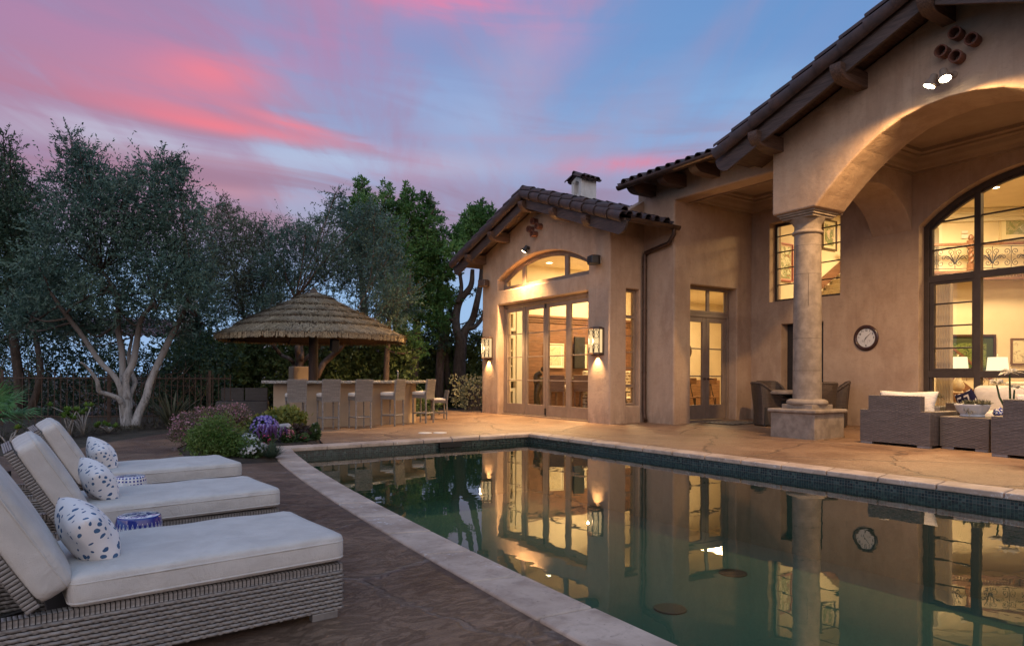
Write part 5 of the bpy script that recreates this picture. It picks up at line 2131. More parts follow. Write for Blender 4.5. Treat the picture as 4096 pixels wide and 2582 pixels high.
# ---------------------------------------------------------------- wall clock
t = thing('wall_clock', 'round dark framed clock with thermometer dials on the porch wall', 'clock', (XB - .002, 7.88, 1.91))
Mr = Matrix.Rotation(-PI / 2, 4, 'Y')
smooth_by_angle(MB().lathe([(.20, 0), (.255, 0), (.262, .02), (.245, .04), (.215, .045), (.195, .03), (.19, .012)], n=56, M=Mr).build('clock_frame', simple('mahogany_rim', (.03, .012, .009), (.06, .025, .016), 20, .3), t), 50)
FACE = simple('clock_face', (.62, .62, .62), None, rough=.5)
MB().lathe([(.2, 0.004), (.2, .014), (.0, .0141)], n=48, M=Mr).build('clock_face', FACE, t)
INK = simple('ink', (.02, .018, .02), None, rough=.6)


def face_pt(a, r):
    """clock angle a (12 = 0, clockwise seen from the pool) -> local y,z"""
    return (-math.sin(a) * r, math.cos(a) * r)


m_ = MB()
def hand(a, r0, r1, w):
    p0, p1 = face_pt(a + PI, r0), face_pt(a, r1)
    d = Vector((p1[0] - p0[0], p1[1] - p0[1])).normalized()
    n_ = Vector((-d.y, d.x)) * w
    m_.prism([(p0[0] + n_.x, p0[1] + n_.y), (p0[0] - n_.x, p0[1] - n_.y), (p1[0] - n_.x * .3, p1[1] - n_.y * .3), (p1[0] + n_.x * .3, p1[1] + n_.y * .3)], lambda u, v, w_: (-.022 - w_, u, v), 0, .002)


hand(R(47), .03, .15, .005)
hand(R(210), .02, .095, .007)
m_.build('hand', INK, t)
m_ = MB()
for k_ in range(60):
    p0, p1 = face_pt(k_ * PI / 30, .183), face_pt(k_ * PI / 30, .189)
    bar(m_, p0, p1, .002, lambda u, v, w_: (-.0165 - w_, u, v), 0, .001)
for sx in (1, -1):
    c_ = (sx * .068, -.085)
    for k_ in range(13):
        a = R(-130 + k_ * 21.6)
        bar(m_, (c_[0] + .036 * math.sin(a), c_[1] + .036 * math.cos(a)), (c_[0] + .046 * math.sin(a), c_[1] + .046 * math.cos(a)), .003, lambda u, v, w_: (-.0165 - w_, u, v), 0, .001)
    bar(m_, c_, (c_[0] + .01 * sx, c_[1] + .035), .005, lambda u, v, w_: (-.0165 - w_, u, v), 0, .001)
m_.build('dial_marks', INK, t)
for nn_ in (1, 2, 3, 6, 9, 10, 11, 12):
    cu = bpy.data.curves.new('numeral', 'FONT')
    cu.body = str(nn_)
    cu.size = .058
    cu.offset = .0016
    cu.align_x = 'CENTER'
    cu.align_y = 'CENTER'
    cu.extrude = .0006
    cu.materials.append(INK)
    tmp_ = bpy.data.objects.new('numeral_text', cu)
    COL.objects.link(tmp_)
    dg_ = bpy.context.evaluated_depsgraph_get()
    o = link(bpy.data.meshes.new_from_object(tmp_.evaluated_get(dg_)), 'numeral', None, t)
    bpy.data.objects.remove(tmp_)
    y_, z_ = face_pt(nn_ * PI / 6, .155)
    o.location = (-.0168, y_, z_)
    o.rotation_euler = (PI / 2, 0, -PI / 2)

# ---------------------------------------------------------------- wall lanterns
def lantern(loc, label):
    t = thing('wall_lantern', label, 'wall lantern', loc, group='lit lanterns beside the folding doors')
    # local: wall at x=0, lantern projects to -x; half hexagon in plan
    h0, h1 = .04, .56
    w_, d_ = .19, .20
    plan = [(0, w_), (-d_ * .6, w_), (-d_, w_ * .42), (-d_, -w_ * .42), (-d_ * .6, -w_), (0, -w_)]
    sc_ = lambda k: [(x * k, y * k) for x, y in plan]
    m_ = MB()
    f = lambda u, v, w: (u, v, w)
    m_.prism(sc_(1.0), f, h0 - .04, h0)
    m_.prism(sc_(1.06), f, h1, h1 + .03)
    m_.prism(sc_(.85), f, h1 + .03, h1 + .055)
    m_.prism(sc_(.5), f, h1 + .055, h1 + .07)
    m_.box(-.025, .0, -w_ - .03, w_ + .03, h0 - .06, h1 + .04)
    m_.build('housing', MT['brownmetal'], t, bevel=.004)
    m_ = MB()
    for (x, y) in plan[1:5]:
        m_.tube([(x, y, h0), (x, y, h1)], .011, 6)
    # scrolled grille on each glass panel
    for i in range(1, 4):
        a, b = Vector((*plan[i], 0)), Vector((*plan[i + 1], 0))
        mid = (a + b) / 2
        hw = (b - a) * .5
        P = lambda u, v: mid + hw * u + Vector((0, 0, v))
        H_ = h1 - h0
        for sg in (-1, 1):
            m_.tube([P(sg * .75, h0 + .01), P(sg * .75, h0 + H_ * .14), P(sg * .45, h0 + H_ * .24), P(sg * .85, h0 + H_ * .32), P(sg * .85, h0 + H_ * .68), P(sg * .45, h0 + H_ * .76), P(sg * .75, h0 + H_ * .86), P(sg * .55, h1 - .03), P(0, h1 - .012)], .0085, 5)
            m_.tube([P(sg * .85, h0 + H_ * .32), P(sg * .1, h0 + H_ * .38)], .007, 5)
            m_.tube([P(sg * .85, h0 + H_ * .68), P(sg * .1, h0 + H_ * .62)], .007, 5)
        m_.tube([P(0, h0 + H_ * .78), P(0, h1 - .02)], .0045, 5)
    m_.build('grille', MT['iron'], t)
    m_ = MB()
    q = sc_(.94)
    for i in range(0, 5):
        a, b = q[i], q[i + 1]
        m_.add([(*a, h0), (*b, h0), (*b, h1), (*a, h1)], [(0, 1, 2, 3)])
    m_.build('lamp_glass', MT['lampglow'], t, fix=False)
    m_ = MB()
    for y_ in (-.06, .06):
        m_.tube([(-.10, y_, h0 + .14), (-.10, y_, h0 + .34)], [.02, .016], 8)
    m_.build('bulb', MT['lampcore'], t)
    return t


LANT = [((X1 - .001, 12.05, 1.60), 'lit bronze lantern on the pillar between the folding doors and side window'),
        ((X1 - .001, 16.86, 1.60), 'lit bronze lantern on the wall beside the variegated shrub')]
for l_, lab in LANT:
    lantern(l_, lab)


def flood(loc, aim, label, body=True, r=.085, name='flood_light', wall=None):
    t = thing(name, label, 'flood light', loc)
    d = Vector(aim).normalized()
    M_ = d.to_track_quat('Z', 'Y').to_matrix().to_4x4()
    smooth_by_angle(MB().lathe([(.035, -.17), (.05, -.15), (.055, -.08), (r * .95, -.03), (r, .0), (r * .93, .004)], n=24, M=M_).build('lamp_housing', MT['blackplastic'] if body else MT['tanmetal'], t), 40)
    MB().lathe([(r * .9, .003), (r * .6, .012), (0, .016)], n=24, M=M_).build('bulb', MT['bulb'], t)
    m_ = MB()
    m_.tube([Vector((0, 0, 0)) - d * .14, Vector((wall - loc[0] - .01, 0, .02 - d.z * .10)), Vector((wall - loc[0], 0, .02 - d.z * .10))], .014, 8)
    m_.lathe([(.05, 0), (.05, .015), (.03, .03)], (wall - loc[0], 0, .02 - d.z * .10), 16, Matrix.Rotation(-PI / 2, 4, 'Y'))
    m_.build('bracket', MT['blackplastic'] if body else MT['tanmetal'], t)
    return t


FL = [((9.90, 14.86, 4.34), (-.35, .45, -.85), 'lit spotlight above the arched light of the wing', X1),
      ((10.25, 5.02, 5.24), (-.25, .35, -1), 'glowing left bulb of the twin flood light above the porch arch', XG),
      ((10.25, 4.81, 5.27), (-.25, -.3, -1), 'glowing right bulb of the twin flood light above the porch arch', XG)]
for l_, a_, lab, wl_ in FL:
    flood(l_, a_, lab, wl_ == X1, wall=wl_)


def speaker(loc, rz, label, mtl):
    t = thing('outdoor_speaker', label, 'speaker', loc, rz)
    m_ = MB()
    pts = [(-.13, -.15), (.13, -.15), (.15, .02), (.09, .13), (-.09, .13), (-.15, .02)]
    m_.prism([(y, x) for x, y in pts], lambda u, v, w: (u * .9 - .14, v * 1.0, w), -.10, .10)
    m_.build('cabinet', mtl, t, bevel=.03, seg=3)
    m_ = MB().box(-.05, .0, -.05, .05, -.07, .07)
    m_.box(-.12, -.02, -.02, .02, -.02, .02)
    m_.build('bracket', MT['whiteplastic'] if mtl is MT['blackplastic'] else mtl, t, bevel=.004)
    return t


speaker((X1 - .001, 11.98, 3.72), R(-14), 'black wall speaker beside the arched light, near the house corner', MT['blackplastic'])
speaker((X1 - .001, 16.98, 3.74), R(20), 'brown wall speaker near the shrub end of the wing', MT['brownmetal'])
t = thing('security_camera', 'small white security camera under the wing eaves', 'camera', (X1 - .001, 17.14, 4.42))
smooth_by_angle(MB().lathe([(.045, 0), (.045, .06), (.035, .085), (0, .09)], n=16, M=Matrix.Rotation(-PI / 2, 4, 'Y')).build('camera_body', MT['whiteplastic'], t))
MB().tube([(-.05, 0, -.02), (-.11, 0, -.05)], .03, 12).build('lens', MT['blackplastic'], t)

# pool fittings
for (x, y, lab) in ((4.68, 4.56, 'round dark drain in the pool floor, nearer the camera'), (6.12, 5.03, 'round dark drain in the pool floor, nearer the house')):
    o = MB().lathe([(.15, 0), (.15, .010), (.14, .013), (.05, .014), (0, .014)], n=36).build('pool_drain', MT['drain'])
    o.location = (x, y, -1.048)
    tag(o, lab, 'drain', 'drains in the pool floor')
for (x, y, lab) in ((5.74, 12.02, 'flat white skimmer lid on the patio beyond the pool, left of the pair'), (6.0, 11.9, 'flat white skimmer lid on the patio beyond the pool, right of the pair')):
    o = MB().lathe([(.13, 0), (.13, .008), (.12, .012), (0, .012)], n=28).build('skimmer_cover', MT['whiteplastic'])
    o.location = (x, y, .002)
    tag(o, lab, 'lid', 'skimmer lids on the patio')
MB().box(5.33, 5.75, 10.56, 10.64, -.13, -.05).build('skimmer_slot', MT['drain'], None)
o = bpy.data.objects['skimmer_slot']
tag(o, 'dark skimmer slot in the far pool wall', 'skimmer')
# ================================================================ vegetation
LEAF = {
    'olive': leafmat('olive_leaf', (.045, .10, .08), (.11, .19, .145), (.21, .29, .235), .7, .2),
    'olive2': leafmat('olive_leaf_brown', (.065, .10, .07), (.145, .18, .12), (.23, .255, .18), .8, .2),
    'bright': leafmat('bright_green_leaf', (.05, .145, .04), (.13, .27, .075), (.22, .36, .11), .9, .3),
    'dark': leafmat('dark_green_leaf', (.025, .06, .038), (.06, .115, .065), (.12, .17, .09), 1.1, .2),
    'hedge': leafmat('hedge_leaf', (.06, .10, .035), (.14, .20, .065), (.24, .27, .10), 1.3, .25),
    'pinkbush': leafmat('feathery_leaf', (.10, .085, .05), (.17, .14, .085), None, 5, .3),
    'pinkflower': leafmat('dusty_pink_petal', (.36, .17, .24), (.50, .30, .33), None, 9, .3),
    'greenbush': leafmat('fresh_leaf', (.075, .16, .032), (.17, .24, .065), (.22, .23, .07), 2.2, .3),
    'yellow': leafmat('yellow_green_leaf', (.13, .17, .035), (.25, .26, .07), None, 6, .3),
    'purple': leafmat('purple_petal', (.17, .11, .52), (.32, .23, .72), None, 14, .3),
    'white': leafmat('white_petal', (.66, .66, .68), (.75, .75, .74), None, 8, .3),
    'hot': leafmat('hot_pink_petal', (.62, .035, .17), (.75, .13, .26), None, 14, .3),
    'salmon': leafmat('pale_pink_petal', (.62, .17, .24), (.72, .33, .38), None, 14, .3),
    'lav': leafmat('lavender_spike', (.09, .035, .13), (.17, .08, .22), None, 14, .3),
    'green': leafmat('bedding_leaf', (.035, .07, .025), (.075, .12, .04), None, 10, .25),
    'varieg': leafmat('variegated_leaf', (.30, .30, .13), (.62, .57, .36), (.14, .18, .06), 11, .25),
    'palm': leafmat('palm_leaf', (.09, .24, .09), (.17, .36, .14), None, 4, .2),
    'flax': leafmat('flax_leaf', (.075, .085, .05), (.14, .14, .09), None, 3, .2),
}


def barkmat(name, c1, c2, c3, zshade=None):
    m, t, out = mat(name)
    v = t.pos()
    n = t.noise(t.map(v, (6, 6, 1.6)), 2.2, 6, .65, .6)
    c = t.mix(t.step(n, .3, .7), c1, c2)
    c = t.mix(t.m('MULTIPLY', t.step(t.noise(v, 9, 5, .7), .55, .68), .7), c, c3)
    if zshade:      # pale lower trunk; limbs above browner, the crown's shade put into their colour
        c = t.mix(t.step(t.m('ADD', t.xyz(v)[2], n), zshade * .75, zshade * 1.5), c, (.075, .06, .05))
    pbr(t, out, c, .9, t.bump(t.m('ADD', n, t.m('MULTIPLY', t.noise(v, 30, 5, .6), .4)), .6, .03), spec=.2)
    return m


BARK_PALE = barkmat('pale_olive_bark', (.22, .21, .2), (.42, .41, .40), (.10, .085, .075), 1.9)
BARK_BROWN = barkmat('brown_bark', (.085, .06, .048), (.17, .125, .10), (.05, .036, .03))
BARK_DARK = barkmat('dark_bark', (.045, .036, .03), (.09, .073, .062), (.03, .024, .02))


def smooth_path(pts, rad, k=5):
    """Catmull-Rom through the points"""
    P = [np.array(p, float) for p in pts]
    P = [2 * P[0] - P[1]] + P + [2 * P[-1] - P[-2]]
    r = [rad[0]] + list(rad) + [rad[-1]]
    out, ro = [], []
    for i in range(1, len(P) - 2):
        for j in range(k):
            t = j / k
            a, b, c, d = P[i - 1], P[i], P[i + 1], P[i + 2]
            out.append(.5 * ((2 * b) + (c - a) * t + (2 * a - 5 * b + 4 * c - d) * t * t + (3 * b - a - 3 * c + d) * t ** 3))
            ro.append(r[i] + (r[i + 1] - r[i]) * t)
    out.append(P[-2])
    ro.append(r[-2])
    return out, ro


def twigs(clumps, per, tl, ll, lw, rs, up=.55, nl=15, spread=1.0, hang=0.0):
    """leafy shoots filling a set of spheres: returns leaf quads and the shoot lines"""
    Cs, Rs = np.array([c for c, r in clumps]), np.array([r for c, r in clumps])
    cnt = np.maximum(3, (per * (Rs / .8) ** 2.2)).astype(int)
    ci = np.repeat(np.arange(len(Cs)), cnt)
    n_ = len(ci)
    d = rs.normal(size=(n_, 3))
    d /= np.linalg.norm(d, axis=1, keepdims=True)
    rr = rs.uniform(.05, 1, (n_, 1)) ** .55
    O = Cs[ci] + d * rr * Rs[ci][:, None] * np.array([1, 1, .9]) * .95
    D = d * .75 * spread + np.array([0, 0, up]) + rs.normal(size=(n_, 3)) * .38
    D /= np.linalg.norm(D, axis=1, keepdims=True)
    TL = tl * rs.uniform(.45, 1.25, (n_, 1)) * np.where(rs.uniform(size=(n_, 1)) > .9, 1.7, 1.0) * np.clip(Rs[ci][:, None] / .55, .5, 1.2)
    bend = rs.normal(size=(n_, 3)) * .22 + np.array([0, 0, -hang])
    tt = np.tile((np.arange(nl) + .6) / nl, (n_, 1))
    P = O[:, None] + D[:, None] * TL[:, None] * tt[..., None] + bend[:, None] * TL[:, None] * (tt[..., None] ** 2)
    ax = D[:, None] * .55 + bend[:, None] * .6 + rs.normal(size=P.shape) * .55
    ax /= np.linalg.norm(ax, axis=2, keepdims=True)
    sd = np.cross(ax, rs.normal(size=P.shape))
    sd /= np.linalg.norm(sd, axis=2, keepdims=True)
    L = ll * rs.uniform(.6, 1.25, P.shape[:2])[..., None] * (1.1 - .45 * tt[..., None])
    W = lw * rs.uniform(.7, 1.2, P.shape[:2])[..., None]
    V = np.stack([P, P + ax * L * .45 + sd * W * .5, P + ax * L, P + ax * L * .45 - sd * W * .5], 2).reshape(-1, 3)
    F = np.arange(len(V)).reshape(-1, 4)
    ends = O + D * TL + bend * TL
    return V, F, O, ends


def tree(name, label, cat, base, stems, clumps, leaf, bark, per=60, tl=.6, ll=.12, lw=.032, seed=0, up=.55, group=None, branch=True, hang=0.0, nl=15, br=.035):
    """stems: list of (points, radii) in the world; clumps: list of (centre, radius)"""
    rs = np.random.default_rng(seed)
    base = tuple(map(float, base))
    t = thing(name, label, cat, base, group=group, world=True)
    mb = MB()
    nodes = []
    for pts, rad in stems:
        p, r = smooth_path(pts, rad)
        mb.tube(p, r, 10)
        k = len(p) // 3
        nodes += [(np.array(q), rr) for q, rr in list(zip(p, r))[k:]]
    if branch and nodes:
        NP = np.array([q for q, _ in nodes])
        for c, rad_ in clumps:
            c = np.array(c)
            dd = np.linalg.norm(NP - c, axis=1) + np.where(NP[:, 2] > c[2], 1.5, 0)
            i = int(np.argmin(dd))
            a, ra = NP[i], nodes[i][1]
            mid = (a + c) / 2 + rs.normal(0, .12, 3) + np.array([0, 0, -.06 * np.linalg.norm(c - a)])
            r0 = min(ra * .65, br)
            p, r = smooth_path([a, mid, c, c + (c - mid) * .15 + np.array([0, 0, rad_ * .2])], [r0, r0 * .7, r0 * .4, r0 * .15], 4)
            mb.tube(p, r, 6)
            for _ in range(3):
                e = c + rs.normal(0, rad_ * .45, 3)
                mb.tube([c - (c - mid) * .2, (c + e) / 2 + rs.normal(0, .05, 3), e], [r0 * .35, r0 * .22, r0 * .08], 5)
    if mb.v:
        mb.build('trunk', bark, t, smooth=True, fix=False)
    V, F, O, E_ = twigs(clumps, per, tl, ll, lw, rs, up, nl, hang=hang)
    k = rs.choice(len(O), size=min(len(O), 1500), replace=False)
    q = (E_[k] - O[k])
    sd = np.cross(q, np.array([0.3, .2, 1.0]))
    sd /= np.maximum(1e-6, np.linalg.norm(sd, axis=1, keepdims=True))
    V2 = np.stack([O[k] - sd * .005, O[k] + sd * .005, E_[k] + sd * .0015, E_[k] - sd * .0015], 1).reshape(-1, 3)
    me = npmesh(name + '_crown', np.concatenate([V, V2]), np.concatenate([F, np.arange(len(V2)).reshape(-1, 4) + len(V)]))
    me.polygons.foreach_set('material_index', np.r_[np.zeros(len(F), np.int32), np.ones(len(V2) // 4, np.int32)])
    o = link(me, 'crown', leaf, t)
    me.materials.append(bark)
    return t


def C(lst, depth, jit=.8, seed=0):
    rs = np.random.default_rng(seed)
    out = []
    for (x, y, r) in lst:
        d = depth + rs.uniform(-jit, jit)
        out.append((at(x, y, d), r / (FOC / 4096 * 2408) * d))
    return out


def lift(pts, depth, jit=0, seed=0):
    rs = np.random.default_rng(seed)
    return [at(x, y, depth + jit * rs.uniform(-1, 1) * i / max(1, len(pts) - 1)) for i, (x, y) in enumerate(pts)]


def cc(x, y):            # survey notes taken on an enlargement of the left side
    return (x * .4678 / 1.701, (1050 + y * .4678) / 1.701)


D1 = 14.6
STEMS = [
    ([cc(1095, 1440), cc(1085, 1200), cc(1075, 1000), cc(1140, 850), cc(1175, 640), cc(1215, 470), cc(1330, 340)], [.115, .085, .078, .072, .062, .05, .035], 0),
    ([cc(1075, 1420), cc(1045, 1180), cc(1050, 950), cc(1040, 750), cc(1010, 570), cc(1000, 280), cc(870, 60)], [.09, .07, .068, .065, .06, .05, .03], .4),
    ([cc(1065, 1320), cc(1030, 1180), cc(940, 1130), cc(850, 1100), cc(830, 1010), cc(750, 900), cc(690, 850)], [.07, .055, .05, .045, .04, .03, .02], -.9),
    ([cc(1050, 1200), cc(1020, 1050), cc(960, 950), cc(850, 840), cc(700, 620), cc(560, 440), cc(430, 250)], [.06, .058, .055, .055, .05, .045, .03], -.6),
    ([cc(1150, 1400), cc(1190, 1280), cc(1250, 1150), cc(1290, 1000), cc(1420, 720), cc(1500, 560), cc(1570, 430), cc(1600, 330)], [.11, .085, .08, .075, .068, .06, .05, .04], .5),
    ([cc(1110, 1250), cc(1115, 1130), cc(1155, 1030), cc(1125, 930), cc(1100, 800), cc(1130, 640)], [.055, .05, .048, .045, .04, .03], .9),
]
T2 = [(165, 322, 16), (172, 345, 22), (190, 368, 26), (158, 385, 24), (205, 400, 38), (150, 430, 34), (215, 425, 40), (170, 470, 50), (250, 455, 46), (290, 462, 44), (330, 440, 44), (362, 412, 38), (395, 392, 34), (412, 408, 26), (425, 440, 32), (300, 520, 70), (220, 530, 70), (385, 500, 62), (140, 545, 52), (430, 520, 50), (260, 610, 74), (350, 600, 70), (430, 610, 60), (170, 640, 64), (110, 690, 56), (230, 690, 56), (330, 690, 54), (440, 700, 58), (400, 650, 50), (120, 770, 50), (190, 760, 46), (70, 740, 48), (250, 770, 40), (480, 760, 46), (430, 770, 36), (117, 675, 46), (92, 630, 46), (85, 720, 44), (150, 735, 38), (205, 700, 40), (55, 765, 36), (335, 755, 32), (385, 700, 42), (275, 725, 32), (465, 655, 42)]
b = at(*cc(1095, 1425), D1)
stems = []
for pts, rad, dj in STEMS:
    n = len(pts)
    stems.append(([at(x, y, D1 + dj * i / (n - 1)) for i, (x, y) in enumerate(pts)], rad))
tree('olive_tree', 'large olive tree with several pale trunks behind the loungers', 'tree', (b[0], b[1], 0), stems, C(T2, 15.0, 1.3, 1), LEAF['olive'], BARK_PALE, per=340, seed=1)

T1 = [(8, 330, 16), (25, 352, 18), (5, 375, 26), (35, 395, 24), (10, 430, 40), (55, 455, 36), (20, 490, 50), (80, 500, 36), (45, 560, 60), (100, 560, 40), (10, 620, 70), (80, 640, 56), (30, 700, 64), (-20, 560, 70), (-30, 460, 60), (10, 780, 60), (60, 760, 46), (-40, 700, 70)]
tree('olive_tree', 'dark tree at the left edge of the garden', 'tree', (*at(35, 990, 17.5)[:2], 0),
     [(lift([(40, 1000), (45, 900), (30, 780), (20, 650), (15, 500)], 17.5, .4), [.14, .12, .10, .07, .04]), (lift([(60, 1000), (95, 880), (80, 760), (90, 640)], 17.5, .4, 3), [.10, .08, .06, .03])],
     C(T1, 17.4, 1.2, 2), LEAF['dark'], BARK_DARK, per=320, seed=2, lw=.036)

T3 = [(520, 478, 15), (535, 500, 20), (510, 520, 26), (548, 530, 28), (575, 545, 26), (605, 540, 20), (600, 565, 30), (490, 560, 34), (540, 590, 46), (590, 610, 44), (625, 600, 30), (480, 630, 46), (520, 660, 50), (580, 680, 48), (620, 660, 40), (470, 700, 46), (540, 730, 46), (600, 730, 46), (630, 710, 36), (455, 520, 20), (480, 500, 12)]
tree('olive_tree', 'wispy olive tree between the pale trunked olive and the thatched umbrella', 'tree', (*at(555, 960, 22.2)[:2], 0),
     [(lift([(560, 960), (565, 860), (575, 760), (560, 680), (540, 600)], 22.2, .4), [.075, .065, .06, .05, .03]), (lift([(565, 860), (610, 760), (620, 660)], 22.2, .5), [.05, .045, .03])],
     C(T3, 21.8, 1.2, 3), LEAF['olive2'], BARK_BROWN, per=300, seed=3, tl=.7)

T4 = [(650, 545, 24), (665, 575, 32), (700, 560, 30), (720, 545, 20), (745, 560, 32), (765, 530, 26), (775, 480, 12), (790, 455, 12), (800, 470, 14), (785, 500, 22), (815, 515, 28), (845, 530, 36), (880, 510, 28), (905, 540, 28), (700, 620, 46), (760, 610, 48), (820, 600, 50), (870, 590, 46), (910, 610, 38), (680, 680, 46), (840, 660, 48), (890, 670, 46), (780, 660, 44), (930, 690, 44), (880, 730, 40), (920, 750, 36), (640, 640, 40), (960, 720, 30), (640, 740, 38), (850, 790, 32), (790, 780, 28)]


def ch(x, y):
    return ((820 + x * .3405) / 1.701, (1130 + y * .3405) / 1.701)


D4 = 19.2
tree('olive_tree', 'olive tree rising from a stone planter behind the bar', 'tree', (*at(705, 960, D4)[:2], 0),
     [(lift([ch(1115, 1120), ch(1110, 950), ch(1095, 850), ch(1085, 740), ch(1080, 500), ch(1060, 200)], D4, .5), [.12, .10, .085, .075, .06, .03]),
      (lift([ch(1120, 1060), ch(1125, 960), ch(1135, 850), ch(1130, 740), ch(1180, 400)], D4, .6, 1), [.09, .075, .07, .065, .03]),
      (lift([ch(1075, 1060), ch(1040, 950), ch(990, 890), ch(900, 850), ch(800, 730), ch(700, 560)], D4, -.6, 2), [.07, .06, .055, .055, .05, .03]),
      (lift([ch(1310, 1110), ch(1360, 1010), ch(1400, 940), ch(1500, 850), ch(1610, 750), ch(1720, 560)], D4 + .3, .4, 3), [.10, .09, .085, .08, .06, .03]),
      (lift([ch(1130, 950), ch(1240, 830), ch(1330, 760), ch(1420, 600)], D4 + .4, .4, 4), [.06, .05, .045, .03])],
     C(T4, 19.6, 1.4, 4), LEAF['olive'], BARK_BROWN, per=310, seed=4, tl=.65)
o = MB().box(-.25, .25, -.25, .25, 0, 1.34).build('stone_planter', MT['bar_stucco'], bevel=.02)
o.location = (*at(*ch(1120, 1100), 18.6)[:2], 0)
tag(o, 'plain stuccoed planter behind the bar', 'planter')

TB = [  # narrow bright crowns beyond the hedge, one list per tree
    ([(850, 432, 13), (848, 455, 20), (862, 478, 22), (838, 490, 26), (870, 505, 24), (850, 530, 34), (880, 560, 34), (840, 580, 34), (905, 580, 26)], 'bright green tree with a pointed crown, first of the row above the hedge', 850),
    ([(906, 440, 10), (910, 458, 16), (898, 480, 18), (922, 486, 18), (905, 512, 26), (930, 540, 28), (900, 560, 30), (935, 600, 36), (900, 640, 36), (950, 640, 34)], 'bright green tree whose slim tip stands between its neighbours', 925),
    ([(955, 450, 14), (962, 472, 22), (945, 490, 22), (975, 500, 24), (955, 525, 30), (980, 555, 32), (960, 600, 38), (990, 620, 36), (970, 680, 42), (1000, 660, 30), (950, 720, 40), (1000, 730, 36)], 'tallest bright green tree of the row, broad in the middle', 972),
    ([(1000, 462, 12), (1005, 485, 20), (1018, 510, 22), (1000, 530, 26), (1028, 560, 26), (1010, 590, 34), (1035, 610, 26), (1030, 650, 32), (1050, 640, 22), (1020, 700, 34), (1050, 700, 26), (1030, 760, 30)], 'bright green tree at the house end of the row', 1032),
]
for i, (lst, lab, sx) in enumerate(TB):
    dd = 23.5 + .4 * i
    x0 = lst[0][0]
    tree('evergreen_tree', lab, 'tree', (*at(sx, 950, dd)[:2], 0),
         [(lift([(sx, 955), (sx + 3, 850), (sx + 8, 760), ((sx + x0) / 2, 640), (x0, 520)], dd, .2, i), [.16, .15, .14, .09, .03])],
         C(lst, dd, .9, 30 + i), LEAF['bright'], BARK_BROWN, per=330, seed=10 + i, tl=.36, ll=.17, lw=.055, up=.35, group='green trees above the hedge', nl=12)


def cr(x, y):
    return ((1300 + x * .3688) / 1.701, (1100 + y * .3688) / 1.701)


D6 = 24.0
T6 = [(1125, 492, 16), (1112, 510, 22), (1142, 508, 24), (1128, 530, 30), (1098, 535, 22), (1158, 530, 24), (1085, 560, 26), (1115, 560, 32), (1150, 560, 28), (1172, 520, 12), (1065, 590, 22), (1100, 590, 24), (1130, 600, 20)]
t6 = tree('evergreen_tree', 'green tree with a forked bare trunk standing beside the wing of the house', 'tree', (*at(*cr(1450, 1345), D6)[:2], 0),
     [(lift([cr(1450, 1370), cr(1460, 950), cr(1475, 720), cr(1430, 600), cr(1420, 450), cr(1460, 280), cr(1580, 120), cr(1600, -60)], D6, .3), [.26, .22, .20, .15, .14, .13, .10, .07]),
      (lift([cr(1475, 720), cr(1520, 600), cr(1600, 480), cr(1650, 280), cr(1690, 60), cr(1700, -200)], D6, .5, 2), [.17, .15, .13, .11, .09, .05]),
      (lift([cr(1540, 580), cr(1620, 560), cr(1700, 470), cr(1760, 330)], D6, .4, 3), [.10, .08, .07, .05]),
      (lift([cr(1430, 500), cr(1350, 480), cr(1290, 510), cr(1240, 540)], D6, .4, 4), [.07, .06, .05, .03]),
      (lift([cr(1440, 300), cr(1480, 140), cr(1460, -80), cr(1500, -300)], D6, .4, 5), [.09, .07, .06, .04])],
     C(T6, D6, .9, 6), LEAF['bright'], BARK_DARK, per=420, seed=20, tl=.36, ll=.17, lw=.055, up=.35, nl=12, br=.06)
tree('evergreen_tree', 'thin leaning trunk with sparse leaves next to the forked tree', 'tree', (*at(*cr(1350, 1350), D6 + 1)[:2], 0),
     [(lift([cr(1365, 1370), cr(1330, 1080), cr(1300, 780), cr(1265, 640), cr(1200, 480), cr(1180, 300)], D6 + 1, .3), [.15, .14, .13, .12, .10, .06]),
      (lift([cr(1380, 1000), cr(1350, 760), cr(1310, 640), cr(1360, 400), cr(1340, 150)], D6 + 1.3, .3, 1), [.13, .12, .11, .09, .06])],
     C([(1050, 740, 20), (1040, 690, 22), (1120, 745, 14), (1060, 640, 18), (1112, 690, 12), (1125, 800, 22), (1045, 800, 26), (1015, 790, 30), (1000, 830, 30)], D6 + .8, 1.0, 7), LEAF['dark'], BARK_DARK, per=130, seed=21, tl=.5, ll=.17, lw=.045, nl=12)
for i, (p, lab) in enumerate(((((908, 910), (909, 860), (912, 800), (915, 740), (905, 640)), 'reddish straight trunk right of the thatched umbrella'), (((938, 910), (940, 850), (948, 790), (955, 730), (965, 640)), 'thin grey trunk beyond the reddish trunk'))):
    dd = 20.5 + i * 1.5
    tree('evergreen_tree', lab, 'tree', (*at(p[0][0], 960, dd)[:2], 0), [([np.array((*at(p[0][0], 960, dd)[:2], 0))] + lift(list(p), dd, .1, i), [.10, .09, .085, .08, .07, .04])],
         C([(930 + 20 * i, 700, 26), (900 + 40 * i, 740, 22), (960, 780, 26), (975 + 10 * i, 820, 24), (940, 660, 26)], dd, .7, 50 + i), LEAF['bright'], BARK_BROWN, per=220, seed=40 + i, tl=.45, ll=.15, lw=.03, hang=.3, nl=14)

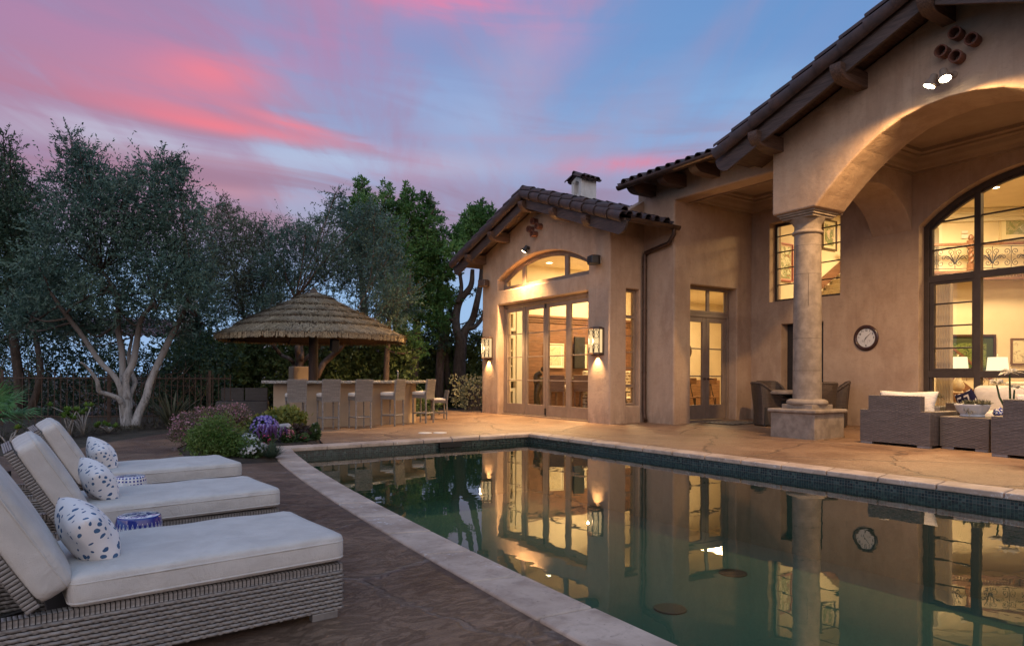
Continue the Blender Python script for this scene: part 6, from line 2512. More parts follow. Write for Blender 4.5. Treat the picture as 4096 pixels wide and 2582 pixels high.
# hedge along the far boundary
hedge = thing('hedge', 'dense dark hedge running behind the bar', 'hedge', (*at(760, 990, 21)[:2], 0), world=True)
rs = np.random.default_rng(8)
cl = []
for x in np.arange(400, 1140, 15):
    for yy in np.arange(812 + 10 * math.sin(x * .05), 985, 24):
        d = 21.2 + rs.uniform(-.5, .6) + (4.3 if x > 960 else 0)
        cl.append((at(x + rs.uniform(-9, 9), yy + rs.uniform(-9, 9), d), .42 * rs.uniform(.8, 1.2) * d / 21.2))
V, F, O, E_ = twigs(cl, 115, .30, .13, .07, rs, .25, 9)
link(npmesh('hedge_leaves', V, F), 'foliage', LEAF['hedge'], hedge)
# rough scrub along the left boundary
scr = thing('scrub', 'brown tangled scrub behind the iron fence', 'shrub', (*at(200, 990, 19)[:2], 0), world=True)
cl = []
for x in np.arange(-60, 540, 18):
    for yy in np.arange(808 + 28 * math.sin(x * .021 + 1), 985, 30):
        d = 19.2 + rs.uniform(-.6, .8)
        if rs.uniform() < .8:
            cl.append((at(x + rs.uniform(-12, 12), yy + rs.uniform(-12, 12), d), .40 * rs.uniform(.7, 1.2)))
V, F, O, E_ = twigs(cl, 85, .45, .12, .045, rs, .25, 9)
link(npmesh('scrub_leaves', V, F), 'foliage', LEAF['dark'], scr)
mb = MB()
for k in range(150):
    x, yy = rs.uniform(-40, 470), rs.uniform(870, 985)
    a = at(x, yy, 19 + rs.uniform(-.5, .5))
    e = a + np.array([rs.normal(0, .5), rs.normal(0, .3), rs.uniform(.1, .9)])
    mb.tube([a, (a + e) / 2 + rs.normal(0, .1, 3), e], [.014, .01, .004], 5, cap=False)
mb.build('stem', BARK_BROWN, scr, smooth=True, fix=False)

# iron fence
F0, F1 = np.array([-3.2, 19.2]), np.array([3.1, 16.75])
t = thing('iron_fence', 'rusty iron railing fence behind the pale trunked olive', 'fence', (*((F0 + F1) / 2), 0), world=True)
L = np.linalg.norm(F1 - F0)
dv = (F1 - F0) / L
mb = MB()
for z_ in (.18, 1.02):
    mb.tube([(*F0, z_), (*F1, z_)], .016, 6)
mb.build('rail', MT['rust'], t)
for s_ in np.arange(0, L, 2.1):
    p = F0 + dv * s_
    MB().box(p[0] - .028, p[0] + .028, p[1] - .028, p[1] + .028, 0, 1.2).build('post', MT['rust'], t)
mb = MB()
for s_ in np.arange(.12, L, .125):
    p = F0 + dv * s_
    mb.box(p[0] - .008, p[0] + .008, p[1] - .008, p[1] + .008, .04, 1.12)
o = mb.build('baluster', MT['rust'], t)

# fan palm at the left edge
px_ = at(18, 975, 11.2)
t = thing('fan_palm', 'green fan palm at the left edge behind the loungers', 'palm', (px_[0] - .3, px_[1], 0))
mb = MB()
mb.tube([(0, 0, 0), (.02, 0, .45)], [.10, .08], 10)
mb.build('trunk', BARK_DARK, t, smooth=True)
rs = np.random.default_rng(17)
Vs, Fs, b = [], [], 0
st = MB()
for k in range(15):
    a = rs.uniform(0, 2 * PI)
    el = rs.uniform(.1, 1.3)
    d = np.array([math.cos(a) * math.cos(el), math.sin(a) * math.cos(el), math.sin(el)])
    hub = np.array([0, 0, .30]) + d * rs.uniform(.25, .55)
    st.tube([(0, 0, .40), tuple(hub * .5 + np.array([0, 0, .24])), tuple(hub)], [.012, .01, .008], 5)
    s_ = np.cross(d, [0, 0, 1])
    s_ /= max(.01, np.linalg.norm(s_))
    u_ = np.cross(s_, d)
    for q in np.linspace(-1.75, 1.75, 44):
        dir_ = d * math.cos(q) + s_ * math.sin(q) + u_ * rs.normal(0, .05)
        Lb = rs.uniform(.42, .58) * (1 - .12 * abs(q))
        w_ = np.cross(dir_, u_)
        w_ /= np.linalg.norm(w_)
        p0, p1, p2 = hub, hub + dir_ * Lb * .6, hub + dir_ * Lb + np.array([0, 0, -.09 * rs.uniform(.3, 1.6)])
        V = [p0 - w_ * .004, p0 + w_ * .004, p1 + w_ * .009, p1 - w_ * .009, p2 + w_ * .001, p2 - w_ * .001]
        Vs += V
        Fs += [(b, b + 1, b + 2, b + 3), (b + 3, b + 2, b + 4, b + 5)]
        b += 6
link(npmesh('palm_fans', np.array(Vs), np.array(Fs)), 'frond', LEAF['palm'], t)
st.build('leaf_stalk', BARK_BROWN, t)

# flax clump
px_ = at(402, 1000, 14.6)
t = thing('flax_plant', 'spiky flax clump with long sword leaves right of the pale trunks', 'flax', (px_[0], px_[1], 0))
V, F = blade_cluster(46, 1.15, .055, .28, 1, np.random.default_rng(3), (0, 0, 0), .08, .75, 6)
link(npmesh('flax', V, F), 'foliage', LEAF['flax'], t)

# aeonium rosettes on bare stems
def aeonium(loc, n_, h, label, seed):
    rs_ = np.random.default_rng(seed)
    t = thing('rosette_succulent', label, 'succulent', loc)
    m_ = MB()
    Vs, Fs, b = [], [], 0
    for k in range(n_):
        e = np.array([rs_.normal(0, .16), rs_.normal(0, .12), h * rs_.uniform(.6, 1.1)])
        m_.tube([(0, 0, 0), tuple(e * [.3, .3, .55] + rs_.normal(0, .03, 3)), tuple(e)], [.014, .011, .009], 6)
        V, F = blade_cluster(34, .10, .045, .1, 1, rs_, e, 0, .15, 3)
        Vs.append(V)
        Fs.append(F + b)
        b += len(V)
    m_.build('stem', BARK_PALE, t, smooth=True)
    link(npmesh('rosettes', np.concatenate(Vs), np.concatenate(Fs)), 'foliage', GREEN['lime'], t)


for i, (x, y, d, n_, h, lab) in enumerate(((196, 1010, 12.5, 9, .5, 'lime succulent rosettes on bare stems nearest the pale trunks'), (165, 1015, 12.2, 8, .42, 'lime succulent rosettes just left of the bare stemmed ones'), (255, 1030, 13.0, 7, .16, 'low lime succulent mound below the pale trunks'), (20, 1040, 10.6, 4, .34, 'lime succulent rosettes under the fan palm'))):
    p = at(x, y, d)
    aeonium((p[0], p[1], 0), n_, h, lab, 60 + i)

# dry ground cover between fence and deck
rs = np.random.default_rng(31)
n_ = 5200
u_ = rs.uniform(0, 1, n_)
P = np.stack([-3.5 + 6.2 * u_, 10.9 + 6.1 * u_ + rs.uniform(.1, 2.6, n_) * (1.1 - .4 * u_), np.zeros(n_)], 1)
keep = np.ones(n_, bool)
dl = np.array([(-6, 9.5), (-1.2, 11.2), (0.06, 11.95), (0.49, 12.93), (1.21, 13.97), (2.05, 15.09), (2.6, 15.8)])
keep = P[:, 1] > np.interp(P[:, 0], dl[:, 0], dl[:, 1]) + .08
P = P[keep]
ax = rs.normal(size=P.shape) * [1, 1, .25] + [0, 0, .22]
ax /= np.linalg.norm(ax, axis=1, keepdims=True)
sd = np.cross(ax, [0, 0, 1.0])
sd /= np.maximum(.01, np.linalg.norm(sd, axis=1, keepdims=True))
Lg = rs.uniform(.08, .32, (len(P), 1))
V = np.stack([P - sd * .006, P + sd * .006, P + ax * Lg + sd * .002, P + ax * Lg - sd * .002], 1).reshape(-1, 3)
V[:, 2] = np.maximum(V[:, 2], -.03)
o = link(npmesh('ground_cover', V, np.arange(len(V)).reshape(-1, 4)), 'ground_cover', leafmat('dry_cover', (.045, .05, .025), (.13, .105, .07), None, 6, .2))
tag(o, kind='stuff')

# variegated shrub by the wing
p = (10.75, 18.7)
t = thing('variegated_shrub', 'clipped pale variegated shrub against the wing wall', 'shrub', (*p, gz(p[0])), world=True)
cl = []
for k in range(60):
    cl.append((np.array([p[0] + rs.uniform(-.52, .5), p[1] + rs.uniform(-.45, .6), gz(10.7) + rs.uniform(.12, .92)]), .22))
V, F, O, E_ = twigs(cl, 300, .14, .075, .05, rs, .2, 5)
link(npmesh('varieg', V, F), 'foliage', LEAF['varieg'], t)
o = MB().lathe([(.5, 0), (.42, .3), (.3, .7), (.1, .8)], (p[0], p[1], gz(p[0])), 12).build('core_branch', BARK_DARK, t)
# low green shrub in front of the hedge by the bar end
p = at(985, 968, 19.0)
t = thing('low_shrub', 'small round green shrub past the bar end', 'shrub', (p[0], p[1], gz(p[0])))
V, F = scatter_leaves(1500, (0, 0, .3), (.55, .4, .38), .07, rs)
link(npmesh('low_shrub', V, F), 'foliage', LEAF['hedge'], t)


# ---------------------------------------------------------------- flower bed
def bush(name, label, cat, loc, blobs, n_, size, leaf, seed, asp=.5, flowers=None, shell=.35):
    rs_ = np.random.default_rng(seed)
    t = thing(name, label, cat, loc)
    Vs, Fs, b = [], [], 0
    tot = sum(r[0] * r[2] for _, r in blobs)
    for c, r in blobs:
        V, F = scatter_leaves(int(n_ * r[0] * r[2] / tot), c, r, size, rs_, shell, asp=asp)
        V[:, 2] = np.maximum(V[:, 2], .01)
        Vs.append(V)
        Fs.append(F + b)
        b += len(V)
    link(npmesh(name, np.concatenate(Vs), np.concatenate(Fs)), 'foliage', leaf, t)
    m_ = MB()
    for c, r in blobs:
        for k in range(5):
            e = np.array(c) + rs_.normal(0, .4, 3) * np.array(r)
            m_.tube([(c[0] * .4 + rs_.normal(0, .03), c[1] * .4, 0), tuple(e * [.8, .8, .6]), tuple(e)], [.008, .006, .003], 5)
    m_.build('stem', BARK_BROWN, t, fix=False)
    if flowers:
        n2, sz, fm, top = flowers
        Vs, Fs, b = [], [], 0
        for c, r in blobs:
            V, F = scatter_leaves(int(n2 * r[0] * r[2] / tot), np.array(c) + [0, 0, r[2] * top], (r[0] * 1.02, r[1] * 1.02, r[2] * (1.04 - top)), sz, rs_, .8, asp=.9)
            Vs.append(V)
            Fs.append(F + b)
            b += len(V)
        link(npmesh(name + '_flowers', np.concatenate(Vs), np.concatenate(Fs)), 'flower', fm, t)
    return t


Z0 = .03
bush('feathery_bush', 'fine leaved fresh green bush at the front of the flower bed', 'bush', (1.62, 9.75, Z0), [((0, 0, 0.277), (0.277, 0.277, 0.264)), ((0.132, -0.099, 0.145), (0.277, 0.264, 0.172)), ((-0.165, -0.066, 0.198), (0.224, 0.251, 0.211)), ((0.277, -0.198, 0.106), (0.198, 0.198, 0.119))], 9500, .045, LEAF['greenbush'], 71, .35)
bush('flowering_bush', 'airy bush with dusty pink flower heads behind the fresh green bush', 'bush', (1.85, 11.5, Z0), [((0.066, 0, 0.409), (0.317, 0.297, 0.172)), ((-0.33, -0.33, 0.363), (0.238, 0.238, 0.165)), ((0.363, 0.165, 0.436), (0.238, 0.238, 0.172)), ((-0.495, -0.561, 0.238), (0.172, 0.198, 0.158)), ((0.033, -0.066, 0.198), (0.231, 0.231, 0.198))], 6500, .045, LEAF['pinkbush'], 72, .3, (1500, .030, LEAF['pinkflower'], .25))
bush('leafy_bush', 'round yellow green bush in front of the first bar stool', 'bush', (3.22, 12.45, Z0), [((0, 0, 0.29), (0.277, 0.264, 0.198)), ((0.145, 0.066, 0.238), (0.224, 0.224, 0.172)), ((-0.185, 0, 0.251), (0.185, 0.198, 0.158))], 2300, .085, LEAF['yellow'], 73, .6)
bush('leafy_bush', 'small sprawling yellow green bush behind the purple daisies', 'bush', (2.65, 12.6, Z0), [((0, 0, 0.198), (0.198, 0.198, 0.132)), ((0.231, 0.198, 0.238), (0.106, 0.132, 0.106))], 700, .08, LEAF['yellow'], 74, .6)


def heads(mb_list, pts, r, rs_, petals=9):
    Vs, Fs, b = [], [], 0
    for c, n_ in pts:
        n_ = np.array(n_) / np.linalg.norm(n_)
        a_ = np.cross(n_, [.3, .1, 1.0])
        a_ /= np.linalg.norm(a_)
        b_ = np.cross(n_, a_)
        for k in range(petals):
            t_ = 2 * PI * k / petals
            d = a_ * math.cos(t_) + b_ * math.sin(t_)
            s_ = np.cross(n_, d)
            V = [c + d * r * .15, c + d * r * .7 + s_ * r * .3, c + d * r + n_ * r * .1, c + d * r * .7 - s_ * r * .3]
            Vs += V
            Fs.append((b, b + 1, b + 2, b + 3))
            b += 4
    return np.array(Vs), np.array(Fs)


def daisy_plant(name, label, loc, R_, hh, n_, r, petal, eye, seed, leaf='green', spread=1.0):
    rs_ = np.random.default_rng(seed)
    t = thing(name, label, 'flowers', loc)
    V, F = scatter_leaves(700, (0, 0, hh * .45), (R_ * .9, R_ * .9, hh * .5), .06, rs_, .2, asp=.7)
    V[:, 2] = np.maximum(V[:, 2], .005)
    link(npmesh(name, V, F), 'foliage', LEAF[leaf], t)
    pts = []
    for k in range(n_):
        a, el = rs_.uniform(0, 2 * PI), math.asin(rs_.uniform(-.05, 1))
        d = np.array([math.cos(a) * math.cos(el), math.sin(a) * math.cos(el), math.sin(el)])
        pts.append((np.array([0, 0, hh * .5]) + d * np.array([R_, R_ * spread, hh * .55]) * rs_.uniform(.92, 1.04), d + rs_.normal(0, .2, 3)))
    V, F = heads(None, pts, r, rs_)
    link(npmesh(name + '_petals', V, F), 'petal', LEAF[petal], t)
    if eye:
        m_ = MB()
        V, F = heads(None, [(c + np.array(n_) / np.linalg.norm(n_) * .004, n_) for c, n_ in pts], r * .5, rs_, 6)
        link(npmesh(name + '_eyes', V, F), 'flower_eye', LEAF['white'], t)
        V, F = heads(None, [(c + np.array(n_) / np.linalg.norm(n_) * .008, n_) for c, n_ in pts], r * .24, rs_, 5)
        link(npmesh(name + '_eyes', V, F), 'flower_eye', LEAF['lav'], t)
    return t


daisy_plant('daisy_plant', 'mound of purple daisies with white eyes', (2.56, 11.15, Z0), .22, .42, 210, .028, 'purple', True, 81)
daisy_plant('candytuft_plant', 'mound of white flowers at the poolside end of the bed', (2.02, 9.75, Z0), .17, .27, 190, .022, 'white', False, 82)
daisy_plant('snapdragon_plant', 'small white flowers in front of the white mound', (2.0, 9.35, Z0), .15, .16, 90, .020, 'white', False, 83)
daisy_plant('stock_plant', 'hot pink flowers at the right side of the white mound', (2.26, 9.78, Z0), .07, .26, 60, .02, 'hot', False, 84)
daisy_plant('stock_plant', 'hot pink flowers at the left side of the white mound', (1.86, 9.66, Z0), .05, .26, 30, .02, 'hot', False, 85)
daisy_plant('stock_plant', 'pale pink flowers in front of the big rock', (2.92, 11.12, Z0), .10, .22, 90, .02, 'salmon', False, 86)
daisy_plant('stock_plant', 'small hot pink flowers near the corner of the pool', (3.16, 11.12, Z0), .07, .12, 40, .02, 'hot', False, 87)
daisy_plant('cyclamen_plant', 'white cyclamen at the bed corner near the patio', (3.40, 11.30, Z0), .06, .27, 14, .035, 'white', False, 88, 'green')
bush('dark_groundcover', 'low dark bronze leaved plant between rock and cyclamen', 'plant', (3.18, 11.45, Z0), [((0, 0, .12), (.26, .2, .13))], 700, .06, leafmat('bronze_leaf', (.03, .02, .018), (.07, .045, .035), None, 12, .2), 89, .8)
t = thing('lavender_plant', 'silvery lavender with dark purple spikes by the coping', 'plant', (2.2, 9.2, Z0))
rs = np.random.default_rng(90)
V, F = blade_cluster(420, .24, .011, .1, 1, rs, (0, 0, 0), .04, .35, 3)
link(npmesh('lavender', V, F), 'foliage', leafmat('silver_green', (.06, .10, .065), (.11, .15, .10), None, 8, .2), t)
m_ = MB()
for k in range(34):
    a = rs.uniform(0, 2 * PI)
    e = np.array([math.cos(a) * rs.uniform(.03, .20), math.sin(a) * rs.uniform(.03, .2), rs.uniform(.25, .36)])
    m_.tube([tuple(e), tuple(e + [0, 0, .05]), tuple(e + [0, 0, .075])], [.010, .014, .004], 6)
m_.build('flower_spike', LEAF['lav'], t, smooth=True)


def rock(loc, r, label, seed):
    rs_ = np.random.default_rng(seed)
    bm = bmesh.new()
    bmesh.ops.create_icosphere(bm, subdivisions=4, radius=1)
    pl_ = [(rs_.normal(size=3), rs_.uniform(.55, .85)) for _ in range(14)]
    for v in bm.verts:
        p = np.array(v.co)
        for n_, d in pl_:
            n_ = n_ / np.linalg.norm(n_)
            k = p @ n_
            if k > d:
                p = p - n_ * (k - d) * .85
        p = p + .03 * np.sin(p * 7 + seed)
        v.co = Vector(p * np.array(r))
    me = bpy.data.meshes.new('rock')
    bm.to_mesh(me)
    bm.free()
    o = link(me, 'rock', simple('pale_rock', (.26, .24, .23), (.46, .43, .42), 7, .9, .5, 30, dist=.02), None)
    o.location = loc
    tag(o, label, 'rock')


rock((2.93, 11.42, .17), (.20, .17, .21), 'pale angular rock behind the pale pink flowers', 4)
rock((2.14, 9.42, .10), (.10, .09, .15), 'small pale rock between white flowers and lavender', 6)

# neighbour's house beyond the hedge
nh = at(600, 900, 33)
t = thing('neighbour_house', 'white neighbouring house with a tiled roof glimpsed over the hedge', 'house', (nh[0], nh[1], 0), R(12))
MB().box(-1.5, 2.1, 0, 6, 0, 2.75).build('wall', MT['white_stucco'], t)
TILE = MB()
tile_field((2.2, -.6, 2.0), (1, 0, 0), (0, .92, .38), 26, 8, .3, .45)
rf = TILE.build('roof', MT['tile'], t, fix=False)
MB().box(2.2, 9.5, .2, 6, 0, 2.2).build('wall', MT['white_stucco'], t)
MB().box(-3, -2.3, 1, 1.7, 2.5, 4.6).build('chimney', MT['white_stucco'], t)
TILE = MB()
tile_field((-9.5, -.3, 2.7), (1, 0, 0), (0, .92, .30), 24, 7, .3, .45)
TILE.build('roof', MT['tile'], t, fix=False)
# far hills close the horizon
mb = MB()
rs = np.random.default_rng(77)
n_ = 90
xs = np.linspace(-1.2, 1.3, n_)
for k, a in enumerate(xs):
    d = 180 + 20 * math.sin(a * 9)
    p = FW * math.cos(a) * d + RT0 * math.sin(a) * d
    h = 3.5 + 2.5 * math.sin(a * 5 + 1) + 1.2 * math.sin(a * 13)
    mb.v += [(p[0] * .9, p[1] * .9, -3), (p[0], p[1], h), (p[0] * 1.3, p[1] * 1.3, h * .8)]
for k in range(n_ - 1):
    mb.f += [(3 * k, 3 * k + 3, 3 * k + 4, 3 * k + 1), (3 * k + 1, 3 * k + 4, 3 * k + 5, 3 * k + 2)]
struct(mb.build('hills', simple('hill_scrub', (.03, .04, .035), (.06, .07, .055), .05, .95, obj=False), smooth=True, fix=False))
# ================================================================ inside the lit rooms
def painting(name, label, f, u0, u1, v0, v1, frame_c, mat_c, cols, seed, fw=.04, mw=.08):
    t = thing(name, label, 'picture', f((u0 + u1) / 2, (v0 + v1) / 2, 0), world=True)
    m_ = MB()
    q = [(u0, v0), (u1, v0), (u1, v1), (u0, v1)]
    band(m_, q, fw, f, -.045, 0)
    m_.build('frame', simple('picture_frame', frame_c, None, rough=.4), t)
    m_ = MB()
    m_.prism(inset(q, fw), f, -.018, -.012)
    m_.build('mount', simple('picture_mount', mat_c, None, rough=.8), t)
    m, tt, out = mat('canvas_print')
    p = tt.pos()
    n_ = tt.noise(tt.map(p, (1, 1, 1), loc=(seed, seed * 2.3, 0)), 5.5, 6, .7, 1.5)
    c = tt.ramp(n_, (.30, cols[0]), (.43, cols[1]), (.53, cols[2]), (.66, cols[3]))
    pbr(tt, out, c, .6)
    m_ = MB()
    m_.prism(inset(q, fw + mw), f, -.026, -.02)
    m_.build('print', m, t)


def mapD(off):
    """plane of the living room's far wall; u runs along it"""
    n_ = (-.66, -.75)
    return lambda u, v, w: (17.2 + .7507 * u + n_[0] * (off - w), 10.6 - .6606 * u + n_[1] * (off - w), v)


fDg = mapD(.02)
fN = mapY(16.90)
pal1 = ((.42, .33, .2), (.6, .5, .3), (.75, .66, .45), (.25, .2, .13))
painting('picture', 'pale framed print on the wood panelled wall, seen through the folding doors', fN, 12.0, 12.72, 1.36, 2.10, (.75, .68, .5), (.8, .74, .58), pal1, 1.3, .03, .06)
painting('picture', 'narrow pale print seen through the tall side window', mapY(16.90), 13.30, 13.62, 1.36, 2.10, (.75, .68, .5), (.8, .74, .58), pal1, 2.1, .03, .04)
fN2 = mapY(10.58)
painting('picture', 'red bordered print seen left of the column through the stair window', fN2, 14.15, 15.02, 3.45, 4.38, (.42, .12, .10), (.62, .42, .3), ((.75, .7, .5), (.8, .72, .5), (.2, .28, .1), (.6, .12, .12)), 3.7, .03, .05)
painting('picture', 'tall dark framed print right of the column through the stair window', fN2, 16.24, 16.86, 4.40, 5.18, (.09, .055, .03), (.72, .66, .45), ((.7, .45, .3), (.75, .6, .42), (.15, .2, .06), (.3, .33, .12)), 5.2, .04, .08)
painting('picture', 'large landscape picture with a dark green mount in the living room', fDg, 2.35, 3.70, 1.15, 2.22, (.05, .024, .014), (.045, .06, .025), ((.02, .03, .012), (.05, .09, .02), (.2, .25, .07), (.03, .03, .02)), 7.7, .06, .16)
painting('picture', 'ink drawing in a brown frame cut off by the picture edge', fDg, 4.05, 4.9, 1.45, 2.12, (.15, .08, .04), (.75, .68, .48), ((.7, .62, .42), (.74, .66, .46), (.75, .67, .47), (.05, .04, .03)), 9.1, .035, .03)
painting('picture', 'green and white framed picture above the balcony', fDg, 3.78, 4.6, 4.62, 5.32, (.7, .6, .4), (.8, .72, .5), ((.12, .15, .06), (.5, .45, .3), (.2, .25, .1), (.7, .65, .5)), 4.4, .03, .12)

# television on the panelled wall
o = MB().box(13.02, 13.42, 16.70, 16.78, 1.35, 2.32).build('television', MT['blackplastic'], bevel=.01)
tag(o, 'dark screen hanging on the panelled wall of the wing room', 'screen')

# bronze statue
t = thing('statue', 'dark bronze figure standing inside the folding doors', 'statue', (10.95, 15.75, .08))
m_ = MB()
p_, r_ = smooth_path([(0, 0, 0), (.03, .02, .25), (-.02, 0, .5), (.04, 0, .8), (.0, .03, 1.02), (.08, -.08, 1.12)], [.13, .10, .08, .12, .09, .07])
m_.tube(p_, r_, 10)
m_.lathe([(.0, -.09), (.07, -.05), (.085, 0), (.07, .05), (.0, .09)], (.12, -.14, 1.22), 12)
p_, r_ = smooth_path([(.0, .05, 1.0), (-.1, -.05, .85), (.05, -.16, .95)], [.05, .045, .03])
m_.tube(p_, r_, 8)
m_.lathe([(.16, 0), (.16, .04), (.1, .05)], (0, 0, 0), 16)
m_.build('figure', simple('bronze_cast', (.05, .035, .022), (.10, .075, .045), 14, .4, .3, 30, metal=.4), t, smooth=True)

# two counter stools and a counter inside
RED = wicker_mat('tan_woven', (.17, .10, .06), (.26, .16, .10))
def instool():
    t = thing('counter_stool', 'x', 'stool')
    m_ = MB()
    for sx in (-.2, .2):
        for y_ in (.0, .4):
            m_.box(sx - .022, sx + .022, y_ - .022, y_ + .022, 0, .62)
        m_.box(sx - .015, sx + .015, .0, .4, .18, .215)
    m_.build('leg_frame', RED, t)
    mb, core = MB(), MB()
    wbox(mb, core, -.23, .23, -.03, .43, .60, .68, 'xXyYZ', pv=.02, su=.05, amp=.005, sides=3, across=3)
    wbox(mb, core, -.23, .23, -.04, .01, .68, 1.06, 'xXyYZ', pv=.02, su=.05, amp=.005, sides=3, across=3)
    b_ = mb.build('backrest', RED, t, smooth=True, fix=False)
    core.build('shade_core', MT['core'], b_)
    soft('cushion', MT['offwhite'], t, .44, .40, .08, Matrix.Translation((0, .22, .725)), rad=.035, puff=.02, nx=10, ny=10, nz=4, seed=5)
    return t


p0 = instool()
for i, (x, y, lab) in enumerate(((11.35, 15.35, 'woven counter stool behind the second folding door leaf'), (12.05, 15.15, 'woven counter stool behind the third folding door leaf'))):
    o = p0 if i == 0 else copy_tree(p0)
    o.location = (x, y, .08)
    o.rotation_euler = (0, 0, R(-60))
    tag(o, lab, 'stool', 'woven stools inside the wing')
t = thing('counter', 'marble topped counter inside the wing room', 'counter', (12.4, 15.9, .08))
MB().box(-1.1, 1.3, -.15, .4, .95, 1.0).build('counter_top', MT['granite'], t)
MB().box(-1.0, 1.2, 0, .35, 0, .949).build('counter_base', PANEL, t)


def patterned():
    m, t_, out = mat('patterned_cloth')
    v = t_.obj()
    s = t_.xyz(v)
    a = t_.m('FRACT', t_.m('MULTIPLY', t_.m('ADD', s[0], t_.m('MULTIPLY', t_.m('FLOOR', t_.m('MULTIPLY', s[2], 11)), .06)), 8))
    b_ = t_.m('FRACT', t_.m('MULTIPLY', s[2], 11))
    k = t_.m('MULTIPLY', t_.m('GREATER_THAN', a, .38), t_.m('LESS_THAN', t_.m('ABSOLUTE', t_.m('SUBTRACT', b_, .5)), .2))
    pbr(t_, out, t_.mix(k, (.66, .58, .42), (.2, .13, .08)), .9)
    return m


t = thing('patterned_sofa', 'high backed patterned settee inside the wing room', 'settee', (12.62, 14.75, .08), R(-25))
PAT = patterned()
MB().box(-.55, .95, .45, .6, 0, 1.18).build('backrest', PAT, t, bevel=.03)
MB().box(-.5, .9, -.15, .44, .12, .44).build('seat', PAT, t, bevel=.04)
m_ = MB()
for x_ in (-.2, .25, .7):
    m_.tube([(x_, -.55, 0), (x_, -.55, .6)], .012, 6)
    m_.tube([(x_, -.85, 0), (x_, -.85, .6)], .012, 6)
m_.box(-.3, .8, -.9, -.5, .6, .625)
m_.tube([(-.2, -.55, .1), (.25, -.85, .35)], .01, 6)
o = thing('console_table', 'slim metal console table in front of the patterned settee', 'table', (12.55, 14.6, .08), R(-25))
m_.build('table_frame', MT['iron'], o)

# hall clock and chairs behind the french doors
t = thing('wall_clock', 'oval clock on the hall wall behind the french doors', 'clock', (15.24, 14.27, 1.86))
M_ = Matrix.Rotation(PI / 2, 4, 'X')
smooth_by_angle(MB().lathe([(.18, 0), (.23, .0), (.23, .03), (.19, .04), (.185, .02)], n=40, M=M_).build('clock_frame', MT['brownmetal'], t))
MB().lathe([(.19, .005), (.19, .015), (0, .0151)], n=40, M=M_).build('clock_face', simple('aged_face', (.42, .36, .25), (.55, .48, .33), 12), t)
WD = wood('chair_wood', (.2, .1, .05), (.34, .19, .1), 0)
for i, (x, lab) in enumerate(((13.35, 'wooden topped metal chair behind the left french door'), (14.12, 'wooden topped metal chair behind the right french door'))):
    t = thing('kitchen_chair', lab, 'chair', (x, 12.35, .1), R(-8))
    MB().box(-.22, .22, 0, .03, .82, .98).build('top_rail', WD, t, bevel=.01)
    m_ = MB()
    for k in (-1, 1):
        p_, r_ = smooth_path([(k * .03, .015, .82), (k * .06, .015, .65), (k * .14, .02, .40), (k * .2, .03, .05)], [.011] * 4)
        m_.tube(p_, r_, 6)
        m_.tube([(k * .2, .03, .45), (k * .2, .03, 0)], .012, 6)
        m_.tube([(k * .2, .4, .45), (k * .2, .4, 0)], .012, 6)
    m_.tube([(0, .015, .82), (0, .02, .42)], .011, 6)
    m_.build('leg_frame', MT['iron'], t)
    MB().box(-.21, .21, .0, .42, .45, .49).build('seat', WD, t, bevel=.01)
o = MB().box(12.9, 15.6, 13.3, 13.9, .1, 1.02).build('kitchen_counter', WD, bevel=.01)
tag(o, 'wooden counter in the hall behind the french doors', 'counter')

# stair seen through the upper window
m_ = MB()
for k in range(9):
    m_.box(15.55 + .27 * k, 15.84 + .27 * k, 9.72, 10.55, 2.4, 2.98 + .165 * k)
st_ = m_.build('stair', simple('stair_carpet', (.52, .43, .28), (.62, .53, .36), 60, .95, .4, 120), H, bevel=.012)
m_ = MB()
m_.prism([(15.4, 2.85), (15.4, 3.14), (18.0, 4.73), (18.0, 4.44)], mapY(10.56), 0, .03)
m_.build('skirting', PANEL, st_)
# balcony with wrought rail
fR = mapD(.55)
m_ = MB()
m_.prism([(.1, 3.62), (6.6, 3.62), (6.6, 3.80), (.1, 3.80)], mapD(.30), -.24, .26)
bal = m_.build('balcony', CREAM, H)
m_ = MB()
f6 = mapD(.56)
m_.prism([(.1, 3.72), (6.6, 3.72), (6.6, 3.79), (.1, 3.79)], f6, -.03, .02)
m_.prism([(.1, 3.56), (6.6, 3.56), (6.6, 3.62), (.1, 3.62)], f6, -.02, .02)
for k in np.arange(.1, 6.6, .075):
    m_.prism([(k, 3.64), (k + .042, 3.64), (k + .042, 3.70), (k, 3.70)], f6, -.02, .02)
m_.build('dentil_moulding', simple('dark_oak', (.14, .07, .045), (.2, .11, .07), 6, .5), bal)
rail = thing('balcony_rail', 'wrought iron balcony rail with scrolls behind the arched window', 'railing', (19.2, 8.6, 3.8), world=True)
m_ = MB()
m_.prism([(.1, 4.42), (6.6, 4.42), (6.6, 4.49), (.1, 4.49)], fR, -.035, .035)
m_.build('handrail', PANEL, rail, bevel=.012)
m_ = MB()
for z_ in (3.84, 4.38):
    m_.prism([(.1, z_), (6.6, z_), (6.6, z_ + .014), (.1, z_ + .014)], fR, -.008, .008)


def scroll(u, v, r, turns, a0, sg):
    pts = []
    for k in range(26):
        s_ = k / 25
        a = a0 + sg * turns * 2 * PI * s_
        rr = r * (1 - s_ * .86)
        pts.append(fR(u + rr * math.cos(a), v + rr * math.sin(a), 0))
    return pts


